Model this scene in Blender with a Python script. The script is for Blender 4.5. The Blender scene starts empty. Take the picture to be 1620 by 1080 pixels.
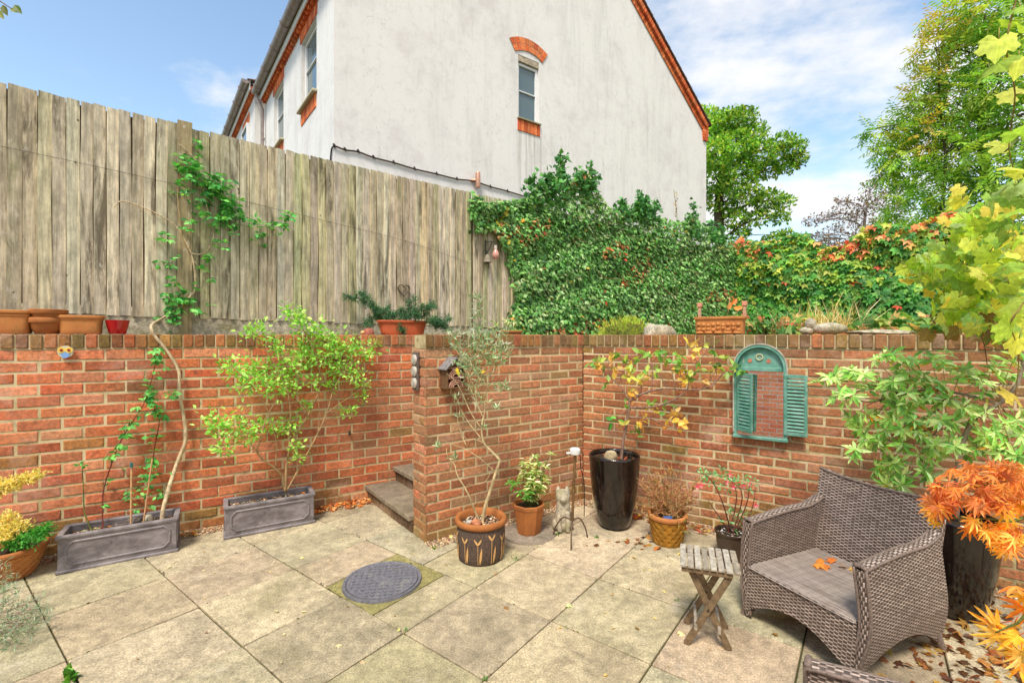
import bpy, math, random
import numpy as np
from mathutils import Vector
rng = np.random.default_rng(7); random.seed(7)
SC = bpy.context.scene; COL = SC.collection
R = math.radians

# ------------------------------------------------------------------ camera, sky, sun, exposure
EYE = 1.65; FPX = 740.0; CX = 810.0; HY = 533.0
cam = bpy.data.cameras.new('camera'); cam_o = bpy.data.objects.new('camera', cam); COL.objects.link(cam_o)
cam.sensor_fit = 'HORIZONTAL'; cam.sensor_width = 36.0; cam.lens = 36.0*FPX/1620.0
cam.shift_y = -7.0/1620.0
cam.clip_start = 0.05; cam.clip_end = 2000
cam_o.location = (0, 0, EYE); cam_o.rotation_euler = (R(90), 0, 0)
SC.camera = cam_o
SUN_EL, SUN_AZ = 58.0, 196.0          # azimuth clockwise from +Y
w = bpy.data.worlds.new('World'); SC.world = w; w.use_nodes = True
nt = w.node_tree; nt.nodes.clear()
def wn(t, **k):
    n = nt.nodes.new(t)
    for a, b in k.items(): setattr(n, a, b)
    return n
out = wn('ShaderNodeOutputWorld'); bg = wn('ShaderNodeBackground'); bg.inputs[1].default_value = 0.12
sky = wn('ShaderNodeTexSky', sky_type='NISHITA', sun_disc=False, sun_elevation=R(SUN_EL), sun_rotation=R(SUN_AZ), air_density=1.0, dust_density=0.8, ozone_density=1.6)
tc = wn('ShaderNodeTexCoord')
sep = wn('ShaderNodeSeparateXYZ'); nt.links.new(tc.outputs['Generated'], sep.inputs[0])
def wm(op, a, b=None, c=None):
    n = wn('ShaderNodeMath', operation=op)
    for i, v in enumerate((a, b, c)):
        if v is None: continue
        if isinstance(v, (int, float)): n.inputs[i].default_value = v
        else: nt.links.new(v, n.inputs[i])
    return n.outputs[0]
den = wm('ADD', wm('MAXIMUM', sep.outputs[2], 0.0), 0.22)
cmb = wn('ShaderNodeCombineXYZ')
nt.links.new(wm('DIVIDE', sep.outputs[0], den), cmb.inputs[0]); nt.links.new(wm('DIVIDE', sep.outputs[1], den), cmb.inputs[1])
n1 = wn('ShaderNodeTexNoise'); n1.inputs['Scale'].default_value = 0.85; n1.inputs['Detail'].default_value = 7; n1.inputs['Roughness'].default_value = 0.56; n1.inputs['Distortion'].default_value = 0.35
mp = wn('ShaderNodeMapping'); mp.inputs['Location'].default_value = (3.3, 1.7, 0.4); nt.links.new(cmb.outputs[0], mp.inputs[0]); nt.links.new(mp.outputs[0], n1.inputs['Vector'])
# the cloud bank lies to the right of the view, thin streaks to the left
n3 = wn('ShaderNodeTexNoise'); n3.inputs['Scale'].default_value = 2.6; n3.inputs['Detail'].default_value = 6; n3.inputs['Roughness'].default_value = 0.6; nt.links.new(cmb.outputs[0], n3.inputs['Vector'])
right = wm('ADD', wm('MULTIPLY', sep.outputs[0], 0.17), wm('MULTIPLY', wm('SUBTRACT', n3.outputs[0], 0.5), 0.52))
low = wm('MULTIPLY', wm('SUBTRACT', 0.42, sep.outputs[2]), 0.16)
cov = wm('ADD', wm('ADD', n1.outputs[0], right), low)
mr = wn('ShaderNodeMapRange'); mr.interpolation_type = 'SMOOTHSTEP'; nt.links.new(cov, mr.inputs[0])
mr.inputs[1].default_value = 0.445; mr.inputs[2].default_value = 0.63; mr.inputs[3].default_value = 0.0; mr.inputs[4].default_value = 0.93
n2 = wn('ShaderNodeTexNoise'); n2.inputs['Scale'].default_value = 1.7; n2.inputs['Detail'].default_value = 6; nt.links.new(cmb.outputs[0], n2.inputs['Vector'])
cc = wn('ShaderNodeMix', data_type='RGBA'); nt.links.new(n2.outputs[0], cc.inputs[0])
cc.inputs[6].default_value = (3.3, 3.35, 3.5, 1); cc.inputs[7].default_value = (4.4, 4.3, 4.15, 1)
skt = wn('ShaderNodeMix', data_type='RGBA', blend_type='MULTIPLY'); skt.inputs[0].default_value = 1.0
nt.links.new(sky.outputs[0], skt.inputs[6]); skt.inputs[7].default_value = (1.12, 1.10, 0.98, 1)
mx = wn('ShaderNodeMix', data_type='RGBA'); nt.links.new(mr.outputs[0], mx.inputs[0]); nt.links.new(skt.outputs[2], mx.inputs[6]); nt.links.new(cc.outputs[2], mx.inputs[7])
nt.links.new(mx.outputs[2], bg.inputs[0]); nt.links.new(bg.outputs[0], out.inputs[0])
sun = bpy.data.lights.new('sun', 'SUN'); sun_o = bpy.data.objects.new('sun', sun); COL.objects.link(sun_o)
sun.energy = 1.85; sun.angle = R(14); sun.color = (1.0, 0.91, 0.78)
az, el = R(SUN_AZ), R(SUN_EL)
sd = Vector((math.sin(az)*math.cos(el), math.cos(az)*math.cos(el), math.sin(el)))
sun_o.rotation_euler = sd.to_track_quat('Z', 'Y').to_euler(); sun_o.location = sd*30
SC.view_settings.view_transform = 'Standard'; SC.view_settings.look = 'None'; SC.view_settings.gamma = 1.0
SC.view_settings.exposure = 1.22

# ------------------------------------------------------------------ helpers
def S(r, g, b):
    f = lambda c: c/12.92 if c <= .04045 else ((c+.055)/1.055)**2.4
    return (f(r/255), f(g/255), f(b/255))
def A3(p): return np.asarray(p, float)
def Wp(px, py, Y): return np.array([(px-CX)/FPX*Y, Y, EYE-(py-HY)*Y/FPX])
def planeY(px, P, ratio):             # depth of the sight line px on the vertical plane through P with dX/dY = ratio
    return (ratio*P[1]-P[0])/(ratio-(px-CX)/FPX)
def nrm(v): v = A3(v); return v/np.maximum(np.linalg.norm(v, axis=-1, keepdims=True), 1e-9)

class MB:
    def __init__(s): s.V = []; s.L = []; s.Z = []; s.C = []; s.U = []; s.M = []; s.n = 0
    def add(s, V, F, col=(1, 1, 1), uv=None, mi=0):
        V = A3(V); k = len(V)
        if isinstance(F, np.ndarray):
            s.L.append((F+s.n).ravel()); s.Z.append(np.full(len(F), F.shape[1])); nf = len(F)
        else:
            s.L.append(np.array([i+s.n for f in F for i in f], int)); s.Z.append(np.array([len(f) for f in F], int)); nf = len(F)
        c = A3(col); s.C.append(np.broadcast_to(c, (k, 3)).copy())
        s.U.append(np.zeros((k, 2)) if uv is None else A3(uv)); s.M.append(np.full(nf, mi)); s.V.append(V); s.n += k
    def box(s, c, ex, ey, ez, col=(1, 1, 1), mi=0, bev=0.0, uvs=None):   # centre and three half-extent vectors
        c, ex, ey, ez = A3(c), A3(ex), A3(ey), A3(ez)
        if bev <= 0:
            V = [c+a*ex+b*ey+d*ez for d in (-1, 1) for b in (-1, 1) for a in (-1, 1)]
            s.add(V, [(0, 2, 3, 1), (4, 5, 7, 6), (0, 1, 5, 4), (2, 6, 7, 3), (0, 4, 6, 2), (1, 3, 7, 5)], col, None, mi); return
        L = [np.linalg.norm(v) for v in (ex, ey, ez)]; D = [ex/L[0], ey/L[1], ez/L[2]]; b = min(bev, .45*min(L)); V = []; idx = {}
        for sx in (-1, 1):
            for sy in (-1, 1):
                for sz in (-1, 1):
                    for ax in range(3):
                        p = c.copy()
                        for k, sg in enumerate((sx, sy, sz)): p = p+D[k]*sg*(L[k]-(0 if k == ax else b))
                        idx[(sx, sy, sz, ax)] = len(V); V.append(p)
        F = []
        g = lambda q, ax: idx[(q[0], q[1], q[2], ax)]
        for ax in range(3):
            o = [k for k in range(3) if k != ax]
            for sg in (-1, 1):
                cs = []
                for (p, q) in ((-1, -1), (1, -1), (1, 1), (-1, 1)):
                    v = [0, 0, 0]; v[ax] = sg; v[o[0]] = p; v[o[1]] = q; cs.append(g(v, ax))
                if (sg > 0) != (ax != 1): cs = cs[::-1]
                F.append(cs)
            for p in (-1, 1):
                for q in (-1, 1):
                    v = [0, 0, 0]; v[o[0]] = p; v[o[1]] = q; a = list(v); a[ax] = -1; bb = list(v); bb[ax] = 1
                    F.append([g(a, o[0]), g(bb, o[0]), g(bb, o[1]), g(a, o[1])])
        for sx in (-1, 1):
            for sy in (-1, 1):
                for sz in (-1, 1): F.append([idx[(sx, sy, sz, k)] for k in range(3)])
        s.add(V, F, col, None, mi)
    def tube(s, P, rad, n=6, col=(1, 1, 1), mi=0, closed=False, cap=True):
        P = A3(P); m = len(P); rad = np.broadcast_to(A3(rad), (m,))
        T = np.gradient(P, axis=0) if not closed else np.roll(P, -1, 0)-np.roll(P, 1, 0)
        T = nrm(T); up = np.array([0, 0, 1.0]) if abs(T[0][2]) < .9 else np.array([1.0, 0, 0])
        x = nrm(np.cross(up, T[0])); V = []
        for i in range(m):
            x = nrm(x-T[i]*np.dot(x, T[i])); y = np.cross(T[i], x)
            for k in range(n):
                a = 2*math.pi*k/n; V.append(P[i]+rad[i]*(math.cos(a)*x+math.sin(a)*y))
        F = []
        for i in range(m if closed else m-1):
            j = (i+1) % m
            for k in range(n): F.append((i*n+k, i*n+(k+1) % n, j*n+(k+1) % n, j*n+k))
        if cap and not closed: F += [tuple(range(n))[::-1], tuple((m-1)*n+k for k in range(n))]
        s.add(V, F, col, None, mi)
    def lathe(s, prof, c, n=32, col=(1, 1, 1), mi=0, a0=0.0, sc=(1, 1), wob=0.0, uv=False):
        V = []; F = []; U = []; m = len(prof); c = A3(c); tot = 0; last = None
        for i, (r, z) in enumerate(prof):
            if last is not None: tot += math.hypot(r-last[0], z-last[1])
            last = (r, z)
            for k in range(n):
                a = a0+2*math.pi*k/n; rr = r*(1+wob*math.sin(3*a+z*9)+wob*.6*math.sin(5*a+2))
                V.append(c+A3((rr*math.cos(a)*sc[0], rr*math.sin(a)*sc[1], z))); U.append((a*.16, tot))
        for i in range(m-1):
            for k in range(n): F.append((i*n+k, i*n+(k+1) % n, (i+1)*n+(k+1) % n, (i+1)*n+k))
        s.add(V, F, col, U if uv else None, mi)
    def grid(s, P, uv=None, col=(1, 1, 1), mi=0, flip=False):           # P shaped (a,b,3)
        P = A3(P); a, b = P.shape[:2]; F = []
        for i in range(a-1):
            for j in range(b-1):
                f = (i*b+j, i*b+j+1, (i+1)*b+j+1, (i+1)*b+j); F.append(f[::-1] if flip else f)
        s.add(P.reshape(-1, 3), F, col, None if uv is None else A3(uv).reshape(-1, 2), mi)
    def prism(s, poly, z0, z1, col=(1, 1, 1), mi=0):                    # poly: list of xy, counter-clockwise
        k = len(poly); V = [(x, y, z0) for x, y in poly]+[(x, y, z1) for x, y in poly]
        s.add(V, [tuple(range(k))[::-1], tuple(range(k, 2*k))]+[(i, (i+1) % k, (i+1) % k+k, i+k) for i in range(k)], col, None, mi)
    def extrude(s, poly3, vec, col=(1, 1, 1), mi=0):                    # a planar polygon in space and a thickness
        k = len(poly3); P = A3(poly3); V = np.concatenate([P, P+A3(vec)])
        s.add(V, [tuple(range(k))[::-1], tuple(range(k, 2*k))]+[(i, (i+1) % k, (i+1) % k+k, i+k) for i in range(k)], col, None, mi)
    def leaves(s, pos, dirs, nor, size, col, tmpl, mi=0):
        pos, dirs, nor = A3(pos), nrm(dirs), A3(nor); n = len(pos)
        if n == 0: return
        side = nrm(np.cross(dirs, nor)); nor = np.cross(side, dirs); T, F = tmpl; T = A3(T); k = len(T)
        size = np.broadcast_to(A3(size), (n,))[:, None, None]
        V = pos[:, None, :]+size*(T[None, :, 0:1]*side[:, None, :]+T[None, :, 1:2]*dirs[:, None, :]+T[None, :, 2:3]*nor[:, None, :])
        C = np.repeat(np.broadcast_to(A3(col), (n, 3)), k, axis=0)
        for f in F:
            f = np.array(f); FF = f[None, :]+(np.arange(n)*k)[:, None]
            s.L.append((FF+s.n).ravel()); s.Z.append(np.full(n, len(f))); s.M.append(np.full(n, mi))
        s.V.append(V.reshape(-1, 3)); s.C.append(C); s.U.append(np.tile(T[:, :2], (n, 1))); s.n += n*k
    def build(s, name, mats, parent=None, smooth=False, sharp=None):
        org = ORG.get(parent.name, np.zeros(3)) if parent is not None else np.zeros(3)
        V = np.concatenate(s.V)-org; L = np.concatenate(s.L); Z = np.concatenate(s.Z); C = np.concatenate(s.C); U = np.concatenate(s.U); Mi = np.concatenate(s.M)
        me = bpy.data.meshes.new(name)
        me.vertices.add(len(V)); me.vertices.foreach_set('co', V.ravel().astype(np.float32))
        me.loops.add(len(L)); me.loops.foreach_set('vertex_index', L.astype(np.int32))
        me.polygons.add(len(Z)); st = np.concatenate([[0], np.cumsum(Z)[:-1]]); me.polygons.foreach_set('loop_start', st.astype(np.int32))
        me.polygons.foreach_set('material_index', Mi.astype(np.int32)); me.polygons.foreach_set('use_smooth', np.full(len(Z), bool(smooth)))
        me.update(calc_edges=True)
        at = me.attributes.new('col', 'FLOAT_COLOR', 'POINT'); at.data.foreach_set('color', np.concatenate([C, np.ones((len(C), 1))], 1).ravel().astype(np.float32))
        uvl = me.uv_layers.new(name='UVMap'); uvl.data.foreach_set('uv', U[L].ravel().astype(np.float32))
        if smooth and sharp is not None:
            try: me.set_sharp_from_angle(angle=R(sharp))
            except Exception: pass
        for m in (mats if isinstance(mats, (list, tuple)) else [mats]): me.materials.append(m)
        me.validate()
        o = bpy.data.objects.new(name, me); COL.objects.link(o)
        if parent is not None: o.parent = parent; ORG[o.name] = org
        return o
ORG = {}
def tag(o, label, cat, group=None):
    o['label'] = label; o['category'] = cat
    if group: o['group'] = group
    return o
def thing(name, label, cat, loc=(0, 0, 0), group=None):
    o = bpy.data.objects.new(name, None); COL.objects.link(o); o.empty_display_size = .1
    o.location = tuple(loc); ORG[o.name] = A3(loc); return tag(o, label, cat, group)
def struct(o, kind='structure'): o['kind'] = kind; return o

# ------------------------------------------------------------------ materials
class NT:
    def __init__(s, name):
        s.m = bpy.data.materials.new(name); s.m.use_nodes = True; s.t = s.m.node_tree; s.t.nodes.clear()
        s.out = s.n('ShaderNodeOutputMaterial'); s.b = s.n('ShaderNodeBsdfPrincipled'); s.k(s.b.outputs[0], s.out.inputs[0])
    def n(s, t, **k):
        x = s.t.nodes.new(t)
        for a, b in k.items(): setattr(x, a, b)
        return x
    def k(s, a, b): s.t.links.new(a, b)
    def put(s, v, sock):
        if hasattr(v, 'is_linked'): s.k(v, sock)
        elif isinstance(v, (tuple, list)): sock.default_value = tuple(v)+((1,) if len(v) == 3 and len(sock.default_value) == 4 else ())
        else: sock.default_value = v
    def math(s, op, a, b=None, c=None, clamp=False):
        x = s.n('ShaderNodeMath', operation=op, use_clamp=clamp)
        for i, v in enumerate((a, b, c)):
            if v is not None: s.put(v, x.inputs[i])
        return x.outputs[0]
    def mix(s, f, a, b, blend='MIX'):
        x = s.n('ShaderNodeMix', data_type='RGBA', blend_type=blend); s.put(f, x.inputs[0]); s.put(a, x.inputs[6]); s.put(b, x.inputs[7]); return x.outputs[2]
    def noise(s, vec, scale, detail=4, rough=.55, dist=0.0):
        x = s.n('ShaderNodeTexNoise'); s.k(vec, x.inputs['Vector']); x.inputs['Scale'].default_value = scale; x.inputs['Detail'].default_value = detail; x.inputs['Roughness'].default_value = rough; x.inputs['Distortion'].default_value = dist
        return x.outputs[0]
    def ramp(s, v, lo, hi, a=0.0, b=1.0):
        x = s.n('ShaderNodeMapRange', interpolation_type='SMOOTHSTEP'); s.put(v, x.inputs[0])
        for i, q in enumerate((lo, hi, a, b)): x.inputs[i+1].default_value = q
        return x.outputs[0]
    def obj(s): return s.n('ShaderNodeTexCoord').outputs['Object']
    def uv(s): return s.n('ShaderNodeTexCoord').outputs['UV']
    def col(s): return s.n('ShaderNodeAttribute', attribute_name='col').outputs['Color']
    def scale(s, vec, sc, loc=(0, 0, 0)):
        x = s.n('ShaderNodeMapping'); s.k(vec, x.inputs[0]); x.inputs['Scale'].default_value = sc; x.inputs['Location'].default_value = loc; return x.outputs[0]
    def bump(s, h, dist, strength=1.0, prev=None):
        x = s.n('ShaderNodeBump'); s.k(h, x.inputs['Height']); x.inputs['Distance'].default_value = dist; x.inputs['Strength'].default_value = strength
        if prev is not None: s.k(prev, x.inputs['Normal'])
        return x.outputs[0]
    def fin(s, base, rough=.7, nor=None, spec=.5, metal=0.0, coat=0.0):
        s.put(base, s.b.inputs['Base Color']); s.put(rough, s.b.inputs['Roughness']); s.b.inputs['Metallic'].default_value = metal
        s.b.inputs['Specular IOR Level'].default_value = spec; s.b.inputs['Coat Weight'].default_value = coat; s.b.inputs['Coat Roughness'].default_value = .05
        if nor is not None: s.k(nor, s.b.inputs['Normal'])
        return s.m
def mat_attr(name, rough=.75, var=.35, scale=25, bump=.002, spec=.4, stain=None, stain_amt=.0, stain_scale=4, metal=0, coat=0, tint=None, stretch=(1, 1, 1)):
    t = NT(name); o = t.scale(t.obj(), stretch); base = t.col() if tint is None else tint
    n = t.noise(o, scale, 6, .65); f = t.ramp(n, .25, .75, 1-var, 1+var*.8)
    c = t.mix(1.0, base, f, 'MULTIPLY')
    if stain is not None:
        k = t.ramp(t.noise(o, stain_scale, 6, .7), .62-.25*stain_amt, .78-.18*stain_amt); c = t.mix(t.math('MULTIPLY', k, min(1, .35+stain_amt*.5)), c, stain)
    nb = t.bump(t.noise(o, scale*2.2, 6, .7), bump) if bump else None
    return t.fin(c, rough, nb, spec, metal, coat)
def mat_leaf(name, rough=.5, trans=.35):
    t = NT(name); c = t.col(); o = t.obj(); uvn = t.uv()
    sx = t.n('ShaderNodeSeparateXYZ'); t.k(uvn, sx.inputs[0])
    vein = t.ramp(t.math('ABSOLUTE', sx.outputs[0]), .0, .05, 1.22, 1.0)          # pale midrib
    c = t.mix(1.0, c, t.ramp(t.noise(o, 60, 3), .3, .7, .95, 1.35), 'MULTIPLY'); c = t.mix(1.0, c, vein, 'MULTIPLY')
    t.fin(c, rough, None, .35)
    tr = t.n('ShaderNodeBsdfTranslucent'); t.k(t.mix(1.0, c, (1.35, 1.35, .75, 1), 'MULTIPLY'), tr.inputs[0])
    ms = t.n('ShaderNodeMixShader'); ms.inputs[0].default_value = trans; t.k(t.b.outputs[0], ms.inputs[1]); t.k(tr.outputs[0], ms.inputs[2]); t.k(ms.outputs[0], t.out.inputs[0])
    return t.m
def mat_brick():
    t = NT('brick'); o = t.obj(); c = t.col()
    c = t.mix(1.0, c, t.ramp(t.noise(o, 38, 7, .7), .28, .72, .55, 1.3), 'MULTIPLY')
    c = t.mix(t.ramp(t.noise(o, 7, 5, .7), .56, .72, 0, .55), c, (.075, .045, .03, 1))                  # soot
    c = t.mix(t.ramp(t.noise(o, 1.7, 8, .7, .5), .50, .70, 0, .55), c, (.66, .43, .33, 1))              # lime bloom
    c = t.mix(t.ramp(t.noise(o, 95, 4, .65), .60, .70, 0, .55), c, (.74, .56, .44, 1))                     # white flecks
    c = t.mix(t.ramp(t.noise(t.scale(o, (1, 1, 1), (5, 3, 1)), 3.2, 7, .7), .56, .76, 0, .6), c, (.16, .14, .04, 1))  # algae
    c = t.mix(t.ramp(t.noise(t.scale(o, (1, 1, 1.4), (9, 4, 2)), .95, 8, .7, .4), .44, .70, .03, .42), c, (.47, .315, .175, 1))   # pale dusty wash
    c = t.mix(t.ramp(t.noise(t.scale(o, (1, 1, .6), (2, 14, 3)), 1.5, 8, .72, .5), .58, .72, 0, .5), c, (.11, .075, .035, 1))
    nb = t.bump(t.noise(o, 45, 7, .72), .006); nb = t.bump(t.noise(o, 180, 3, .6), .0015, 1, nb)
    return t.fin(c, .88, nb, .25)
def mat_mortar():
    t = NT('mortar'); o = t.obj()
    c = t.mix(t.ramp(t.noise(o, 5, 6, .65), .35, .7), (.68, .56, .34, 1), (.50, .40, .20, 1))
    c = t.mix(t.ramp(t.noise(o, 2.2, 7, .72), .50, .68, 0, .75), c, (.15, .13, .05, 1)); c = t.mix(t.ramp(t.noise(o, 11, 7, .75), .52, .66, 0, .6), c, (.14, .11, .06, 1))
    return t.fin(c, .95, t.bump(t.noise(o, 90, 6, .7), .005), .2)
def mat_slab():
    t = NT('paving_stone'); o = t.obj(); c = t.col()
    c = t.mix(1.0, c, t.ramp(t.noise(o, 3.2, 9, .74, .5), .32, .68, .74, 1.20), 'MULTIPLY'); c = t.mix(1.0, c, t.ramp(t.noise(o, 17, 8, .75, .3), .32, .68, .74, 1.2), 'MULTIPLY')
    c = t.mix(1.0, c, t.ramp(t.noise(o, 110, 4, .75), .3, .7, .60, 1.36), 'MULTIPLY')
    c = t.mix(t.ramp(t.noise(o, 1.1, 7, .74, .6), .52, .7, 0, .42), c, (.18, .16, .06, 1))             # green algae
    c = t.mix(t.ramp(t.noise(t.scale(o, (1, 1, 1), (9, 2, 0)), 2.2, 9, .78, .7), .56, .71, 0, .5), c, (.12, .095, .06, 1))
    c = t.mix(t.ramp(t.noise(t.scale(o, (1, 1, 1), (3, 7, 0)), 3.0, 8, .72, .4), .60, .68, 0, .55), c, (.60, .53, .40, 1))
    nb = t.bump(t.noise(o, 10, 6, .6), .006); nb = t.bump(t.noise(o, 170, 4, .7), .003, 1, nb)
    return t.fin(c, .85, nb, .3)
def mat_fence():
    t = NT('weathered_fence_board'); o = t.obj(); c = t.col()
    va = t.n('ShaderNodeVectorMath', operation='MULTIPLY_ADD'); t.k(c, va.inputs[0]); va.inputs[1].default_value = (37, 53, 61); t.k(o, va.inputs[2]); o = va.outputs[0]
    g = t.noise(t.scale(o, (20, 20, 1.0)), 1.9, 9, .7, .4); c = t.mix(1.0, c, t.ramp(g, .28, .72, .62, 1.32), 'MULTIPLY'); c = t.mix(1.0, c, t.ramp(t.noise(t.scale(o, (2.5, 2.5, 1)), 6, 7, .7), .3, .7, .72, 1.25), 'MULTIPLY')
    k = t.ramp(t.noise(t.scale(o, (5, 5, .6)), 1.5, 8, .72, .4), .52, .66, 0, .8); c = t.mix(k, c, (.085, .066, .04, 1))      # dark weathering streaks
    k = t.ramp(t.noise(t.scale(o, (5, 5, 1.2), (4, 1, 2)), 1.4, 6, .7), .52, .72, 0, .5); c = t.mix(k, c, (.19, .20, .065, 1))   # algae
    k = t.ramp(t.noise(t.scale(o, (1.8, 1.8, .8), (1, 8, 2)), 13, 7, .72), .57, .66, 0, .6); c = t.mix(k, c, (.66, .60, .50, 1))  # lichen specks
    k = t.ramp(t.noise(t.scale(o, (1.5, 1.5, 1), (3, 8, 7)), 9, 3, .6), .71, .76, 0, .8); c = t.mix(k, c, (.05, .035, .02, 1))  # knots
    return t.fin(c, .9, t.bump(g, .004), .2)
def mat_render():
    t = NT('white_render'); o = t.obj(); c = (.79, .765, .73, 1)
    k = t.ramp(t.noise(t.scale(o, (1.6, 1.6, .22)), 1.5, 8, .68, .3), .47, .75, 0, .45); c = t.mix(k, c, (.46, .45, .42, 1))
    k = t.ramp(t.noise(t.scale(o, (3, 3, .3), (2, 1, 0)), 1.3, 9, .75, .3), .54, .74, 0, .4); c = t.mix(k, c, (.40, .385, .33, 1))
    k = t.ramp(t.noise(o, 1.0, 9, .75), .46, .68, 0, .5); c = t.mix(k, c, (.56, .51, .50, 1)); k = t.ramp(t.noise(o, 9, 7, .75), .5, .72, 0, .4); c = t.mix(k, c, (.54, .52, .49, 1))
    sp = t.n('ShaderNodeSeparateXYZ'); t.k(o, sp.inputs[0]); al = t.math('ADD', t.math('MULTIPLY', sp.outputs[0], .8147), t.math('MULTIPLY', sp.outputs[1], .5798))   # run-off below the gable sill
    e = t.math('MULTIPLY', t.math('MULTIPLY', t.ramp(al, 3.25, 3.45), t.ramp(al, 3.90, 4.12, 1, 0)), t.math('MULTIPLY', t.ramp(sp.outputs[2], 1.6, 4.15), t.ramp(sp.outputs[2], 4.20, 4.26, 1, 0)))
    c = t.mix(t.math('MULTIPLY', e, t.ramp(t.noise(t.scale(o, (9, 9, .3)), 1.6, 7, .7), .42, .66, 0, .6)), c, (.36, .33, .27, 1))
    c = t.mix(t.ramp(t.math('ABSOLUTE', t.math('SUBTRACT', t.noise(t.scale(o, (1, 1, .55), (5, 3, 2)), .55, 6, .62), .5)), .0006, .0022, .35, 0), c, (.45, .43, .40, 1))   # hairline cracks
    return t.fin(c, .92, t.bump(t.noise(o, 70, 5, .65), .006), .2)
def mat_wicker(seat=False):
    t = NT('woven_seat' if seat else 'woven_wicker'); uv = t.uv(); s = t.n('ShaderNodeSeparateXYZ'); t.k(uv, s.inputs[0]); u, v = s.outputs[0], s.outputs[1]
    hh, ww = (.0085, .05) if seat else (.0088, .0215)
    vr = t.math('DIVIDE', v, hh); row = t.math('FLOOR', vr); fr = t.math('FRACT', vr)
    par = t.math('MULTIPLY', t.math('MODULO', row, 2.0), 1.0)
    uu = t.math('ADD', t.math('DIVIDE', u, ww), par)
    wave = t.math('SINE', t.math('MULTIPLY', uu, math.pi))
    over = t.ramp(wave, -.75, .55); prof = t.math('SUBTRACT', 1.0, t.math('POWER', t.math('ABSOLUTE', t.math('SUBTRACT', t.math('MULTIPLY', fr, 2.0), 1.0)), 3.0))
    if seat: over = t.ramp(wave, -1.0, -.6, .55, 1.0)
    h = t.math('MULTIPLY', over, prof)
    cb = t.n('ShaderNodeCombineXYZ'); t.k(row, cb.inputs[0]); t.k(t.math('FLOOR', t.math('DIVIDE', uu, 2.0)), cb.inputs[1])
    wnz = t.n('ShaderNodeTexWhiteNoise', noise_dimensions='2D'); t.k(cb.outputs[0], wnz.inputs['Vector'])
    big = t.noise(t.scale(uv, (.7, 9, 1)), 6, 5, .7)
    c = t.mix(t.math('MULTIPLY_ADD', wnz.outputs[0], .55, t.math('MULTIPLY', t.ramp(big, .35, .65), .45)), (.20, .142, .112, 1) if not seat else (.25, .20, .165, 1), (.58, .46, .385, 1) if not seat else (.60, .51, .44, 1))
    c = t.mix(t.ramp(h, .0, .5 if not seat else .8), (.075, .055, .043, 1) if not seat else (.10, .075, .06, 1), c)
    return t.fin(c, .5, t.bump(h, .0045), .45)
def mat_terracotta(name, base, base2, alg=.4):
    t = NT(name); o = t.obj()
    c = t.mix(t.ramp(t.noise(o, 8, 7, .65), .3, .7), base, base2)
    c = t.mix(t.ramp(t.noise(t.scale(o, (1, 1, .5)), 14, 7, .7), .55, .75, 0, alg), c, (.17, .13, .035, 1))
    c = t.mix(t.ramp(t.noise(o, 40, 6, .7), .62, .75, 0, .4), c, (.62, .45, .32, 1))
    return t.fin(c, .75, t.bump(t.noise(o, 70, 5, .7), .0018), .35)
def mat_glaze():
    t = NT('dark_glaze'); o = t.obj()
    c = t.mix(t.ramp(t.noise(t.scale(o, (1, 1, .4)), 7, 6, .6), .4, .75), (.008, .0055, .005, 1), (.035, .02, .014, 1))
    c = t.mix(t.ramp(t.noise(o, 30, 6, .7), .68, .78, 0, .25), c, (.3, .26, .2, 1))
    return t.fin(c, t.ramp(t.noise(o, 9, 5), .3, .8, .07, .2), t.bump(t.noise(o, 5, 2), .0015), .45, 0, .25)
def mat_lead():
    t = NT('lead_grey_resin'); o = t.obj()
    c = t.mix(t.ramp(t.noise(t.scale(o, (1, 1, 2)), 6, 8, .7, .4), .35, .68), (.13, .112, .115, 1), (.30, .27, .275, 1))
    c = t.mix(t.ramp(t.noise(o, 11, 7, .7), .6, .74, 0, .8), c, (.035, .028, .026, 1))
    c = t.mix(t.ramp(t.noise(o, 4.5, 6, .7), .68, .74, 0, .6), c, (.52, .50, .47, 1))
    return t.fin(c, .6, t.bump(t.noise(o, 60, 5, .7), .002), .4)
def mat_green():
    t = NT('chipped_green_paint'); o = t.obj()
    c = t.mix(t.ramp(t.noise(o, 9, 6, .65), .35, .7), (.075, .25, .18, 1), (.20, .40, .32, 1))
    c = t.mix(t.ramp(t.noise(o, 24, 8, .75, .5), .60, .66, 0, .85), c, (.60, .53, .46, 1))
    c = t.mix(t.ramp(t.noise(o, 16, 7, .75), .70, .75, 0, .9), c, (.05, .035, .025, 1))
    return t.fin(c, .6, t.bump(t.noise(o, 24, 8, .75), .002), .35)
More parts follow.
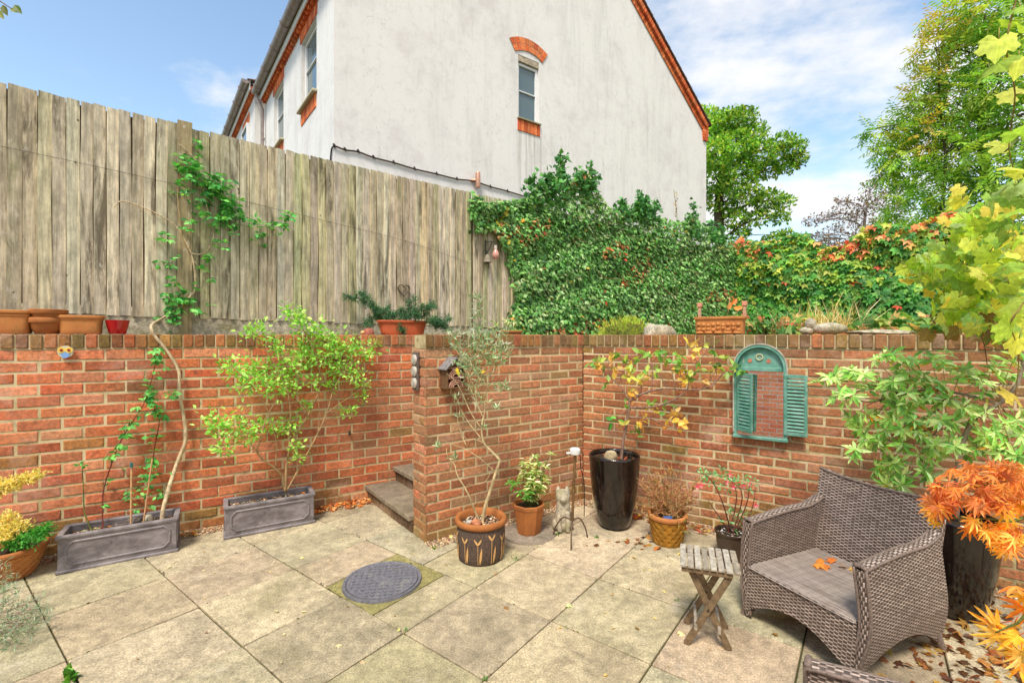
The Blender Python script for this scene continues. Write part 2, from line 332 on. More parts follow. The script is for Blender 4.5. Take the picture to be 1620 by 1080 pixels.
M = dict(brick=mat_brick(), mortar=mat_mortar(), slab=mat_slab(), fence=mat_fence(), render=mat_render(), wicker=mat_wicker(), seat=mat_wicker(True),
    terra=mat_terracotta('terracotta', (.43, .155, .040, 1), (.31, .105, .028, 1), .55), terra_pale=mat_terracotta('pale_terracotta', (.54, .225, .062, 1), (.45, .165, .046, 1), .55),
    terra_red=mat_terracotta('orange_plastic_terracotta', (.56, .13, .045, 1), (.46, .10, .035, 1), .1), yellow=mat_terracotta('yellow_glazed_terracotta', (.43, .20, .020, 1), (.27, .125, .012, 1), .85),
    glaze=mat_glaze(), lead=mat_lead(), green=mat_green(), leaf=mat_leaf('leaf'), gloss_leaf=mat_leaf('glossy_leaf', .46, .25), thin_leaf=mat_leaf('thin_leaf', .5, .5),
    bark=mat_attr('bark', .9, .5, 45, .006, .2, stretch=(1, 1, .35)), stone=mat_attr('pebble_stone', .8, .4, 30, .003, .3), matte=mat_attr('matte_painted', .7, .3, 40, .001, .35),
    soil=mat_attr('soil', .95, .6, 60, .01, .2, tint=(.05, .035, .022, 1)), ground=mat_attr('garden_ground', .95, .5, 6, .02, .2, tint=(.09, .085, .03, 1)),
    lichen=mat_attr('lichen_stone', .95, .5, 26, .012, .2, tint=(.50, .44, .32, 1), stain=(.22, .20, .07, 1), stain_amt=.6, stain_scale=7),
    concrete=mat_attr('concrete', .9, .4, 40, .004, .25, tint=(.30, .25, .19, 1), stain=(.10, .085, .05, 1), stain_amt=.6, stain_scale=5),
    wood=mat_attr('grey_wood', .8, .45, 40, .003, .25, stretch=(1, 1, 1)), black_plastic=mat_attr('black_plastic', .35, .3, 20, .0005, .5, tint=(.025, .02, .018, 1)),
    metal=mat_attr('rusty_metal', .55, .5, 60, .001, .5, metal=.4, tint=(.13, .075, .045, 1)), iron=mat_attr('dark_iron', .5, .4, 60, .001, .5, metal=.6, tint=(.06, .055, .05, 1)),
    copper=mat_attr('copper', .35, .25, 30, .0005, .5, metal=.8, tint=(.62, .33, .22, 1)), upvc=mat_attr('white_upvc', .35, .1, 20, 0, .5, tint=(.78, .78, .78, 1)),
    gutter=mat_attr('gutter_plastic', .4, .25, 10, 0, .45, tint=(.29, .235, .215, 1)), tile=mat_attr('roof_tile', .85, .5, 12, .006, .3, tint=(.16, .10, .07, 1)),
    red=mat_attr('red_glaze', .12, .15, 20, 0, .6, tint=(.42, .006, .012, 1), coat=.6), drain=mat_attr('cover_plastic', .55, .4, 60, .001, .4, tint=(.155, .155, .175, 1), stain=(.33, .31, .27, 1), stain_amt=.35, stain_scale=9),
    gold=mat_attr('painted_motif', .7, .3, 60, .0005, .35, tint=(.62, .36, .14, 1)), ceramic=mat_attr('ceramic', .3, .15, 40, .0005, .5), charcoal=mat_attr('charcoal_clay', .85, .75, 120, .003, .3, tint=(.105, .072, .054, 1)),
    fabric=mat_attr('cable_rubber', .6, .2, 40, 0, .3, tint=(.05, .035, .03, 1)))
def _glass(name, base, rough=.04):
    t = NT(name); return t.fin(base, rough, t.bump(t.noise(t.obj(), 1.5, 2), .004), .8)
M['pane'] = _glass('window_glass', (.10, .15, .165, 1))
def _mirror():
    t = NT('mirror_glass'); return t.fin((.93, .93, .93, 1), .0, None, .5, 1.0)
M['mirror'] = _mirror()
def _bulb():
    t = NT('pink_bulb_glass'); t.b.inputs['Transmission Weight'].default_value = .35; return t.fin((.80, .42, .33, 1), .15, None, .5)
M['bulb'] = _bulb()

# ------------------------------------------------------------------ leaf shapes (x across, y along, z up), size 1 = length
def fold(pts, drop=.12): return [(x, y, -drop*abs(x)*2) for x, y in pts]
LEAF = ([(0, 0, 0), (.26, .3, .06), (.25, .62, .05), (0, 1, -.08), (-.25, .62, .05), (-.26, .3, .06), (0, .5, -.02)], [(0, 1, 6), (1, 2, 6), (2, 3, 6), (3, 4, 6), (4, 5, 6), (5, 0, 6)])
LEAF4 = ([(0, 0, 0), (.26, .5, .07), (0, 1, -.06), (-.26, .5, .07)], [(0, 1, 2), (0, 2, 3)])
NARROW = ([(0, 0, 0), (.085, .45, .03), (0, 1, -.05), (-.085, .45, .03)], [(0, 1, 2), (0, 2, 3)])
LANCE = ([(0, 0, 0), (.14, .35, .05), (.125, .65, .04), (0, 1, -.1), (-.125, .65, .04), (-.14, .35, .05)], [(0, 1, 2, 3), (0, 3, 4, 5)])
_iv = [(0, 0), (.30, .02), (.50, .28), (.28, .42), (.30, .72), (.10, .70), (0, 1.0), (-.10, .70), (-.30, .72), (-.28, .42), (-.50, .28), (-.30, .02)]
IVY = (fold(_iv, .10)+[(0, .35, .05)], [(12, i, (i+1) % 12) for i in range(12)])
_iv5 = [(0, 0), (.42, .12), (.26, .45), (0, 1.0), (-.26, .45), (-.42, .12)]
IVY5 = (fold(_iv5, .10)+[(0, .35, .06)], [(6, i, (i+1) % 6) for i in range(6)])
def _maple(lobes, spread, inner, ser=0):
    pts = [(0, -.02)]; n = lobes
    for i in range(n):
        a = R(-spread+2*spread*i/(n-1)); L = .98-.34*abs(i-(n-1)/2)/((n-1)/2)
        st = 2*spread/(n-1)
        tip = (math.sin(a)*L, .12+math.cos(a)*L)
        if ser:
            for q, w_ in ((.62, -.26), (.80, -.15)): aa = a+R(st*w_); pts.append((math.sin(aa)*L*q, .12+math.cos(aa)*L*q))
        pts.append(tip)
        if ser:
            for q, w_ in ((.80, .15), (.62, .26)): aa = a+R(st*w_); pts.append((math.sin(aa)*L*q, .12+math.cos(aa)*L*q))
        if i < n-1: b = a+R(st/2); pts.append((math.sin(b)*inner, .12+math.cos(b)*inner))
    k = len(pts); return ([(x, y, -.25*(x*x+(y-.12)**2)) for x, y in pts]+[(0, .12, .03)], [(k, (i+1) % k, i) for i in range(k)])
MAPLE = _maple(9, 128, .30, 1); MAPLE = ([(x, y, z*2.4+.05*math.sin(9*x)) for x, y, z in MAPLE[0]], MAPLE[1])
def _vine():
    pts = [(0, .04)]
    for i, a in enumerate(np.arange(-156, 157, 12)):
        b = .56+max(.40*math.exp(-(a/24)**2), .28*math.exp(-((abs(a)-62)/22)**2), .16*math.exp(-((abs(a)-122)/22)**2)); r = b*(1.06 if i % 2 else .93); ar = R(a)
        pts.append((math.sin(ar)*r, .12+math.cos(ar)*r))
    k = len(pts); return ([(x, y, -.30*(x*x+(y-.12)**2)+.05*math.sin(7*x+3*y)) for x, y in pts]+[(0, .12, .03)], [(k, (i+1) % k, i) for i in range(k)])
VINE = _vine()
CREEP = _maple(5, 95, .5)
def rand_dirs(n, z=0.0, sp=1.0):
    d = rng.normal(size=(n, 3))*sp; d[:, 2] += z; return nrm(d)
def pick(pal, n, jit=.18):
    pal = A3(pal); c = pal[rng.integers(0, len(pal), n)]; return np.clip(c*(1+rng.normal(0, jit, (n, 1)))*(1+rng.normal(0, jit*.35, (n, 3))), .002, .95)
def pal(*l): return [S(*c) for c in l]
def smooth_path(P, k=4):
    P = A3(P); n = len(P)
    if n < 3: return np.array([P[0]+(P[-1]-P[0])*t for t in np.linspace(0, 1, k+1)])
    o = []
    for i in range(n-1):
        p0 = P[max(i-1, 0)]; p1 = P[i]; p2 = P[i+1]; p3 = P[min(i+2, n-1)]
        for t in np.linspace(0, 1, k, endpoint=False): o.append(.5*((2*p1)+(-p0+p2)*t+(2*p0-5*p1+4*p2-p3)*t*t+(-p0+3*p1-3*p2+p3)*t**3))
    o.append(P[-1]); return np.array(o)
def stem(mb, P, r0, r1, col, n=6, k=4, wob=0.0):
    P = smooth_path(P, k)
    if wob: P[1:-1] += rng.normal(0, wob, P[1:-1].shape)
    mb.tube(P, np.linspace(r0, r1, len(P)), n, col); return P

# ================================================================== GROUND, PAVING
YAW = R(37.36); SL = .595; GO = np.array([-3.821, 4.017])
def gp(a, b): return np.array([(a*math.cos(YAW)+b*math.sin(YAW)+GO[0])*SL, (-a*math.sin(YAW)+b*math.cos(YAW)+GO[1])*SL])
LW0 = A3((-2.31, 4.245)); LU = nrm((1.62, 1.0)); LN = np.array([LU[1], -LU[0]])          # left wall: point, direction, face normal
PW0 = A3((-.696, 3.734)); CN = A3((.721, 4.761)); PU = nrm(CN-PW0); PN = np.array([PU[1], -PU[0]])
RU = nrm((1.464, -1.0)); RN = np.array([RU[1], -RU[0]])
if np.dot(RN, CN) > 0: RN = -RN
FN0 = A3((-3.94, 3.6)); FU = nrm((1.257, 1.0)); FNN = np.array([FU[1], -FU[0]])
def xyz(p, z): return np.array([p[0], p[1], z])
mb = MB(); mb.add([(-400, -400, -.014), (400, -400, -.014), (400, 400, -.014), (-400, 400, -.014)], [(0, 1, 2, 3)]); struct(mb.build('ground', M['ground']))
mb = MB()
def slab(a0, a1, b0, b1):
    g = .0042/SL; c = gp((a0+a1)/2, (b0+b1)/2)
    if np.dot(c-LW0, LN) < -.25 or (np.dot(c-CN, RN) < -.25 and c[0] > .3): return
    ea = (gp(1, 0)-gp(0, 0))*((a1-a0)/2-g); eb = (gp(0, 1)-gp(0, 0))*((b1-b0)/2-g)
    tl = rng.normal(0, .0025, 2); col = A3((.455, .378, .245))*(1+rng.normal(0, .075))*(1+rng.normal(0, .03, 3))
    mb.box(xyz(c, -.02+rng.normal(0, .0012)), (ea[0], ea[1], tl[0]*.5), (eb[0], eb[1], tl[1]*.5), (0, 0, .02), col, 0, .004)
for b in range(-4, 9):
    for a in range(-5, 9):
        if b == 2 and a in (0, 1): continue
        if b == 3 and a in (0, 1): continue
        slab(a, a+1, b, b+1)
for q in ((0, .66, 2, 3), (1.53, 2, 2, 3), (0, 1.15, 3, 4), (1.15, 2, 3, 4)): slab(*q)
struct(mb.build('patio_paving', M['slab']))
mb = MB(); jp = []
for _ in range(5200):
    l = rng.integers(-5, 9); u = rng.uniform(-5, 9); dens = math.sin(u*2.1+l*3)+math.sin(u*5.3+l)
    if rng.random() > .30+.35*dens: continue
    jp.append(gp(l+rng.normal(0, .010), u) if rng.random() < .5 else gp(u, l+rng.normal(0, .010)))
jp = A3(jp); k = len(jp); ins = np.array([(np.dot(p-LW0, LN) > .02) and (np.dot(p-CN, RN) > .02) for p in jp]); jp = jp[ins]; k = len(jp)
JM = ([(.5, 0, 0), (0, .42, 0), (-.5, 0, 0), (0, -.42, 0), (.05, .03, .3), (0, 0, -.2)], [(0, 1, 4), (1, 2, 4), (2, 3, 4), (3, 0, 4)])
mb.leaves(np.concatenate([jp, rng.uniform(-.004, .001, (k, 1))], 1), rand_dirs(k)*A3((1, 1, .1)), np.tile((0, 0, 1.), (k, 1)), rng.uniform(.006, .020, k), pick(pal((92, 92, 44), (70, 62, 40), (112, 110, 52), (86, 72, 50), (130, 112, 80)), k), JM)
o = mb.build('joint_moss', M['stone'], None, True); struct(o, 'stuff'); o['label'] = 'moss and grit filling the joints between the paving slabs'
# mossy mortar round the cover
mb = MB(); c = gp(1.095, 2.5); ea = (gp(1, 0)-gp(0, 0))*.425; eb = (gp(0, 1)-gp(0, 0))*.495
mb.box(xyz(c, -.012), xyz(ea, 0), xyz(eb, 0), (0, 0, .008), (.30, .265, .10)); struct(mb.build('drain_surround', M['slab']))
MC = A3((-.875, 3.163, 0))
mc = thing('manhole_cover', 'round grey studded drain cover let into the paving', 'manhole cover', MC)
mb = MB(); mb.lathe([(.232, -.003), (.232, .012), (0.0, .012)], MC, 48)
ang = math.atan2(-math.sin(YAW), math.cos(YAW))
for i in range(-8, 9):
    for j in range(-8, 9):
        x, y = i*.027, j*.027
        if math.hypot(x, y) > .215 or (abs(i) < 3 and abs(j) < 2): continue
        if (i+j) % 2: continue
        X = x*math.cos(ang)-y*math.sin(ang); Y = x*math.sin(ang)+y*math.cos(ang)
        mb.box(MC+A3((X, Y, .0145)), (.010*math.cos(ang), .010*math.sin(ang), 0), (-.010*math.sin(ang), .010*math.cos(ang), 0), (0, 0, .003), (1, 1, 1), 0, .002)
mb.build('cover', M['drain'], mc)
mb = MB(); mb.lathe([(.236, -.003), (.236, .009), (.243, .014), (.256, .014), (.260, -.003)], MC, 48); mb.build('frame_ring', M['drain'], mc, True, 40)

# ================================================================== BRICK WALLS
CH, BL, JT = .0778, .24, .0128
P_LEFT = pal((202, 112, 70), (194, 100, 62), (208, 122, 80), (184, 96, 62), (200, 118, 78), (176, 92, 60), (210, 134, 98), (192, 106, 66))
P_PIER = pal((190, 118, 80), (182, 110, 74), (194, 132, 96), (172, 114, 76), (178, 124, 86), (198, 122, 82), (166, 104, 70), (186, 140, 106))
P_RIGHT = pal((176, 108, 70), (168, 102, 66), (184, 116, 76), (158, 96, 62), (172, 112, 72), (188, 118, 76), (164, 106, 68), (152, 94, 60))
P_COPE = pal((140, 96, 58), (158, 98, 58), (122, 90, 54), (172, 102, 62), (120, 86, 56), (150, 114, 66))
P_COPE_L = pal((168, 96, 56), (180, 98, 56), (140, 90, 54), (188, 110, 68), (128, 88, 56), (160, 118, 66))
MOSS = A3(S(128, 116, 52)); DAMP = A3(S(96, 76, 48))
def brick_face(mb, A, B, nrm2, z0, nc, palette, first_half=0, mossy=1.0, vivid=1.0, CH=CH, BL=BL):
    A, B = A3(A), A3(B); L = np.linalg.norm(B-A); u = (B-A)/L; n = A3(nrm2)
    for c in range(nc):
        x = -BL/2 if (c+first_half) % 2 else 0.0
        zz = z0+c*CH
        while x < L-.015:
            a, b = max(x, 0), min(x+BL-JT, L); x += BL
            if b-a < .02: continue
            col = A3(palette[rng.integers(len(palette))])*(1+rng.normal(0, .10))*(1+rng.normal(0, .035, 3))*vivid
            pm = .85*mossy if c == 0 else (.5 if c == 1 else (.28 if c == 2 else (.10 if c < 5 or c > nc-3 else .05)))*mossy
            if rng.random() < pm: k = rng.uniform(.25, .75); col = col*(1-k)+(MOSS if rng.random() < .6 else DAMP)*k
            dp = rng.normal(0, .0016); za, zb = zz+JT/2+rng.normal(0, .0012), zz+CH-JT/2+rng.normal(0, .0012); bv = rng.uniform(.0035, .009)
            tilt = rng.normal(0, .0012)
            def pt(xx, z, d): q = A+u*(xx+rng.normal(0, .0013))+n*(d+dp); return (q[0], q[1], z+rng.normal(0, .0013))
            V = [pt(a, za, -.02), pt(b, za, -.02), pt(b, zb, -.02), pt(a, zb, -.02),
                 pt(a, za, -bv), pt(b, za+tilt, -bv), pt(b, zb+tilt, -bv), pt(a, zb, -bv),
                 pt(a+bv, za+bv, 0), pt(b-bv, za+bv+tilt, 0), pt(b-bv, zb-bv+tilt, 0), pt(a+bv, zb-bv, 0)]
            F = [(8, 9, 10, 11)]+[(i, (i+1) % 4, (i+1) % 4+4, i+4) for i in range(4)]+[(4+i, 4+(i+1) % 4, 8+(i+1) % 4, 8+i) for i in range(4)]
            mb.add(V, F, col)
def coping(mb, A, B, n, zb, palette, thick=.235, over=.012):
    A, B, n = A3(A), A3(B), A3(n); L = np.linalg.norm(B-A); u = (B-A)/L; k = int(L/.0775); stp = L/k
    for i in range(k):
        c = A+u*(i+.5)*stp+n*(over-thick/2+rng.normal(0, .002)); col = A3(palette[rng.integers(len(palette))])*(1+rng.normal(0, .15))*(1+rng.normal(0, .05, 3))
        if rng.random() < .3: kk = rng.uniform(.2, .6); col = col*(1-kk)+MOSS*kk*.9
        tz = rng.normal(0, .0015)
        mb.box(xyz(c, zb+.0575+tz), xyz(u, 0)*(stp/2-.0045), xyz(n, 0)*(thick/2), (0, 0, .0535), col, 0, .007)
    mbm = MB()
    return mbm
def wall_core(mb, A, B, n, z1, thick=.215, d=.0052):
    A, B, n = A3(A), A3(B), A3(n); c = (A+B)/2-n*(d+thick/2); L = np.linalg.norm(B-A); u = (B-A)/L
    mb.box(xyz(c, z1/2-.05), xyz(u, 0)*(L/2-.0075), xyz(n, 0)*thick/2, (0, 0, z1/2+.05))
NC = 20; ZT = NC*CH; WT = ZT+.115
def garden_wall(label, A, B, n, palette, cpal, ends=(), half=0, mossy=1.0, vivid=1.0, nc=20, bl=.24):
    ch_ = ZT/nc
    t = thing('brick_wall', label, 'wall', xyz(A, 0))
    mb = MB(); brick_face(mb, A, B, n, 0, nc, palette, half, mossy, vivid, ch_, bl)
    for (a, b, nn, h) in ends: brick_face(mb, a, b, nn, 0, nc, palette, h, mossy*1.6, vivid, ch_, bl)
    mb.build('brickwork', M['brick'], t)
    mb = MB(); wall_core(mb, A, B, n, ZT); mb.build('mortar', M['mortar'], t)
    mb = MB(); coping(mb, A, B, n, ZT+.004, cpal); mb.build('coping', M['brick'], t)
    mb = MB(); A2, B2 = A3(A), A3(B); c = (A2+B2)/2-A3(n)*.105; u = nrm(B2-A2); L = np.linalg.norm(B2-A2)
    mb.box(xyz(c, ZT+.055), xyz(u, 0)*(L/2-.004), xyz(n, 0)*.105, (0, 0, .054)); mb.build('coping_mortar', M['mortar'], t)
    return t
garden_wall('long orange brick wall at left behind the two grey troughs', LW0-LU*4.2, LW0+LU*3.4, LN, P_LEFT, P_COPE_L, vivid=1.12, nc=18, bl=.252)
PB = PW0-PN*.225
garden_wall('free-ended brick wall beside the steps, carrying the little insect house', PW0+PU*.002, CN+PU*.006, PN, P_PIER, P_COPE, ends=((PB, PW0, -PU, 1),), half=1, mossy=1.25)
garden_wall('right-hand brick wall on which the green shutter mirror hangs', CN, CN+RU*5.4, RN, P_RIGHT, P_COPE, half=1, mossy=1.1, nc=21, bl=.228, vivid=1.05)
# the house wall behind the photographer, seen only in the mirror
HBN = nrm((.564, .826)); HBU = np.array([HBN[1], -HBN[0]]); hb = -HBN*1.5
t = thing('house_wall', 'bright orange brick wall with pale joints seen in the shutter mirror', 'wall', xyz(hb, 0))
mb = MB(); brick_face(mb, hb-HBU*3, hb+HBU*2.2, HBN, 0, 34, pal((246, 158, 120), (240, 146, 108), (248, 166, 130)), 0, 0, 1.1); mb.build('brickwork', M['matte'], t)
mb = MB(); wall_core(mb, hb-HBU*3, hb+HBU*2.2, HBN, 34*CH, .2); mb.build('mortar', mat_attr('pale_mortar', .9, .2, 20, .002, .2, tint=(.85, .80, .70, 1)), t)
mb = MB(); coping(mb, hb-HBU*3, hb+HBU*2.2, HBN, 34*CH+.004, P_COPE); mb.build('coping', M['brick'], t)

# upper garden ground (level behind the walls)
mb = MB(); q = [LW0-LU*30-LN*.12, LW0+LU*3.4-LN*.12, (60, 60), (-60, 60)]; mb.add([xyz(p, 1.5) for p in q], [(0, 1, 2, 3)])
q = [CN-PU*1.4-PN*.2, CN-PN*.2, CN+RU*5.4-RN*.2, (60, -30), (60, 60), LW0+LU*3.4-LN*.12]; mb.add([xyz(p, 1.5) for p in q], [(0, 1, 2, 3, 4, 5)])
struct(mb.build('upper_garden_ground', M['ground']))

# ================================================================== STEPS
ST0 = A3((-1.47, 4.74)); ST1 = A3((-.852, 3.925)); SU = nrm(ST1-ST0); SB = nrm((SU[1]*-1, SU[0]))   # SB points up the steps
if np.dot(SB, (1, .6)) < 0: SB = -SB
t = thing('garden_steps', 'low stone steps with upright brick risers between the two walls', 'steps', xyz(ST0, 0))
for k in range(7):
    z = .125+.15*k; off = SB*.29*k; wd = np.linalg.norm(ST1-ST0)
    lo, hi = (-.25 if k else .0), 1.0
    a = ST0+SU*(-.06 if k else -.03)+off+(SB*0); b = ST1+off+SU*.0
    if k: a = a-SU*.08*min(k, 3); b = b
    c = (a+b)/2; L = np.linalg.norm(b-a)/2
    mb = MB()
    for h in ((-1, 0), (0, 1)):
        cc = c+SU*L*(h[0]+h[1])/2+SB*.16
        mb.box(xyz(cc, z), xyz(SU, 0)*(L/2-.003), xyz(SB, 0)*.175, (0, 0, .022), A3((.27, .215, .15))*(1+rng.normal(0, .08)), 0, .006)
    mb.build('tread', M['slab'], t)
    mb = MB(); nb_ = int(2*L/.0775)
    for i in range(nb_):
        cc = a+SU*(i+.5)*(2*L/nb_)+SB*.06; mb.box(xyz(cc, (z-.022+z-.15-(.0 if k else 0))/2), xyz(SU, 0)*(L/nb_-.005), xyz(SB, 0)*.045, (0, 0, .063), A3(S(88, 66, 46))*(1+rng.normal(0, .25)), 0, .005)
    mb.box(xyz(c+SB*.20, (z-.022)/2-.01), xyz(SU, 0)*L*.985, xyz(SB, 0)*.12, (0, 0, (z-.022)/2), A3(S(70, 58, 40)))
    mb.build('riser', M['brick'], t)

# ================================================================== GRAVEL, FALLEN LEAVES
OCTA = ([(.5, 0, 0), (0, .42, 0), (-.5, 0, 0), (0, -.42, 0), (.05, .03, .32), (0, 0, -.2), (.3, .28, .12), (-.3, -.26, .14)], [(0, 6, 4), (6, 1, 4), (1, 2, 4), (2, 7, 4), (7, 3, 4), (3, 0, 4), (0, 1, 6), (2, 3, 7)])
GP = pal((206, 178, 140), (176, 140, 104), (150, 120, 92), (220, 202, 172), (160, 104, 72), (126, 106, 86), (196, 150, 110))
def strip_pts(A, B, n, w0, w1, k):
    A, B, n = A3(A), A3(B), A3(n); s = rng.random(k)[:, None]; d = (w0+(w1-w0)*rng.random(k)**1.2)[:, None]; return A+(B-A)*s+n*d
strips = [(LW0-LU*2.2, LW0+LU*.98, LN, .0, .15, 3800), (PW0, CN, PN, .0, .13, 1900), (CN, CN+RU*3.6, RN, .0, .17, 3600)]
mb = MB()
for A, B, n, a, b, k in strips:
    P = strip_pts(A, B, n, a, b, k); pos = np.concatenate([P, rng.uniform(.002, .012, (k, 1))], 1)
    mb.leaves(pos, rand_dirs(k, 0)*A3((1, 1, .15)), np.tile((0, 0, 1.0), (k, 1))+rng.normal(0, .25, (k, 3)), rng.uniform(.009, .021, k), pick(GP, k, .2), OCTA)
o = mb.build('gravel', M['stone'], None, True, 50); struct(o, 'stuff'); o['label'] = 'strip of small tan pebbles along the foot of the brick walls'
FALL = pal((196, 140, 66), (178, 108, 50), (150, 96, 54), (214, 180, 96), (120, 74, 44), (206, 120, 44), (222, 206, 150), (132, 90, 60))
def litter(mb, pts, z, s0, s1, palette, tm=None):
    k = len(pts); n_ = np.tile((0, 0, 1.0), (k, 1))+rng.normal(0, .38, (k, 3)); d = rand_dirs(k)*A3((1, 1, .2))
    half = rng.random(k) < .5; pos = np.concatenate([pts, rng.uniform(z, z+.012, (k, 1))], 1); sz = rng.uniform(s0, s1, k); cl = pick(palette, k, .22)
    mb.leaves(pos[half], d[half], n_[half], sz[half], cl[half], LEAF); h2 = ~half
    mb.leaves(pos[h2], d[h2], n_[h2], sz[h2], cl[h2], CREEP if tm is None else tm)
mb = MB()
litter(mb, strip_pts(LW0+LU*.18, LW0+LU*.98, LN, .0, .16, 260), .014, .03, .055, pal((206, 128, 62), (190, 106, 50), (214, 156, 96), (150, 90, 56), (222, 176, 120)))
litter(mb, strip_pts(LW0-LU*.75, LW0-LU*.45, LN, .02, .15, 36), .012, .025, .045, FALL)
litter(mb, strip_pts(CN+RU*.35, CN+RU*1.9, RN, .03, .24, 130), .012, .03, .055, FALL+pal((176, 60, 46), (196, 80, 50)))
litter(mb, strip_pts(CN+RU*1.9, CN+RU*4.2, RN, .03, .95, 330), .006, .03, .07, pal((96, 62, 38), (120, 78, 46), (150, 100, 56), (78, 52, 34), (170, 124, 62), (186, 150, 70)))
litter(mb, A3((2.45, 2.35))+rng.normal(0, .26, (300, 2)), .004, .025, .06, pal((96, 62, 38), (120, 78, 46), (150, 100, 56), (84, 56, 36), (176, 126, 66), (186, 156, 80), (130, 70, 40)))
litter(mb, A3((2.05, 2.0))+rng.normal(0, .22, (60, 2)), .004, .03, .06, pal((96, 62, 38), (120, 78, 46), (150, 100, 56), (190, 150, 70)))
litter(mb, np.stack([rng.uniform(-2.6, 1.6, 70), rng.uniform(2.2, 4.1, 70)], 1), .003, .015, .036, pal((222, 200, 140), (212, 180, 110), (222, 214, 170), (226, 214, 160), (170, 130, 80)))
litter(mb, A3((.95, 3.72))+rng.normal(0, .16, (22, 2)), .003, .03, .055, FALL)
o = mb.build('fallen_leaves', M['leaf']); struct(o, 'stuff'); o['label'] = 'dry brown and yellow autumn leaves scattered on the paving'
WEED = pal((86, 140, 44), (110, 160, 56), (70, 120, 40))
def rosette(name, label, x, y, n, size, palette, tm, z=0.0, up=.8, rad=.02, group=None):
    c = A3((x, y, z)); mb = MB(); d = rand_dirs(n, up); mb.leaves(c+rng.normal(0, rad, (n, 3))*A3((1, 1, .1)), d, np.cross(d, rand_dirs(n)), rng.uniform(size*.6, size, n), pick(palette, n), tm)
    return tag(mb.build(name, M['leaf']), label, 'weed', group)
def gxy(px, py): Y = EYE*FPX/(py-HY); return ((px-CX)/FPX*Y, Y)
for (px, py, n, s, lb) in ((112, 1071, 16, .07, 'bright green weed in the paving joint nearest the bottom left corner'), (640, 999, 10, .022, 'tiny weed in the joint crossing below the drain cover'), (684, 868, 12, .04, 'grassy weed tuft by the foot of the free-ended wall'), (815, 886, 12, .03, 'small weed in the joint right of the leaf-patterned pot'), (767, 1074, 8, .03, 'small weed in the joint at the bottom middle edge'), (882, 846, 12, .03, 'little weed at the foot of the mossy stone animal'), (945, 850, 14, .035, 'little weed beside the foot of the tall black pot'), (1072, 950, 10, .025, 'small weed in the joint behind the slatted table legs')):
    rosette('weed', lb, *gxy(px, py), n, s, WEED, LEAF if s > .05 else LANCE, 0, .9, .012)

# ================================================================== FENCE
def fpt(t_, z, d=0.0): p = FN0+FU*t_+FNN*d; return np.array([p[0], p[1], z])
def ft(px): return (planeY(px, FN0, 1.257)-FN0[1])/FU[1]
FB = pal((202, 190, 162), (194, 181, 152), (208, 197, 171), (188, 176, 146), (210, 199, 174), (198, 189, 150))
t = thing('timber_fence', 'tall weathered board fence standing behind the left brick wall', 'fence', fpt(0, 1.5))
TP = ft(290); TJ = ft(746); TEND = 11.45
def boards(t0, t1, z0a, z0b, zt, sp=.0815):
    mb = MB(); k = int((t1-t0)/sp); stp = (t1-t0)/k
    for i in range(k):
        a = t0+i*stp; w_ = stp-rng.uniform(.0020, .0055); lean = rng.normal(0, .0022); zb = z0a+(z0b-z0a)*i/k+rng.normal(0, .004); ztp = zt+rng.normal(0, .003)
        th0, th1 = .027, .006; wig = rng.normal(0, .003); rows = 6; P = []
        for r in range(rows+1):
            z = zb+(ztp-zb)*r/rows; x0 = a+lean*(r/rows-.5)*2+wig*math.sin(r*1.3+i); x1 = x0+w_
            P.append([fpt(x0, z, .004), fpt(x0, z, .004+th0), fpt(x0+w_*.5, z, .004+.0165+rng.normal(0, .0008)), fpt(x1, z, .004+th1), fpt(x1, z, .0)])
        P = A3(P); V = P.reshape(-1, 3); F = []
        for r in range(rows):
            for j in range(5): F.append((r*5+j, r*5+(j+1) % 5, (r+1)*5+(j+1) % 5, (r+1)*5+j))
        F += [tuple(range(5))[::-1], tuple(rows*5+j for j in range(5))]
        mb.add(V, [f[::-1] for f in F], A3(FB[rng.integers(len(FB))])*(1+rng.normal(0, .10))*(1+rng.normal(0, .025, 3)))
    c = fpt((t0+t1)/2, (z0a+z0b)/2/2+zt/2, -.012); mb.box(c, xyz(FU, 0)*(t1-t0)/2, xyz(FNN, 0)*.004, (0, 0, (zt-(z0a+z0b)/2)/2-.03), A3(S(120, 106, 82)))  # backing sheet added behind the boards, blocks the sky so gaps read dark
    return mb
boards(-2.2, TP-.035, 1.90, 1.825, 3.605).build('fence_panel', M['fence'], t)
boards(TP+.045, TJ-.01, 1.825, 1.79, 3.585).build('fence_panel', M['fence'], t)
boards(TJ+.02, TEND, 1.78, 1.70, 3.585).build('fence_panel', M['fence'], t)
for (tt, wd, z0, z1) in ((TP+.01, .056, 1.62, 3.63),):
    mb = MB(); c = fpt(tt, (z0+z1)/2, .034); mb.box(c, xyz(FU, 0)*wd, xyz(FNN, 0)*.012, (0, 0, (z1-z0)/2), A3(S(160, 144, 110)), 0, .003); mb.build('cover_strip', M['fence'], t)
for (tt, z1) in ((TP, 3.5), (TJ, 3.5), (TP+1.6, 3.5)):
    mb = MB(); mb.box(fpt(tt, 1.5+(z1-1.5)/2, -.06), xyz(FU, 0)*.05, xyz(FNN, 0)*.045, (0, 0, (z1-1.5)/2), A3(S(130, 118, 90)), 0, .004); mb.build('post', M['fence'], t)
for (a, b, z1a) in ((-2.2, TP-.005, 1.915), (TP+.005, TJ, 1.84), (TJ+.01, TEND, 1.77)):
    mb = MB(); mb.box(fpt((a+b)/2, (1.5+z1a)/2, -.004), xyz(FU, 0)*(b-a)/2, xyz(FNN, 0)*.014, (0, 0, (z1a-1.5)/2), A3(S(150, 140, 108)), 0, .003); mb.build('gravel_board', M['lichen'], t)
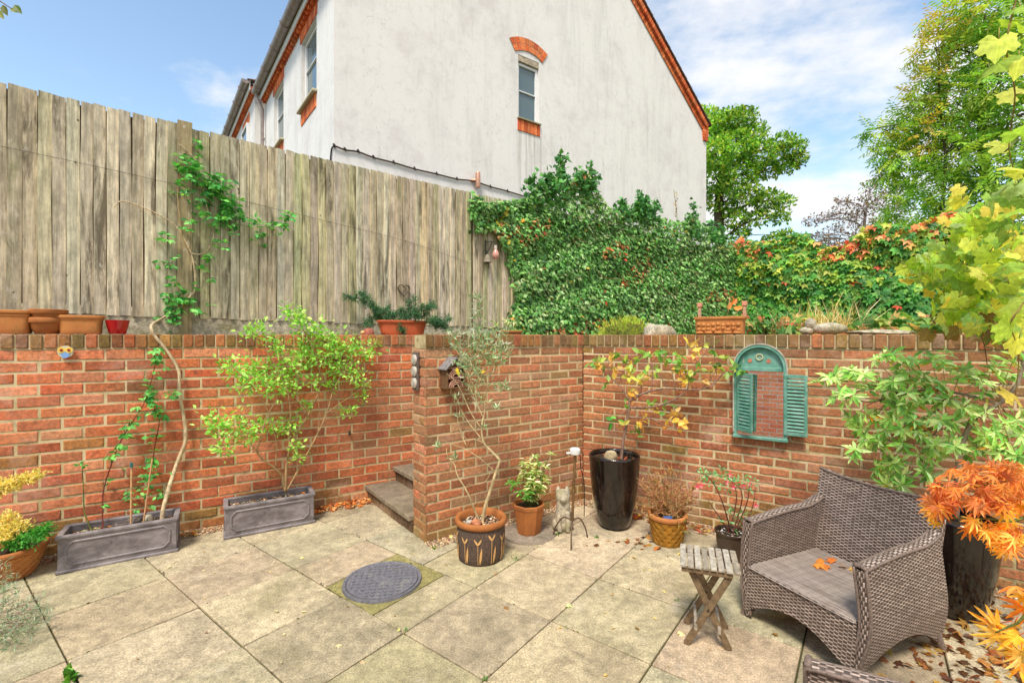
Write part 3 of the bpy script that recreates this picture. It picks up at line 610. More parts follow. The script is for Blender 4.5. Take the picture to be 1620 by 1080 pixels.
for (pts, lb) in ((((-5, 232), (120, 258), (290, 296), (420, 328)), 'thin upper support wire strung along the left of the fence'), (((395, 322), (520, 352), (640, 382), (745, 418)), 'thin sagging support wire strung along the right of the fence')):
    P = []
    for px, py in pts: tt = ft(px); Y = planeY(px, FN0, 1.257); P.append(fpt(tt, EYE-(py-HY)*Y/FPX, .034))
    mb = MB(); mb.tube(smooth_path(P, 5), .0016, 5); 
    for p in P[1:3]: mb.tube([p-xyz(FNN, 0)*.02, p+xyz(FNN, 0)*.004], .005, 6)
    tag(mb.build('fence_wire', M['iron']), lb, 'wire')
# back fence under the creeper
BU = nrm((1.257, -1.0)); B0 = FN0+FU*TEND; BNN = -np.array([-BU[1], BU[0]])
def bpt(t_, z, d=0.0): p = B0+BU*t_+BNN*d; return np.array([p[0], p[1], z])
t = thing('timber_fence', 'far garden fence almost hidden by orange and green creeper', 'fence', bpt(0, 1.5))
mb = MB()
for i in range(74): mb.box(bpt(i*.11+.055, 2.5), xyz(BU, 0)*.056, xyz(BNN, 0)*.009, (0, 0, 1.0), A3(S(120, 100, 74))*(1+rng.normal(0, .15)))
mb.build('fence_panel', M['fence'], t)

# ================================================================== HOUSES
H0 = A3((-2.667, 7.0)); HG = nrm((1.405, 1.0)); HGN = np.array([HG[1], -HG[0]]); HS = nrm((-.777, 1.0)); HSN = np.array([-HS[1], HS[0]])
def hg(t_, z, d=0.0): p = H0+HG*t_+HGN*d; return np.array([p[0], p[1], z])
def hs(s_, z, d=0.0): p = H0+HS*s_+HSN*d; return np.array([p[0], p[1], z])
GW = 9.71; EV = 7.35; SLP = .80; AP = EV+GW/2*SLP; Z0 = 1.4
rl = lambda x: EV+SLP*min(x, GW-x)
OB = pal((222, 118, 68), (210, 104, 58), (230, 132, 80), (200, 98, 60), (214, 124, 76))
hmort = mat_attr('house_mortar', .9, .25, 20, .002, .2, tint=(.50, .36, .22, 1))
hbrick = mat_attr('house_brick', .9, .4, 30, .004, .2)
t = thing('rendered_house', 'tall white rendered house with brick-trimmed gable beyond the fence', 'house', hg(0, Z0))
wa, wb, wz0, wz1 = 3.42, 3.93, 5.86, 7.08
S1 = [(.91, 1.87), (3.30, 4.22)]; sz0, sz1 = 5.72, 6.95; SLEN = 5.35
mb = MB()
mb.add([hg(0, Z0), hg(wa, Z0), hg(wa, rl(wa)), hg(0, EV)], [(0, 1, 2, 3)])
mb.add([hg(wa, Z0), hg(wb, Z0), hg(wb, wz0), hg(wa, wz0)], [(0, 1, 2, 3)])
mb.add([hg(wa, wz1), hg(wb, wz1), hg(wb, rl(wb)), hg(wa, rl(wa))], [(0, 1, 2, 3)])
mb.add([hg(wb, Z0), hg(GW, Z0), hg(GW, EV), hg(GW/2, AP), hg(wb, rl(wb))], [(0, 1, 2, 3, 4)])
xs = [0]+[v for p in S1 for v in p]+[SLEN]
for i in range(len(xs)-1):
    a, b = xs[i], xs[i+1]
    if i % 2 == 0: mb.add([hs(a, Z0), hs(b, Z0), hs(b, EV), hs(a, EV)], [(3, 2, 1, 0)])
    else:
        mb.add([hs(a, Z0), hs(b, Z0), hs(b, sz0), hs(a, sz0)], [(3, 2, 1, 0)]); mb.add([hs(a, sz1), hs(b, sz1), hs(b, EV), hs(a, EV)], [(3, 2, 1, 0)])
def reveal(f, a, b, z0, z1, d=.12):
    for p, q in (((a, z0), (b, z0)), ((b, z0), (b, z1)), ((b, z1), (a, z1)), ((a, z1), (a, z0))): mb.add([f(p[0], p[1]), f(q[0], q[1]), f(q[0], q[1], -d), f(p[0], p[1], -d)], [(0, 1, 2, 3)])
reveal(hg, wa, wb, wz0, wz1)
for a, b in S1: reveal(hs, a, b, sz0, sz1)
bk = hg(GW, Z0)[:2]+HS*8; bl = hs(SLEN, Z0)[:2]+HG*GW                      # right side wall
mb.add([hg(GW, Z0), xyz(bk, Z0), xyz(bk, EV), hg(GW, EV)], [(0, 1, 2, 3)])
mb.build('wall', M['render'], t)
def window(f, a, b, z0, z1, d, mull, par):
    u = nrm(f(1, 0)-f(0, 0)); n = nrm(f(0, 0, 1)-f(0, 0, 0)); fr = MB(); w_ = .055
    def bar(x0, x1, y0, y1, dd=d, th=.03): fr.box((f(x0, y0, -dd)+f(x1, y1, -dd))/2, u*(x1-x0)/2, n*th, A3((0, 0, (y1-y0)/2)), (1, 1, 1), 0, .006)
    bar(a+.001, a+w_, z0+.001, z1-.001); bar(b-w_, b-.001, z0+.001, z1-.001); bar(a+w_, b-w_, z0+.001, z0+w_); bar(a+w_, b-w_, z1-w_, z1-.001)
    for m_ in mull:
        if m_[0] == 'h': bar(a+w_, b-w_, m_[1]-.012, m_[1]+.012, d-.004, .022)
        else: bar(m_[1]-.03, m_[1]+.03, z0+w_, z1-w_, d-.004, .026)
    w = fr.build('window', M['upvc'], par)
    g = MB(); g.add([f(a+w_-.01, z0+w_-.01, -d-.004), f(b-w_+.01, z0+w_-.01, -d-.004), f(b-w_+.01, z1-w_+.01, -d-.004), f(a+w_-.01, z1-w_+.01, -d-.004)], [(0, 1, 2, 3)]); g.build('pane', M['pane'], w)
    return w
window(hg, wa, wb, wz0, wz1-.12, .075, [('h', 6.42)], t)
mb = MB(); mb.box(hg((wa+wb)/2, wz1-.06, -.04), xyz(HG, 0)*(wb-wa)/2*.998, xyz(HGN, 0)*.035, (0, 0, .058), (1, 1, 1), 0, .004); mb.build('window_head', mat_attr('stained_trim', .7, .5, 20, 0, .3, tint=(.42, .35, .25, 1)), t)
for a, b in S1:
    window(hs, a, b, sz0, sz1, .09, [('h', 6.42)], t)
    mb = MB(); mb.box(hs((a+b)/2, sz0-.02, .02), xyz(HS, 0)*((b-a)/2+.05), xyz(HSN, 0)*.06, (0, 0, .02), A3(S(190, 180, 150)), 0, .006); mb.build('window_sill', M['matte'], t)
    mb = MB(); k = 12
    for i in range(k): mb.box(hs(a+(b-a)*(i+.5)/k, sz0-.155, .0), xyz(HS, 0)*((b-a)/k/2-.005), xyz(HSN, 0)*.014, (0, 0, .11), A3(OB[rng.integers(len(OB))])*(1+rng.normal(0, .1)))
    mb.build('brick_sill', hbrick, t); mb = MB()
    for i in range(k): mb.box(hs(a-.06+(b-a+.12)*(i+.5)/k, sz1+.13, .0), xyz(HS, 0)*((b-a+.12)/k/2-.005), xyz(HSN, 0)*.014, (0, 0, .12), A3(OB[rng.integers(len(OB))])*(1+rng.normal(0, .1)))
    mb.build('brick_lintel', hbrick, t)
# gable window arch and sill
mb = MB(); cx = (wa+wb)/2+.0; Rr = .62; half = math.asin(.335/Rr); zc = 7.10-Rr*math.cos(half)
for ring in range(2):
    r0 = Rr+ring*.125; k = 8
    for i in range(k):
        a0 = -half+2*half*i/k; a1 = -half+2*half*(i+1)/k; g_ = .006/r0
        q = [hg(cx+math.sin(a)*r, zc+math.cos(a)*r, .002) for a, r in ((a0+g_, r0+.004), (a1-g_, r0+.004), (a1-g_, r0+.119), (a0+g_, r0+.119))]
        mb.extrude(q[::-1], xyz(HGN, 0)*.016, A3(OB[rng.integers(len(OB))])*(1+rng.normal(0, .12)))
mb.build('brick_arch', hbrick, t)
mb = MB(); ks = 16
for i in range(ks):
    a0 = -half+2*half*i/ks; a1 = -half+2*half*(i+1)/ks
    mb.extrude([hg(cx+math.sin(a)*r, zc+math.cos(a)*r, .0015) for a, r in ((a1, Rr), (a0, Rr), (a0, Rr+.248), (a1, Rr+.248))], xyz(HGN, 0)*.012)
mb.build('arch_mortar', hmort, t)
mb = MB(); mb.box(hg((wa+wb)/2, wz0-.012, .015), xyz(HG, 0)*.28, xyz(HGN, 0)*.035, (0, 0, .014), A3(S(150, 140, 110))); mb.build('window_sill', M['matte'], t)
mb = MB()
for i in range(7): mb.box(hg(wa-.02+.55*(i+.5)/7, wz0-.135, .004), xyz(HG, 0)*.0345, xyz(HGN, 0)*.014, (0, 0, .105), A3(OB[rng.integers(len(OB))])*(1+rng.normal(0, .12)))
mb.build('brick_sill', hbrick, t)
# brick verges under the gable tiles, with kneelers
mb = MB(); mm = MB(); vl = math.hypot(1, SLP)
for side in (0, 1):
    X = lambda x: x if side == 0 else GW-x
    k = int(GW/2*vl/.077)
    for row in range(2):
        for i in range(k):
            x = (i+.5)/k*GW/2; uu = nrm(hg(X(x+.1), rl(x+.1))-hg(X(x), rl(x))); vv = nrm(np.cross(uu, xyz(HGN, 0))); vv = vv if vv[2] > 0 else -vv
            mb.box(hg(X(x), rl(x), .012+.03*row)-vv*(.20-.115*row), uu*.0335, xyz(HGN, 0)*(.02+.03*row), vv*.052, A3(OB[rng.integers(len(OB))])*(1+rng.normal(0, .14)))
    q = [hg(X(0), rl(0)-.33, .001), hg(X(GW/2), AP-.33, .001), hg(X(GW/2), AP-.02, .001), hg(X(0), rl(0)-.02, .001)]
    mm.extrude(q if side == 0 else q[::-1], xyz(HGN, 0)*.008)
    for i in range(5): mb.box(hg(X(.08), EV-.10-.075*i, .02), xyz(HG, 0)*(.12-.008*i), xyz(HGN, 0)*.03, (0, 0, .034), A3(OB[rng.integers(len(OB))])*(1+rng.normal(0, .1)))
mb.build('verge_bricks', hbrick, t); mm.build('verge_mortar', hmort, t)
# eaves on the long side: corbel bricks, fascia, gutter
def eaves(par, s0, s1, off, ez):
    mb = MB(); k = int((s1-s0)/.075)
    for i in range(k):
        s_ = s0+(s1-s0)*(i+.5)/k
        if i % 2: mb.box(hs(s_, ez-.165, off+.032), xyz(HS, 0)*.036, xyz(HSN, 0)*.042, (0, 0, .034), A3(OB[rng.integers(len(OB))])*(1+rng.normal(0, .1)))
        mb.box(hs(s_, ez-.09, off+.045), xyz(HS, 0)*.034, xyz(HSN, 0)*.055, (0, 0, .034), A3(OB[rng.integers(len(OB))])*(1+rng.normal(0, .1)))
    mb.build('eaves_corbel', hbrick, par)
    mb = MB(); mb.box(hs((s0+s1)/2, ez-.02, off+.118), xyz(HS, 0)*(s1-s0)/2, xyz(HSN, 0)*.012, (0, 0, .125), (1, 1, 1), 0, .003); mb.build('fascia', M['upvc'], par)
    mb = MB(); P = []; n_ = 13; rr = .088
    for s_ in (s0-.03, s1+.02):
        P.append([hs(s_, ez+.055-rr*math.sin(a), off+.205-rr*math.cos(a)*1.0) for a in np.linspace(0, math.pi, n_)]+[hs(s_, ez+.05-(rr-.006)*math.sin(a), off+.205-(rr-.006)*math.cos(a)) for a in np.linspace(math.pi, 0, n_)])
    P = A3(P); V = P.reshape(-1, 3); m_ = 2*n_
    mb.add(V, [(j, (j+1) % m_, m_+(j+1) % m_, m_+j) for j in range(m_)]+[tuple(range(n_)), tuple(range(m_, m_+n_))])
    for s_ in np.arange(s0+.4, s1, .9):
        ring = [hs(s_, ez+.055-(rr+.008)*math.sin(a), off+.205-(rr+.008)*math.cos(a)) for a in np.linspace(0, math.pi, n_)]; mb.tube(ring, .014, 6)
    mb.build('gutter', M['gutter'], par, True, 40)
eaves(t, -.05, SLEN-.15, 0.0, EV)
def roofplane(mb, a, b, c, d):                                             # tiled slope: eave a-b, ridge d-c
    a, b, c, d = A3(a), A3(b), A3(c), A3(d); n = nrm(np.cross(b-a, d-a)); n = n if n[2] > 0 else -n; rows = int(np.linalg.norm(d-a)/.28)
    for r in range(rows):
        p, q = r/rows, (r+1)/rows+.02; e0, e1 = a+(d-a)*p, b+(c-b)*p; f0, f1 = a+(d-a)*q, b+(c-b)*q
        k = max(1, int(np.linalg.norm(e1-e0)/.27))
        for i in range(k):
            u0, u1 = i/k, (i+.97)/k; col = A3((1, 1, 1))*(1+rng.normal(0, .12))
            mb.extrude([e0+(e1-e0)*u0+n*.03, e0+(e1-e0)*u1+n*.03, f0+(f1-f0)*u1+n*.004, f0+(f1-f0)*u0+n*.004], -n*.016, col)
mb = MB(); ov = .16
Ea, Eb = hg(-.12, EV+.02-.12*SLP+.06, ov*.6), hs(SLEN-.1, EV+.02-.12*SLP+.06, .12); Rg, Rh = hg(GW/2, AP+.06, ov*.6), hs(SLEN+.0, AP+.06, 0)+xyz(HG, 0)*GW/2
roofplane(mb, Ea, Eb, Rh, Rg)
Fa, Fb = hg(GW+.12, EV+.02-.12*SLP+.06, ov*.6), xyz(bk, EV-.02)
roofplane(mb, Fa, Fb, Rh, Rg); mb.build('roof', mat_attr('roof_tiles', .85, .45, 14, .006, .3, tint=(.15, .10, .075, 1)), t)
mb = MB(); mb.tube([hs(SLEN-.22, EV+.02, .2), hs(SLEN-.22, EV-.12, .19), hs(SLEN-.24, EV-.35, .08), hs(SLEN-.24, Z0, .07)], .038, 10)
for z in (6.3, 4.6): mb.tube([hs(SLEN-.24, z-.025, .07), hs(SLEN-.24, z+.025, .07)], .048, 10)
mb.build('downpipe', M['gutter'], t, True, 40)
# the next house in the row, stepping forward and higher
t = thing('rendered_house', 'farther white house of the row with hipped roof behind the grey downpipe', 'house', hs(SLEN, Z0))
mb = MB(); OF = .20; E2 = EV+.22; a, b = SLEN, SLEN+7.5
mb.add([hs(a, Z0, OF), hs(b, Z0, OF), hs(b, E2, OF), hs(a, E2, OF)], [(3, 2, 1, 0)]); mb.add([hs(a, Z0, OF), hs(a, E2, OF), hs(a, E2, -5), hs(a, Z0, -5)], [(3, 2, 1, 0)])
mb.build('wall', M['render'], t)
for w0 in (a+.75, a+3.4):
    window(lambda x, z, d=0.0: hs(x, z, d+OF+.10), w0, w0+.9, 5.8, 7.0, .07, [('h', 6.5)], t)
    mb = MB()
    for i in range(12): mb.box(hs(w0-.06+1.02*(i+.5)/12, 7.14, OF), xyz(HS, 0)*.037, xyz(HSN, 0)*.014, (0, 0, .12), A3(OB[rng.integers(len(OB))])*(1+rng.normal(0, .1)))
    mb.build('brick_lintel', hbrick, t)
eaves(t, a-.12, b, OF, E2)
mb = MB(); e0, e1 = hs(a-.18, E2+.05, OF+.16), hs(b, E2+.05, OF+.16); r0, r1 = hs(a+2.1, E2+1.9, -2.4), hs(b, E2+1.9, -2.4); e2 = hs(a-.18, E2+.05, -5)
roofplane(mb, e0, e1, r1, r0); roofplane(mb, e2, e0, r0+A3((0, 0, .001)), r0); mb.build('roof', bpy.data.materials['roof_tiles'], t)
mb = MB(); mb.box(hs(a-.09, E2-.03, -2.35), xyz(HS, 0)*.08, xyz(HSN, 0)*2.45, (0, 0, .03)); mb.build('soffit', M['upvc'], t)
# cable and copper lamp on the gable
def gpx(px, py, d=0.0):
    r = (px-CX)/FPX; tt = (r*7+2.667)/(1.405-r); Y = 7+tt; p = np.array([r*Y, Y, EYE-(py-HY)*Y/FPX]); return p+xyz(HGN, 0)*d
cp = [(513, 262), (517, 248), (522, 236), (528, 232), (545, 238), (566, 241), (590, 250), (622, 258), (655, 268), (690, 276), (722, 284), (748, 287), (775, 296), (802, 303), (850, 318)]
mb = MB(); P = [hs(.1, 0, .02)*A3((1, 1, 0))+A3((0, 0, gpx(517, 250)[2]-.1))]+[gpx(a, b, .022) for a, b in cp[3:]]
P.insert(1, hs(.06, gpx(522, 238)[2], .02)); mb.tube(smooth_path(P, 3), .013, 6)
for q in P[2:]: mb.box(q+A3((0, 0, .015)), (.012, 0, 0), (0, .03, 0), (0, 0, .014))
tag(mb.build('wall_cable', M['fabric'], None, True, 40), 'dark cable clipped along the white gable just above the fence', 'cable')
c = gpx(752, 287, .09); t = thing('wall_lamp', 'small copper tube lamp on the cable along the white gable', 'lamp', c)
mb = MB(); mb.lathe([(.0, -.135), (.042, -.135), (.045, -.125), (.045, .125), (.042, .135), (.0, .135)], c, 18); mb.build('lamp_tube', M['copper'], t, True, 40)
mb = MB(); mb.tube([c-xyz(HGN, 0)*.09-xyz(HG, 0)*.09, c-xyz(HGN, 0)*.05-xyz(HG, 0)*.06, c], .024, 10); mb.build('bracket', M['copper'], t, True, 40)

# ================================================================== POTS AND PLANTERS
def lpt(s_, z, d=0.0): p = LW0+LU*s_+LN*d; return np.array([p[0], p[1], z])        # on the left wall's face
def ppt(s_, z, d=0.0): p = PW0+PU*s_+PN*d; return np.array([p[0], p[1], z])
def rpt(s_, z, d=0.0): p = CN+RU*s_+RN*d; return np.array([p[0], p[1], z])
def pebbles(mb, c, r, z, k, sx=1, sy=1, s0=.010, s1=.022, palette=GP):
    a = rng.uniform(0, 2*math.pi, k); q = np.sqrt(rng.random(k))*r
    pos = np.stack([c[0]+np.cos(a)*q*sx, c[1]+np.sin(a)*q*sy, z+rng.uniform(0, .008, k)], 1)
    mb.leaves(pos, rand_dirs(k)*A3((1, 1, .2)), np.tile((0, 0, 1.), (k, 1))+rng.normal(0, .25, (k, 3)), rng.uniform(s0, s1, k), pick(palette, k, .2), OCTA)
# two lead-grey troughs
def trough(loc, rot, label):
    t = thing('trough_planter', label, 'planter', (0, 0, 0), 'grey panelled troughs along the left wall')
    L, D, H = .70, .275, .262; mb = MB(); w_ = .022
    def ringbox(x0, y0, x1, y1, z0, z1, wl, bev=.004):
        mb.box(((x0+x1)/2, y0+wl/2, (z0+z1)/2), ((x1-x0)/2, 0, 0), (0, wl/2, 0), (0, 0, (z1-z0)/2), (1, 1, 1), 0, bev)
        mb.box(((x0+x1)/2, y1-wl/2, (z0+z1)/2), ((x1-x0)/2, 0, 0), (0, wl/2, 0), (0, 0, (z1-z0)/2), (1, 1, 1), 0, bev)
        for xx in (x0+wl/2, x1-wl/2): mb.box((xx, (y0+y1)/2, (z0+z1)/2), (wl/2, 0, 0), (0, (y1-y0)/2-wl+.0005, 0), (0, 0, (z1-z0)/2), (1, 1, 1), 0, min(bev, .002))
    ringbox(.012, .012, L-.012, D-.012, .02, H-.02, w_)
    mb.box((L/2, D/2, .03), (L/2-.03, 0, 0), (0, D/2-.03, 0), (0, 0, .008))
    mb.build('body', M['lead'], t)
    mb = MB(); ringbox(0, 0, L, D, H-.024, H, .036, .006); mb.build('rim', M['lead'], t)
    mb = MB(); ringbox(0, 0, L, D, 0, .022, .03, .007); mb.build('plinth', M['lead'], t)
    mb = MB()
    for (fx0, fx1, yy, s_) in ((.055, L-.055, .012, -1), (.055, L-.055, D-.012, 1)):
        zc0, zc1, c_ = .052, H-.05, .038
        P = [(fx0+c_, zc0), (fx1-c_, zc0), (fx1, zc0+c_), (fx1, zc1-c_), (fx1-c_, zc1), (fx0+c_, zc1), (fx0, zc1-c_), (fx0, zc0+c_)]
        mb.tube([(x, yy, z) for x, z in P], .0085, 8, closed=True)
    for xx in (.012, L-.012):
        P = [(.05+.03, .052), (D-.08, .052), (D-.05, .082), (D-.05, H-.08), (D-.08, H-.05), (.08, H-.05), (.05, H-.08), (.05, .082)]
        mb.tube([(xx, y, z) for y, z in P], .0065, 8, closed=True)
    mb.build('panel_moulding', M['lead'], t, True, 50)
    mb = MB(); mb.grid([[(x, y, H-.055+rng.normal(0, .004)) for y in np.linspace(.034, D-.034, 6)] for x in np.linspace(.034, L-.034, 14)], flip=True); mb.build('soil', M['soil'], t)
    t.location = tuple(loc); t.rotation_euler = (0, 0, rot); return t
RT = math.atan2(LU[1], LU[0])
T1 = A3((-3.165, 3.235, 0)); T2 = A3((-2.345, 3.80, 0))
trough(T1, RT, 'grey trough planter at left holding the climber and canes')
trough(T2, RT, 'grey trough planter nearer the steps holding the lime-green shrub')
def tpt(T, x, y, z): p = T[:2]+LU*x-LN*y; return np.array([p[0], p[1], z])
for T, n_, lb in ((T1, 260, 'pale pebbles covering the soil of the left grey trough'), (T2, 200, 'pebbles and leaf litter on the soil of the grey trough near the steps')):
    mb = MB(); x = rng.uniform(.05, .65, n_); y = rng.uniform(.05, .225, n_)
    if T is T1: x = np.where(rng.random(n_) < .6, rng.uniform(.05, .36, n_), x)
    pos = np.array([tpt(T, a, b, .212+rng.uniform(0, .01)) for a, b in zip(x, y)])
    mb.leaves(pos, rand_dirs(n_)*A3((1, 1, .2)), np.tile((0, 0, 1.), (n_, 1))+rng.normal(0, .3, (n_, 3)), rng.uniform(.010, .024, n_), pick(GP+pal((225, 220, 205)), n_), OCTA)
    k = 14; pos = np.array([tpt(T, a, b, .222) for a, b in zip(rng.uniform(.06, .64, k), rng.uniform(.06, .21, k))]); mb.leaves(pos, rand_dirs(k)*A3((1, 1, .2)), np.tile((0, 0, 1.), (k, 1))+rng.normal(0, .3, (k, 3)), rng.uniform(.03, .05, k), pick(FALL, k), LEAF)
    o = mb.build('gravel_mulch', M['stone'], None, True, 60); struct(o, 'stuff'); o['label'] = lb
def rock(name, label, c, s_, mat, col=(1, 1, 1), cat='stone', wob=.22, seed=0):
    r2 = np.random.default_rng(seed); mb = MB(); n, m = 18, 11; P = []; ph = r2.uniform(0, 6, 8); am = r2.normal(0, wob*.5, 8)
    for i in range(m):
        th = math.pi*i/(m-1); row = []
        for k in range(n):
            a = 2*math.pi*k/n; d = A3((math.sin(th)*math.cos(a), math.sin(th)*math.sin(a), math.cos(th)))
            rr = 1+sum(am[q]*math.sin(ph[q]+(q % 3+1.5)*(d[q % 3]*1.7+d[(q+1) % 3])) for q in range(8))
            row.append(A3(c)+d*A3(s_)*rr)
        row.append(row[0]); P.append(row)
    mb.grid(P, col=col, flip=True); o = mb.build(name, mat, None, True); return tag(o, label, cat)
q = tpt(T1, .50, .17, .235); rock('stone', 'pale knobbly stone lying in the left grey trough', q, (.034, .03, .034), M['lichen'], wob=.3, seed=2)
q = tpt(T1, .38, .14, .225); rock('stone', 'dark slate lump lying in the middle of the left grey trough', q, (.05, .035, .03), M['stone'], S(96, 86, 80), wob=.4, seed=5)
# canes in trough 1
c0, c1 = tpt(T1, .40, .10, .20), Wp(208, 733, 3.55)
t = thing('plant_cane', 'thin bamboo cane with a blue-green cap in the left grey trough', 'cane', c0)
mb = MB(); mb.tube([c0, c1], .0055, 8, S(206, 164, 116)); mb.build('cane', M['wood'], t, True, 40)
mb = MB(); mb.tube([c1-A3((0, 0, .03)), c1+A3((0, 0, .006))], [.009, .0095], 10, S(44, 110, 110)); mb.build('cane_cap', M['matte'], t, True, 40)
c0, c1 = tpt(T1, .47, .12, .20), Wp(241, 725, 3.62)
mb = MB(); mb.tube([c0, c1], .0055, 8, S(200, 150, 110)); tag(mb.build('plant_cane', M['wood'], None, True, 40), 'plain bamboo cane wound by green climber shoots in the left trough', 'cane')

# leaf-patterned pot of the olive
C1 = A3((-.235, 3.52, 0)); t = thing('plant_pot', 'charcoal clay pot with painted leaf sprigs and terracotta rim, holding the olive', 'pot', C1)
mb = MB(); mb.lathe([(0, 0), (.158, 0), (.168, .012), (.176, .06), (.180, .14), (.181, .21), (.176, .25), (.172, .262)], C1, 48); mb.build('body', M['charcoal'], t, True, 40)
mb = MB(); mb.lathe([(.176, .256), (.190, .264), (.195, .280), (.193, .298), (.184, .306), (.170, .305), (.160, .296), (.155, .262), (.152, .22)], C1, 48); mb.build('rim', M['terra'], t, True, 50)
mb = MB(); mb.lathe([(.155, .252), (.0, .258)], C1, 40); mb.build('soil', M['soil'], t)
mb = MB()
def rbody(z): return np.interp(z, [0, .012, .06, .14, .21, .25], [.158, .168, .176, .180, .181, .176])+.0015
def motif(a, z0, z1, blade):
    P = [C1+A3((math.cos(a)*rbody(z), math.sin(a)*rbody(z), z)) for z in np.linspace(z0, z1, 8)]; mb.tube(P, .0022, 5)
    def blade_(za, zb, da, wd, lean):
        row = []
        for k in range(9):
            s_ = k/8; z = za+(zb-za)*s_; ww = wd*math.sin(math.pi*min(1, s_*.92+.08))**.8/.18; aa = a+da+lean*s_
            row.append([C1+A3((math.cos(aa+x*ww)*(rbody(z)+.0025), math.sin(aa+x*ww)*(rbody(z)+.0025), z)) for x in (-1, 0, 1)])
        mb.grid(row, flip=True)
    blade_(z1-.004, z1+.042, -.005, .0085, -.14); blade_(z1-.004, z1+.042, .005, .0085, .14)
    if blade: blade_(.022, .145, .085, .0085, .07)
for i in range(11): a = -1.62+i*2*math.pi/11; motif(a, .018, .165 if i % 2 == 0 else .19, True)
mb.build('leaf_motif', M['gold'], t, False)
mb = MB(); pebbles(mb, C1, .145, .258, 240); o = mb.build('gravel_mulch', M['stone'], None, True, 60); struct(o, 'stuff'); o['label'] = 'pebbles on the soil of the leaf-patterned pot'
rock('stone', 'smooth reddish stone lying in the leaf-patterned pot', C1+A3((-.03, -.055, .275)), (.045, .035, .026), M['stone'], S(186, 122, 88), seed=4, wob=.12)
rock('stone', 'small grey stone lying in the leaf-patterned pot', C1+A3((-.085, -.03, .27)), (.026, .02, .02), M['stone'], S(180, 172, 160), seed=9, wob=.12)
# octagonal terracotta pot on a pale disc
C2 = A3((.14, 3.945, 0)); mb = MB(); mb.lathe([(.225, -.001), (.222, .010), (0, .011)], C2-A3((.0, .015, 0)), 40); tag(mb.build('stepping_disc', M['concrete']), 'pale round concrete disc under the faceted terracotta pot', 'stepping stone')
t = thing('plant_pot', 'tall faceted terracotta pot on a round disc, holding the variegated shrub', 'pot', C2)
mb = MB(); a0 = math.pi/8+.1; mb.lathe([(0, .011), (.096, .011), (.100, .018), (.132, .215), (.137, .222), (.140, .248), (.136, .255), (.124, .255), (.120, .22)], C2, 8, a0=a0); mb.build('body', M['terra'], t)
mb = MB(); mb.lathe([(.125, .222), (0, .228)], C2, 8, a0=a0); mb.build('soil', M['soil'], t)
# tall black glazed planters
def tall_pot(loc, sc, label, rot=0):
    t = thing('tall_planter', label, 'planter', (0, 0, 0), 'tall black glazed planters')
    mb = MB(); mb.lathe([(0, .0), (.125, .0), (.132, .008), (.150, .07), (.172, .16), (.193, .28), (.207, .40), (.214, .50), (.217, .57), (.220, .592), (.219, .606), (.212, .612), (.203, .606), (.199, .58), (.195, .5)], (0, 0, .018), 56); mb.build('body', M['glaze'], t, True, 50)
    mb = MB(); mb.lathe([(.199, .568), (0, .575)], (0, 0, .018), 40); mb.build('soil', M['soil'], t)
    for a in (0.5, 2.6, 4.7): mb = MB(); mb.lathe([(.028, 0), (.03, .018), (0, .019)], (math.cos(a)*.09, math.sin(a)*.09, 0), 12); mb.build('pot_foot', M['black_plastic'], t)
    t.location = tuple(loc); t.scale = (sc, sc, sc); t.rotation_euler = (0, 0, rot); return t
K1 = A3((.895, 4.09, 0)); K2 = A3((2.655, 2.80, 0))
tall_pot(K1, 1.0, 'tall black glazed planter in the wall corner holding the magnolia'); tall_pot(K2, .93, 'tall black glazed planter behind the wicker armchair', 1.2)
rock('stone', 'smooth egg-shaped grey stone in the magnolia planter', K1+A3((-.05, -.08, .625)), (.052, .045, .062), M['stone'], S(176, 158, 124), seed=3, wob=.1)
c = K1+A3((.125, .0, .60)); t = thing('solar_lamp', 'little black box light at the rim of the magnolia planter', 'lamp', c)
mb = MB(); mb.box(c+A3((0, 0, .035)), (.030, 0, 0), (0, .024, 0), (0, 0, .014), (1, 1, 1), 0, .004); mb.build('case', M['black_plastic'], t)
mb = MB(); mb.tube([c-A3((0, 0, .03)), c+A3((0, 0, .022))], .006, 8); mb.build('spike', M['black_plastic'], t)
mb = MB(); k = 24; a = rng.uniform(0, 6.28, k); q = rng.uniform(.02, .17, k); mb.leaves(np.stack([K1[0]+np.cos(a)*q, K1[1]+np.sin(a)*q, np.full(k, .60)], 1), rand_dirs(k)*A3((1, 1, .2)), np.tile((0, 0, 1.), (k, 1))+rng.normal(0, .3, (k, 3)), rng.uniform(.03, .06, k), pick(pal((170, 84, 52), (150, 80, 50), (120, 70, 45)), k), LEAF)
o = mb.build('fallen_leaves', M['leaf']); struct(o, 'stuff'); o['label'] = 'brown fallen leaves on the soil of the magnolia planter'
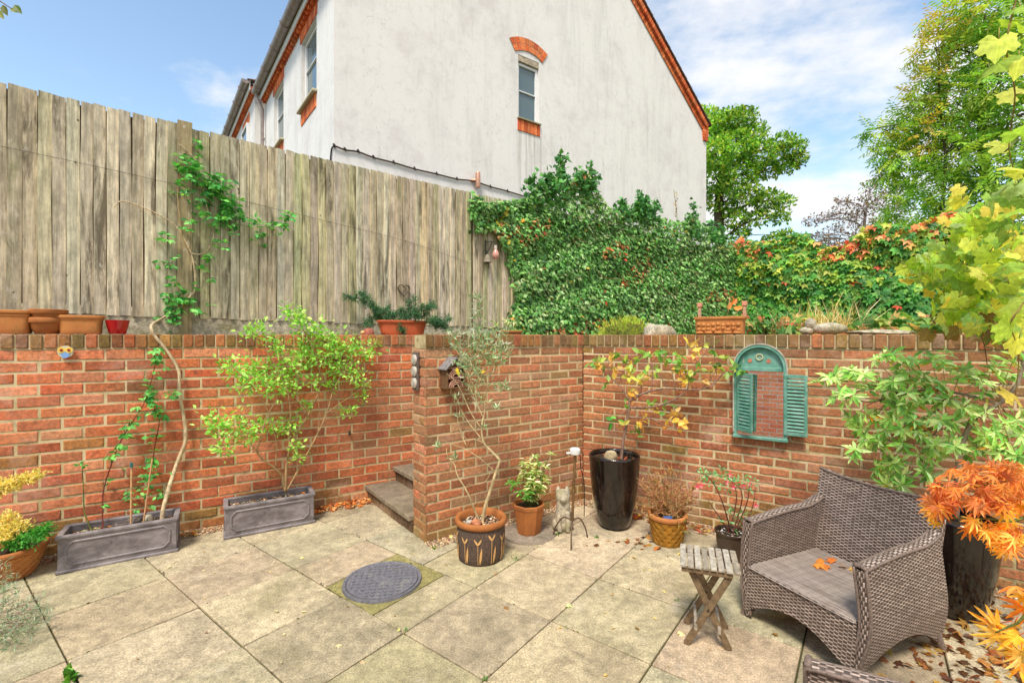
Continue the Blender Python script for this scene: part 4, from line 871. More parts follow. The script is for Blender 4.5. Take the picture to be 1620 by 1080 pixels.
# yellow glazed pot with lattice
C3 = A3((1.25, 3.76, 0)); t = thing('plant_pot', 'mustard yellow basket-weave pot holding the dried-up bush', 'pot', C3)
def lattice_pot(t, C, rb, rt, h, mat, rimmat, nn=16):
    prof = [(0, 0), (rb, 0), (rb+.004, .01)]+[(rb+(rt-rb)*(i/8)**.9, .01+(h-.05)*i/8) for i in range(1, 9)]
    mb = MB(); mb.lathe(prof, C, 48); mb.build('body', mat, t, True, 50)
    mb = MB(); rz = lambda z: rb+(rt-rb)*max(0, (z-.01)/(h-.05))**.9+.003
    for dirn in (-1, 1):
        for i in range(nn):
            for o_ in (-.06, .06): mb.tube([C+A3((math.cos(a_)*rz(z), math.sin(a_)*rz(z), z)) for z, a_ in ((.012+(h-.058)*s_/7, 2*math.pi*i/nn+dirn*1.25*s_/7+o_) for s_ in range(8))], .0062, 5)
    mb.build('lattice_relief', mat, t, True, 60)
    mb = MB(); mb.lathe([(rt-.004, h-.046), (rt+.012, h-.038), (rt+.017, h-.02), (rt+.015, h-.006), (rt+.006, h), (rt-.008, h-.002), (rt-.014, h-.03), (rt-.018, h-.07)], C, 48); mb.build('rim', rimmat, t, True, 50)
    mb = MB(); mb.lathe([(rt-.016, h-.042), (0, h-.036)], C, 32); mb.build('soil', M['soil'], t)
lattice_pot(t, C3, .105, .140, .242, M['yellow'], M['terra_pale'], 14)
lc = C3+A3((-.02, -.07, .225)); mb = MB(); mb.box(lc, (.035, 0, 0), (0, .010, .010), (0, -.001, .001), S(70, 100, 160)); tag(mb.build('plant_label', M['matte']), 'small blue plant label lying in the mustard yellow pot', 'plant label')
# terracotta lattice pot at far left
C4 = A3((-3.475, 3.225, 0)); t = thing('plant_pot', 'terracotta basket-weave pot cut off by the left edge', 'pot', C4)
lattice_pot(t, C4, .125, .19, .215, M['terra_pale'], M['terra'], 14)
# ribbed plastic pot of the fuchsia
C5 = A3((1.64, 3.50, 0)); t = thing('plant_pot', 'dark brown ribbed plastic pot holding the pink fuchsia', 'pot', C5)
prof = [(0, 0), (.088, 0)]+[(.088+.020*i/24+(.0025 if (i % 2 and 7 < i < 20) else 0), .19*i/24) for i in range(25)]+[(.116, .190), (.118, .202), (.112, .205), (.106, .195), (.102, .15)]
mb = MB(); mb.lathe(prof, C5, 40); mb.build('body', mat_attr('brown_plastic', .32, .3, 20, 0, .5, tint=(.055, .034, .022, 1)), t, True, 30)
mb = MB(); mb.lathe([(.104, .175), (0, .18)], C5, 24); mb.build('soil', M['soil'], t)
mb = MB(); pebbles(mb, C5, .09, .182, 40, 1, 1, .012, .022, pal((205, 200, 196), (150, 130, 110))); o = mb.build('gravel_mulch', M['stone'], None, True, 60); struct(o, 'stuff'); o['label'] = 'pale pebbles on the soil of the fuchsia pot'

# ------------------------------------------------------------------ pots on the left wall
def wtop(px, d=-.115):                                            # on the left wall's coping
    Y = planeY(px, LW0, 1.62); r = (px-CX)/FPX; p = A3((r*Y, Y)); p = p-LN*(-d)
    Y2 = planeY(px, p, 1.62); return A3((r*Y2, Y2, WT+.004))
def rect_trough(name, label, c, u, L, D, H, taper, mat, bands=True, cat='pot', lipm=None, soil=True, group=None):
    n = A3((u[1], -u[0])); t = thing(name, label, cat, c, group); mb = MB()
    def ring(l, d, z, r_=.35):
        P = []
        for k in range(32):
            a = 2*math.pi*k/32; ca, sa = math.cos(a), math.sin(a); x = l/2*math.copysign(abs(ca)**r_, ca); y = d/2*math.copysign(abs(sa)**r_, sa)
            p = c[:2]+u*x+n*y; P.append((p[0], p[1], c[2]+z))
        return P+[P[0]]
    rows = [ring(L*taper*.96, D*taper*.96, 0), ring(L*taper, D*taper, .006)]
    zz = np.linspace(.006, H*.74, 5)
    for z in zz[1:]: k = taper+(1-taper)*z/H; rows.append(ring(L*k, D*k, z))
    if bands:
        for i in range(2):
            z = H*(.74+.05*i*1.6); k = taper+(1-taper)*z/H; rows += [ring(L*k+.012, D*k+.012, z+.004), ring(L*k+.012, D*k+.012, z+.012), ring(L*k, D*k, z+.015)]
    rows += [ring(L*1.0, D*1.0, H-.026), ring(L+.022, D+.022, H-.02), ring(L+.024, D+.024, H-.004), ring(L+.016, D+.016, H), ring(L-.016, D-.016, H), ring(L-.024, D-.024, H-.03), ring(L-.04, D-.04, H*.6)]
    mb.grid(rows, flip=False); mb.build('body', mat, t, True, 45)
    if soil:
        mb = MB(); k = 16; R_ = ring(L-.03, D-.03, H-.045)[:-1]; mb.add(R_, [tuple(range(len(R_)))]); mb.build('soil', M['soil'], t)
    return t
c = wtop(8); rect_trough('terracotta_trough', 'rectangular terracotta trough on the left wall, cut off by the left edge', c, LU, .30, .17, .175, .90, M['terra_pale'])
mbx = MB()
def bowl(name, label, c, r, h, mat, group):
    t = thing(name, label, 'pot', c, group); mb = MB()
    mb.lathe([(0, 0), (r*.60, 0), (r*.66, .006), (r*.82, h*.3), (r*.92, h*.62), (r*.94, h*.68)], c, 40); mb.build('body', mat, t, True, 50)
    mb = MB(); mb.lathe([(r*.94, h*.67), (r*1.02, h*.68), (r*1.04, h*.72), (r*1.04, h*.97), (r*1.0, h), (r*.92, h), (r*.88, h*.8), (r*.8, h*.4), (0, h*.2)], c, 40); mb.build('rim', mat, t, True, 50)
c = wtop(75); bowl('terracotta_bowl', 'lower terracotta bowl of the stacked pair on the left wall', c, .108, .124, M['terra'], None)
bowl('terracotta_bowl', 'upper terracotta bowl, stacked in another one on the left wall', c+A3((.01, 0, .082)), .108, .105, M['terra'], None)
c = wtop(129); t = rect_trough('terracotta_pot', 'low oval terracotta pot on the left wall between bowls and red pot', c, LU, .255, .16, .145, .93, M['terra_pale'])
c = wtop(186); t = thing('red_pot', 'small glossy red pot standing alone on the left wall', 'pot', c)
mb = MB(); mb.lathe([(0, 0), (.052, 0), (.056, .005), (.070, .06), (.078, .105), (.080, .112), (.074, .113), (.068, .08), (.05, .02), (0, .018)], c, 40); mb.build('body', M['red'], t, True, 50)
# orange window-box on the wall by the steps, with its trailing evergreen (plant in the next part)
WB = wtop(637, -.16); t = rect_trough('window_box', 'long orange window box on the wall top above the steps', WB, LU, .52, .17, .155, .86, M['terra_red'], True, 'planter')
# small thing beside the window box
c = wtop(583, -.07); t = thing('hedgehog_ornament', 'small reddish domed ornament on the wall left of the window box', 'ornament', c)
mb = MB(); mb.lathe([(.055, 0), (.057, .02), (.05, .045), (.03, .064), (0, .07)], c, 24, S(160, 92, 74), wob=.02); mb.build('body', M['matte'], t, True)
mb = MB(); mb.lathe([(0, -.02), (.02, -.012), (.026, 0), (.02, .014), (0, .022)], c+A3((-.05, -.03, .02)), 14, S(205, 170, 110)); mb.build('snout', M['matte'], t, True)
# terracotta pot behind the free-ended wall
q = Wp(805, 530, 5.1); rect_trough('plant_pot', 'small terracotta pot behind the free-ended wall beside the ivy', A3((q[0], q[1], 1.55)), PU, .26, .17, .17, .88, M['terra'])

# ------------------------------------------------------------------ wall ornaments
Yo = planeY(105, LW0, 1.62); c = Wp(105, 556, Yo)+xyz(LN, 0)*.016
t = thing('owl_ornament', 'little painted owl face hung high on the left brick wall', 'ornament', c)
def disc(mb, c, r, n_, th, col, sx=1, sz=1, seg=20):
    u = A3((-n_[1], n_[0], 0)); P0 = [c+u*math.cos(a)*r*sx+A3((0, 0, math.sin(a)*r*sz)) for a in np.linspace(0, 2*math.pi, seg, endpoint=False)]; mb.extrude(P0[::-1] if False else P0, xyz(n_, 0)*th, col)
mb = MB(); disc(mb, c, .046, LN, .012, S(200, 200, 176), 1.0, .98); mb.build('body', M['ceramic'], t)
mb = MB(); disc(mb, c-A3((0, 0, .024))+xyz(LN, 0)*.011, .024, LN, .006, S(130, 170, 220)); mb.build('belly', M['ceramic'], t)
for sx in (-1, 1):
    e_ = c+xyz(LU, 0)*.021*sx+A3((0, 0, .012)); mb = MB(); disc(mb, e_+xyz(LN, 0)*.011, .022, LN, .007, S(236, 200, 96)); eye = mb.build('eye', M['ceramic'], t)
    mb = MB(); disc(mb, e_+xyz(LN, 0)*.0175, .010, LN, .004, S(150, 60, 40)); mb.build('pupil', M['ceramic'], eye)
mb = MB(); mb.tube([c+A3((0, 0, .046)), c+A3((-.004, 0, .062)), c+xyz(LU, 0)*.02+A3((0, 0, .066))], .002, 5, S(50, 46, 40)); mb.build('hanging_wire', M['iron'], t)
Yo = planeY(552, LW0, 1.62); c = Wp(552, 686, Yo); mb = MB(); mb.tube(smooth_path([c-xyz(LN, 0)*.02, c+xyz(LN, 0)*.04, c+xyz(LN, 0)*.045+A3((0, 0, .018)), c+xyz(LN, 0)*.02+A3((0, 0, .026))], 3), .008, 7)
tag(mb.build('wall_hook', M['iron'], None, True), 'small dark metal hook in the left brick wall near the steps', 'hook')
# plaque of three pale discs on the free end of the wall
EN = -PU; c = xyz(PB+(PW0-PB)*.36, 1.37)+xyz(EN, 0)*.012; eu = nrm(PW0-PB)
t = thing('wall_plaque', 'dark upright plaque with three pale round discs on the wall end', 'plaque', c)
mb = MB(); mb.box(c, xyz(eu, 0)*.052, xyz(EN, 0)*.010, (0, 0, .155), S(104, 92, 84), 0, .003); mb.build('board', M['wood'], t)
for k in (-1, 0, 1):
    mb = MB(); cc = c+A3((0, 0, .095*k))+xyz(EN, 0)*.010; seg = 24
    for (r_, th) in ((.042, .012), (.030, .020)): disc(mb, cc, r_, EN, th, S(205, 200, 188) if r_ > .035 else S(178, 172, 160))
    mb.build('disc', M['ceramic'], t)
# insect house on the free-ended wall
s_ = (planeY(711, PW0, PU[0]/PU[1])-PW0[1])/PU[1]; c = ppt(s_, 1.35, .006)
t = thing('insect_house', 'little pitched-roof wooden insect house on the free-ended wall', 'insect house', c)
hw, hd, hb, he, ha = .085, .11, -.115, .055, .135
u3, n3 = xyz(PU, 0), xyz(PN, 0); P_ = lambda x, z, d: c+u3*x+n3*d+A3((0, 0, z))
mb = MB(); wcol = S(112, 84, 56)
mb.box(P_(-hw+.007, (hb+he)/2, hd/2), u3*.007, n3*hd/2, (0, 0, (he-hb)/2), wcol, 0, .002); mb.box(P_(hw-.007, (hb+he)/2, hd/2), u3*.007, n3*hd/2, (0, 0, (he-hb)/2), wcol, 0, .002)
mb.box(P_(0, hb+.006, hd/2+.004), u3*(hw+.004), n3*(hd/2+.004), (0, 0, .006), wcol, 0, .002)
mb.extrude([P_(-hw, hb, .001), P_(hw, hb, .001), P_(hw, he, .001), P_(0, ha-.012, .001), P_(-hw, he, .001)], n3*.008, wcol); mb.build('case', M['wood'], t)
for z in (-.03, .052): mb = MB(); mb.box(P_(0, z, hd-.012), u3*(hw-.015), n3*.012, (0, 0, .008), S(150, 108, 92), 0, .002); mb.build('shelf', M['wood'], t)
for sg in (-1, 1):
    mb = MB(); a = P_(0, ha, hd/2+.004); e_ = P_(sg*(hw+.022), he-.018, hd/2+.004); dn = nrm(e_-a); up = nrm(np.cross(dn, n3)); up = up if up[2] > 0 else -up
    mb.box((a+e_)/2, dn*np.linalg.norm(e_-a)/2, n3*(hd/2+.014), up*.007, S(128, 124, 122), 0, .003); mb.build('roof_board', M['wood'], t)
mb = MB()
def rolls(x0, x1, z0, z1, r_, k):
    for _ in range(k):
        x, z = rng.uniform(x0+r_, x1-r_), rng.uniform(z0+r_, z1-r_); rr = r_*rng.uniform(.7, 1); L_ = rng.uniform(.6, .95)*hd
        mb.tube([P_(x, z, .01), P_(x, z, L_)], rr, 8, A3(S(150, 104, 78))*(1+rng.normal(0, .25)))
rolls(-hw+.016, hw-.016, hb+.014, -.038, .009, 34); rolls(-hw+.016, hw-.016, -.022, .042, .009, 34); rolls(-.05, .05, .062, .095, .009, 10)
for z in (-.105, -.020):
    for r_ in (.062, .045, .028): mb.tube([P_(math.cos(a)*r_, z+math.sin(a)*r_*.95, hd-.004) for a in np.linspace(0, math.pi, 13)], .0055, 6, S(186, 140, 120))
mb.build('filling', M['wood'], t, True, 40)
# ------------------------------------------------------------------ arched shutter mirror on the right wall
def rs(px): return (planeY(px, CN, -1.464)-CN[1])/RU[1]
s0, s1 = rs(1162), rs(1246.5); sw = s1-s0; sm = (s0+s1)/2; zb, za = .84, 1.595; zspr = za-sw/2
t = thing('shutter_mirror', 'arched green mirror with little louvred shutters on the right wall', 'mirror', rpt(sm, zb))
def arch(r_in, d0, d1, mb, r_out, z_base, colr=(1, 1, 1)):
    prof = lambda r_: [(sm-r_, z_base)]+[(sm-math.cos(a)*r_, zspr+math.sin(a)*r_) for a in np.linspace(0, math.pi, 21)]+[(sm+r_, z_base)]
    o_, i_ = prof(r_out), prof(r_in); k = len(o_)
    V = [rpt(x, z, d1) for x, z in o_]+[rpt(x, z, d1) for x, z in i_]+[rpt(x, z, d0) for x, z in o_]+[rpt(x, z, d0) for x, z in i_]; F = []
    for j in range(k-1): F += [(j, j+1, k+j+1, k+j), (2*k+j+1, 2*k+j, 3*k+j, 3*k+j+1), (j+1, j, 2*k+j, 2*k+j+1), (k+j, k+j+1, 3*k+j+1, 3*k+j)]
    F += [(0, k, 3*k, 2*k), (k-1, 2*k+k-1, 3*k+k-1, k+k-1)]
    mb.add(V, F, colr)
r3 = lambda a: xyz(RU, 0)*a; rn3 = xyz(RN, 0)
mb = MB(); arch(sw/2-.028, .002, .055, mb, sw/2, zb); mb.box(rpt(sm, zb-.012, .034), r3(sw/2+.004), rn3*.034, (0, 0, .013), (1, 1, 1), 0, .004); mb.build('frame', M['green'], t)
mb = MB(); arch(sw/2-.006, .050, .060, mb, sw/2+.004, zb+.02); mb.build('outer_bead', mat_attr('worn_bead', .7, .4, 30, .001, .3, tint=(.46, .42, .34, 1)), t)
zl = 1.372
mb = MB(); mb.extrude([rpt(sm-(sw/2-.029), zl, .006)]+[rpt(sm-math.cos(a)*(sw/2-.029), zspr+math.sin(a)*(sw/2-.029), .006) for a in np.linspace(0, math.pi, 21)]+[rpt(sm+(sw/2-.029), zl, .006)], rn3*.016); mb.box(rpt(sm, zl+.014, .022), r3(sw/2-.03), rn3*.012, (0, 0, .016), (1, 1, 1), 0, .003); mb.build('arch_panel', M['green'], t)
mb = MB(); 
ro = .030; mb.tube([rpt(sm-.005+math.cos(a)*.024, zspr+.085+math.sin(a)*.024, .026) for a in np.linspace(0, 2*math.pi, 20, endpoint=False)], .006, 8, S(190, 190, 150), closed=True); mb.build('rosette', M['matte'], t, True)
for sx in (-.075, .062):
    mb = MB(); disc(mb, rpt(sm+sx, zspr+.055, .0215), .016, RN, .004, S(196, 120, 92)); mb.build('hole', M['matte'], t)
mb = MB(); mb.add([rpt(sm-(sw/2-.029), zb+.002, .050), rpt(sm+(sw/2-.029), zb+.002, .050), rpt(sm+(sw/2-.029), zl, .008), rpt(sm-(sw/2-.029), zl, .008)], [(0, 1, 2, 3)] if np.dot(np.cross(xyz(RU, 0), (0, 0, 1)), rn3) > 0 else [(3, 2, 1, 0)]); mb.build('mirror_glass', M['mirror'], t)
shw = .158; sh0, sh1 = zb+.035, 1.352
def shutter(hinge_s, hinge_d, ang):                               # ang: direction of the leaf away from its hinge, in (along wall, off wall)
    e = r3(math.cos(ang))+rn3*math.sin(ang); nn = nrm(np.cross(e, (0, 0, 1))); h = rpt(hinge_s, 0, hinge_d); mb = MB(); th = .007
    for x in (.011, shw-.011): mb.box(h+e*x+A3((0, 0, (sh0+sh1)/2)), e*.011, nn*th, (0, 0, (sh1-sh0)/2), (1, 1, 1), 0, .002)
    for z in (sh0+.014, sh1-.012): mb.box(h+e*shw/2+A3((0, 0, z)), e*(shw/2-.022), nn*(th-.001), (0, 0, .014), (1, 1, 1), 0, .002)
    k = 15
    for i in range(k): mb.box(h+e*shw/2+A3((0, 0, sh0+.03+(sh1-sh0-.058)*(i+.5)/k)), e*(shw/2-.0215), nn*.007+A3((0, 0, -.009)), nn*.0012+A3((0, 0, .0012)))
    return mb.build('shutter', M['green'], t)
shutter(s0+.03, .058, R(38)); shutter(s1-.022, .062, R(4))
mb = MB(); a = rpt(sm-.04, zb-.02, .04); mb.tube(smooth_path([a, a+A3((.02, -.01, -.05)), a+A3((.04, -.01, -.10)), a+A3((.01, -.01, -.13))], 4), .0012, 4, S(190, 180, 150)); mb.build('loose_string', M['wood'], t)
# ------------------------------------------------------------------ mossy stone animal and candle stake
c = A3((.435, 4.02, 0)); t = thing('animal_statue', 'weathered mossy stone animal sitting in the wall corner', 'statue', c)
body = [(.0, .0), (.062, .0), (.078, .02), (.080, .06), (.070, .12), (.060, .18), (.055, .225), (.056, .25), (.062, .275), (.062, .30), (.050, .325), (.030, .34), (0, .345)]
mb = MB(); mb.lathe(body, c, 26, sc=(1.0, .95), wob=.05)
mb.build('body', M['lichen'], t, True)
for sx in (-1, 1):
    mb = MB(); e_ = c+A3((sx*.038, .0, .318)); mb.lathe([(.026, 0), (.020, .025), (.008, .05), (0, .056)], e_, 10, sc=(1, .6)); mb.build('ear', M['lichen'], t, True)
    mb = MB(); mb.tube(smooth_path([c+A3((sx*.035, -.045, .17)), c+A3((sx*.036, -.068, .10)), c+A3((sx*.034, -.078, .035)), c+A3((sx*.034, -.095, .012))], 3), [.022]*4+[.020]*3+[.019]*3, 9); mb.build('foreleg', M['lichen'], t, True)
    mb = MB(); mb.lathe([(0, -.05), (.035, -.035), (.045, 0), (.035, .035), (0, .05)], c+A3((sx*.06, -.01, .05)), 14, sc=(.7, 1.1)); mb.build('haunch', M['lichen'], t, True)
mb = MB(); mb.lathe([(0, -.03), (.022, -.02), (.028, 0), (.022, .02), (0, .03)], c+A3((-.005, -.058, .275)), 14, sc=(1, 1)); mb.build('muzzle', M['lichen'], t, True)
k0 = A3((.487, 3.80, 0)); top = A3((.512, 3.80, .70)); t = thing('garden_stake_lamp', 'thin rusty tripod stake topped with a small white lamp', 'lamp stake', k0)
hub = k0+A3((.002, 0, .16)); mb = MB(); mb.tube([hub, top], .0115, 10); mb.build('pole', mat_attr('brass_pole', .5, .45, 30, .001, .5, metal=.3, tint=(.20, .115, .045, 1)), t, True, 40)
mb = MB()
for z in (.165, .185, .205, .225): mb.tube([hub+A3((math.cos(a)*.0135, math.sin(a)*.0135, z-.16)) for a in np.linspace(0, 6.28, 12, endpoint=False)], .003, 5, closed=True)
mb.build('collar', M['metal'], t, True)
for f in ((-.145, .09, 0), (.135, .05, 0), (-.03, -.18, 0)):
    mb = MB(); a = A3(f); mb.tube(smooth_path([hub, hub+a*A3((.45, .45, 0))+A3((0, 0, .012)), k0+a*.85+A3((0, 0, .085)), k0+a], 4), .006, 7); mb.build('leg', M['metal'], t, True)
mb = MB(); mb.lathe([(0, .0), (.040, .0), (.043, .006), (.043, .040), (.036, .048), (0, .049)], top, 20, S(228, 228, 224)); mb.box(top+A3((-.05, -.005, .010)), (.022, 0, 0), (0, .012, 0), (0, 0, .005), S(228, 228, 224), 0, .003)
mb.build('lamp_head', M['ceramic'], t, True, 40)
mb = MB(); mb.tube(smooth_path([top+A3((.02, .02, -.01)), top+A3((.05, .04, -.03)), top+A3((.06, .09, -.14)), top+A3((.10, .16, -.3)), top+A3((.12, .3, -.62))], 4), .004, 5); mb.build('cable', M['fabric'], t, True)

# ================================================================== WICKER ARMCHAIRS
def armchair(label):
    t = thing('wicker_armchair', label, 'armchair', (0, 0, 0), 'brown wicker armchairs')
    W, D, SH, AH, AT = .67, .68, .295, .56, .055
    sg = lambda x: x*x*(3-2*x)
    def side(x0, sgn):
        mb = MB(); ny, nz = 22, 16
        def zb(v): return .015+.15*math.sin(math.pi*min(1, max(0, (v-.02)/.96)))**.75
        def zt(v): return AH-.01+.03*math.sin(math.pi*v*.75)+.05*max(0, (v-.72)/.28)**2
        def prof(v, w_, out):                                # v along depth, w along height
            z = zb(v)+(zt(v)-zb(v))*w_
            y = .03+(D-.05)*v - .03*(1-v)*(1-sg(min(1, z/.35))) + .05*v*(1-sg(min(1, z/.45)))
            bulge = .022*math.sin(math.pi*min(1, z/AH)) - .03*(1-sg(min(1, z/.30)))
            x = x0+sgn*((bulge*-1) if out else (AT-.015*(1-z/AH)-bulge))
            return A3((x, y, z))
        vs, ws = np.linspace(0, 1, ny), np.linspace(0, 1, nz)
        for out in (True, False):
            P = A3([[prof(v, w_, out) for w_ in ws] for v in vs]); uv = np.stack([P[..., 1], P[..., 2]], -1); mb.grid(P, uv, flip=(out == (sgn > 0)))
        th = .0
        P = []; 
        for v in vs:
            a, b = prof(v, 1, True), prof(v, 1, False); row = []
            for q in np.linspace(0, 1, 7): p = a+(b-a)*q; row.append(p+A3((0, 0, .016*math.sin(math.pi*q))))
            P.append(row)
        P = A3(P); uv = np.stack([P[..., 1], (P[..., 0]-x0)+2], -1); mb.grid(P, uv, flip=(sgn < 0))
        for v, fl in ((0, False), (1, True)):
            P = A3([[prof(v, w_, True)+(prof(v, w_, False)-prof(v, w_, True))*q+A3((0, -.012*math.sin(math.pi*q) if v == 0 else .012*math.sin(math.pi*q), 0)) for q in np.linspace(0, 1, 5)] for w_ in ws]); uv = np.stack([P[..., 2], P[..., 0]+3], -1); mb.grid(P, uv, flip=(fl == (sgn > 0)))
        P = A3([[prof(v, 0, True), prof(v, 0, False)] for v in vs]); mb.grid(P, np.stack([P[..., 1], P[..., 0]], -1), flip=(sgn > 0))
        mb.build('arm', M['wicker'], t, True, 55)
        mb = MB()                                             # piping of the woven edges
        for out in (True, False):
            P = [prof(0, w_, out)+A3((0, -.002, 0)) for w_ in ws]+[prof(v, 1, out)+A3((0, 0, .002)) for v in vs[1:]]; mb.tube(P, .0075, 6)
        a_, b_ = prof(0, 1, True), prof(0, 1, False); mb.tube([a_+(b_-a_)*q+A3((0, .004, .006+.008*math.sin(math.pi*q))) for q in np.linspace(0, 1, 6)], .012, 7)
        mb.build('edge_binding', mat_attr('binding_cane', .55, .55, 90, .002, .4, tint=(.21, .155, .125, 1)) if 'binding_cane' not in bpy.data.materials else bpy.data.materials['binding_cane'], t, True)
    side(0, 1); side(W, -1)
    mb = MB(); nx, nz = 24, 10; P = []
    for i in range(nx):
        u = i/(nx-1); x = AT*.6+(W-AT*1.2)*u; zb_ = .03+.125*math.sin(math.pi*u)**.8; P.append([(x, .012-.03*(1-sg(min(1, z/.3)))+.004, z) for z in np.linspace(zb_, SH, nz)])
    P = A3(P); mb.grid(P, np.stack([P[..., 0], P[..., 2]], -1)); P2 = P.copy(); P2[..., 1] += .03; mb.grid(P2, np.stack([P[..., 0], P[..., 2]], -1), flip=True)
    mb.build('front_apron', M['wicker'], t, True, 50)
    mb = MB(); P = A3([[(x, y, SH+.006-.012*math.sin(math.pi*(x-.04)/(W-.08))*math.sin(math.pi*y/D)-(.012 if j == 0 else 0)) for j, y in enumerate(np.linspace(.008, D-.07, 14))] for x in np.linspace(AT*.75, W-AT*.75, 16)]); mb.grid(P, np.stack([P[..., 0], P[..., 1]], -1), flip=True); mb.build('seat', M['seat'], t, True)
    mb = MB(); nx, nz = 26, 18
    def bk_(u, w_, back):
        top = .757+.035*abs(2*u-1)**2.2; z = .14+(top-.14)*w_; x = .012+(W-.024)*u; lean = .10*max(0, (z-SH)/.5)**1.1
        wide = 1+.02*max(0, (z-.5)/.3); x = W/2+(x-W/2)*wide
        y = D-.075+lean+.030*math.sin(math.pi*u)+(.045 if back else 0)
        return A3((x, y, z))
    for back in (False, True):
        P = A3([[bk_(u, w_, back) for w_ in np.linspace(0, 1, nz)] for u in np.linspace(0, 1, nx)]); mb.grid(P, np.stack([P[..., 0], P[..., 2]], -1), flip=back)
    for e_, fl in ((0, True), (1, False)):
        P = A3([[bk_(e_, w_, False), (bk_(e_, w_, False)+bk_(e_, w_, True))/2+A3(((-.008, .008)[e_], 0, 0)), bk_(e_, w_, True)] for w_ in np.linspace(0, 1, nz)]); mb.grid(P, np.stack([P[..., 2], P[..., 1]], -1), flip=fl)
    P = A3([[bk_(u, 1, False), (bk_(u, 1, False)+bk_(u, 1, True))/2+A3((0, 0, .008)), bk_(u, 1, True)] for u in np.linspace(0, 1, nx)]); mb.grid(P, np.stack([P[..., 0], P[..., 1]], -1))
    mb.build('backrest', M['wicker'], t, True, 55)
    mb = MB(); mb.tube([bk_(u, 1, False)+A3((0, 0, .003)) for u in np.linspace(0, 1, nx)], .007, 6); mb.build('edge_binding', bpy.data.materials['binding_cane'], t, True)
    for x, y in ((.012, .005), (W-.012, .005), (.012, D+.02), (W-.012, D+.02)):
        mb = MB(); mb.tube([(x, y, 0), (x+(W/2-x)*.05, y+(.02 if y < .1 else -.03), .10)], [.017, .02], 10); mb.build('leg', bpy.data.materials['binding_cane'], t, True, 40)
    return t
ch = armchair('brown wicker armchair beside the slatted table, dry leaves on its seat')
u_ = nrm((.39, -.92)); ch.location = (1.372, 2.80, 0); ch.rotation_euler = (0, 0, math.atan2(u_[1], u_[0])); CHL = A3((1.365, 2.80)); CHU = u_; CHV = A3((-u_[1], u_[0]))
def dup(root, loc, rotz, label):
    r = root.copy(); COL.objects.link(r); r.location = loc; r.rotation_euler = (0, 0, rotz); r['label'] = label
    for c_ in root.children:
        d = c_.copy(); COL.objects.link(d); d.parent = r
        for g in c_.children: e = g.copy(); COL.objects.link(e); e.parent = d
    return r
dup(ch, (.985, 1.615, 0), math.atan2(-.8, -.6), 'second wicker armchair, only its arm showing at the bottom right edge')
mb = MB(); k = 9; pos = []
for x, y in ((.19, .40), (.22, .43), (.26, .52), (.32, .55), (.36, .53), (.34, .57), (.16, .46), (.22, .52), (.40, .56)): p = CHL+CHU*x+CHV*y; pos.append((p[0], p[1], .306+rng.uniform(0, .012)))
mb.leaves(pos, rand_dirs(k)*A3((1, 1, .3)), np.tile((0, 0, 1.), (k, 1))+rng.normal(0, .35, (k, 3)), rng.uniform(.03, .065, k), pick(pal((206, 128, 54), (196, 106, 46), (214, 160, 90)), k), CREEP); o = mb.build('fallen_leaves', M['leaf']); struct(o, 'stuff'); o['label'] = 'dry orange leaves lying on the seat of the wicker armchair'

# ================================================================== FOLDING SLATTED TABLE
tf0, tf1 = A3((.895, 2.50)), A3((1.178, 2.398)); tu = nrm(tf1-tf0); tv = A3((-tu[1], tu[0])); TW, TD, TH = .302, .275, .438
tp = lambda x, y, z: xyz(tf0+tu*x+tv*y, z); U3, V3 = xyz(tu, 0), xyz(tv, 0)
t = thing('folding_table', 'small grey slatted wooden folding table beside the wicker armchair', 'table', tp(TW/2, TD/2, 0))
WCL = pal((172, 164, 148), (160, 150, 134), (184, 176, 160), (150, 140, 122))
for i in range(8):
    mb = MB(); cx_ = TW*(i+.5)/8; mb.box(tp(cx_, TD/2, TH-.007+rng.normal(0, .0008)), U3*(TW/16-.0035), V3*(TD/2-rng.uniform(0, .003)), (0, 0, .007), A3(WCL[i % 4])*(1+rng.normal(0, .1)), 0, .0025); mb.build('slat', M['wood'], t)
wd2 = S(120, 100, 74)
for y in (.012, TD-.03): mb = MB(); mb.box(tp(TW/2-.015, y+.01, TH-.0285), U3*(TW/2-.025), V3*.010, (0, 0, .0135), wd2, 0, .003); mb.build('rail', M['wood'], t)
def leg(x0, x1, y, z1=TH-.043):
    mb = MB(); a, b = tp(x0, y, 0), tp(x1, y, z1); d = nrm(b-a); w_ = nrm(np.cross(d, V3)); mb.box((a+b)/2+A3((0, 0, .003)), d*np.linalg.norm(b-a)/2, V3*.009, w_*.0165, A3(wd2)*(1+rng.normal(0, .12)), 0, .003); mb.build('leg', M['wood'], t)
leg(.035, TW-.055, .032); leg(TW-.055, .055, .054); leg(.035, TW-.055, TD-.052); leg(TW-.055, .055, TD-.030)
for (x, z) in ((.082, .105), (TW-.105, .105)):
    mb = MB(); mb.box(tp(x, TD/2, z), V3*(TD/2-.02), U3*.008, (0, 0, .017), A3(WCL[1]), 0, .003); mb.build('stretcher', M['wood'], t)
mb = MB(); mb.tube([tp(TW/2-.008, .02, .205), tp(TW/2-.008, .066, .205)], .006, 8); mb.tube([tp(TW/2-.008, TD-.064, .205), tp(TW/2-.008, TD-.018, .205)], .006, 8); mb.build('pivot_bolt', M['iron'], t)

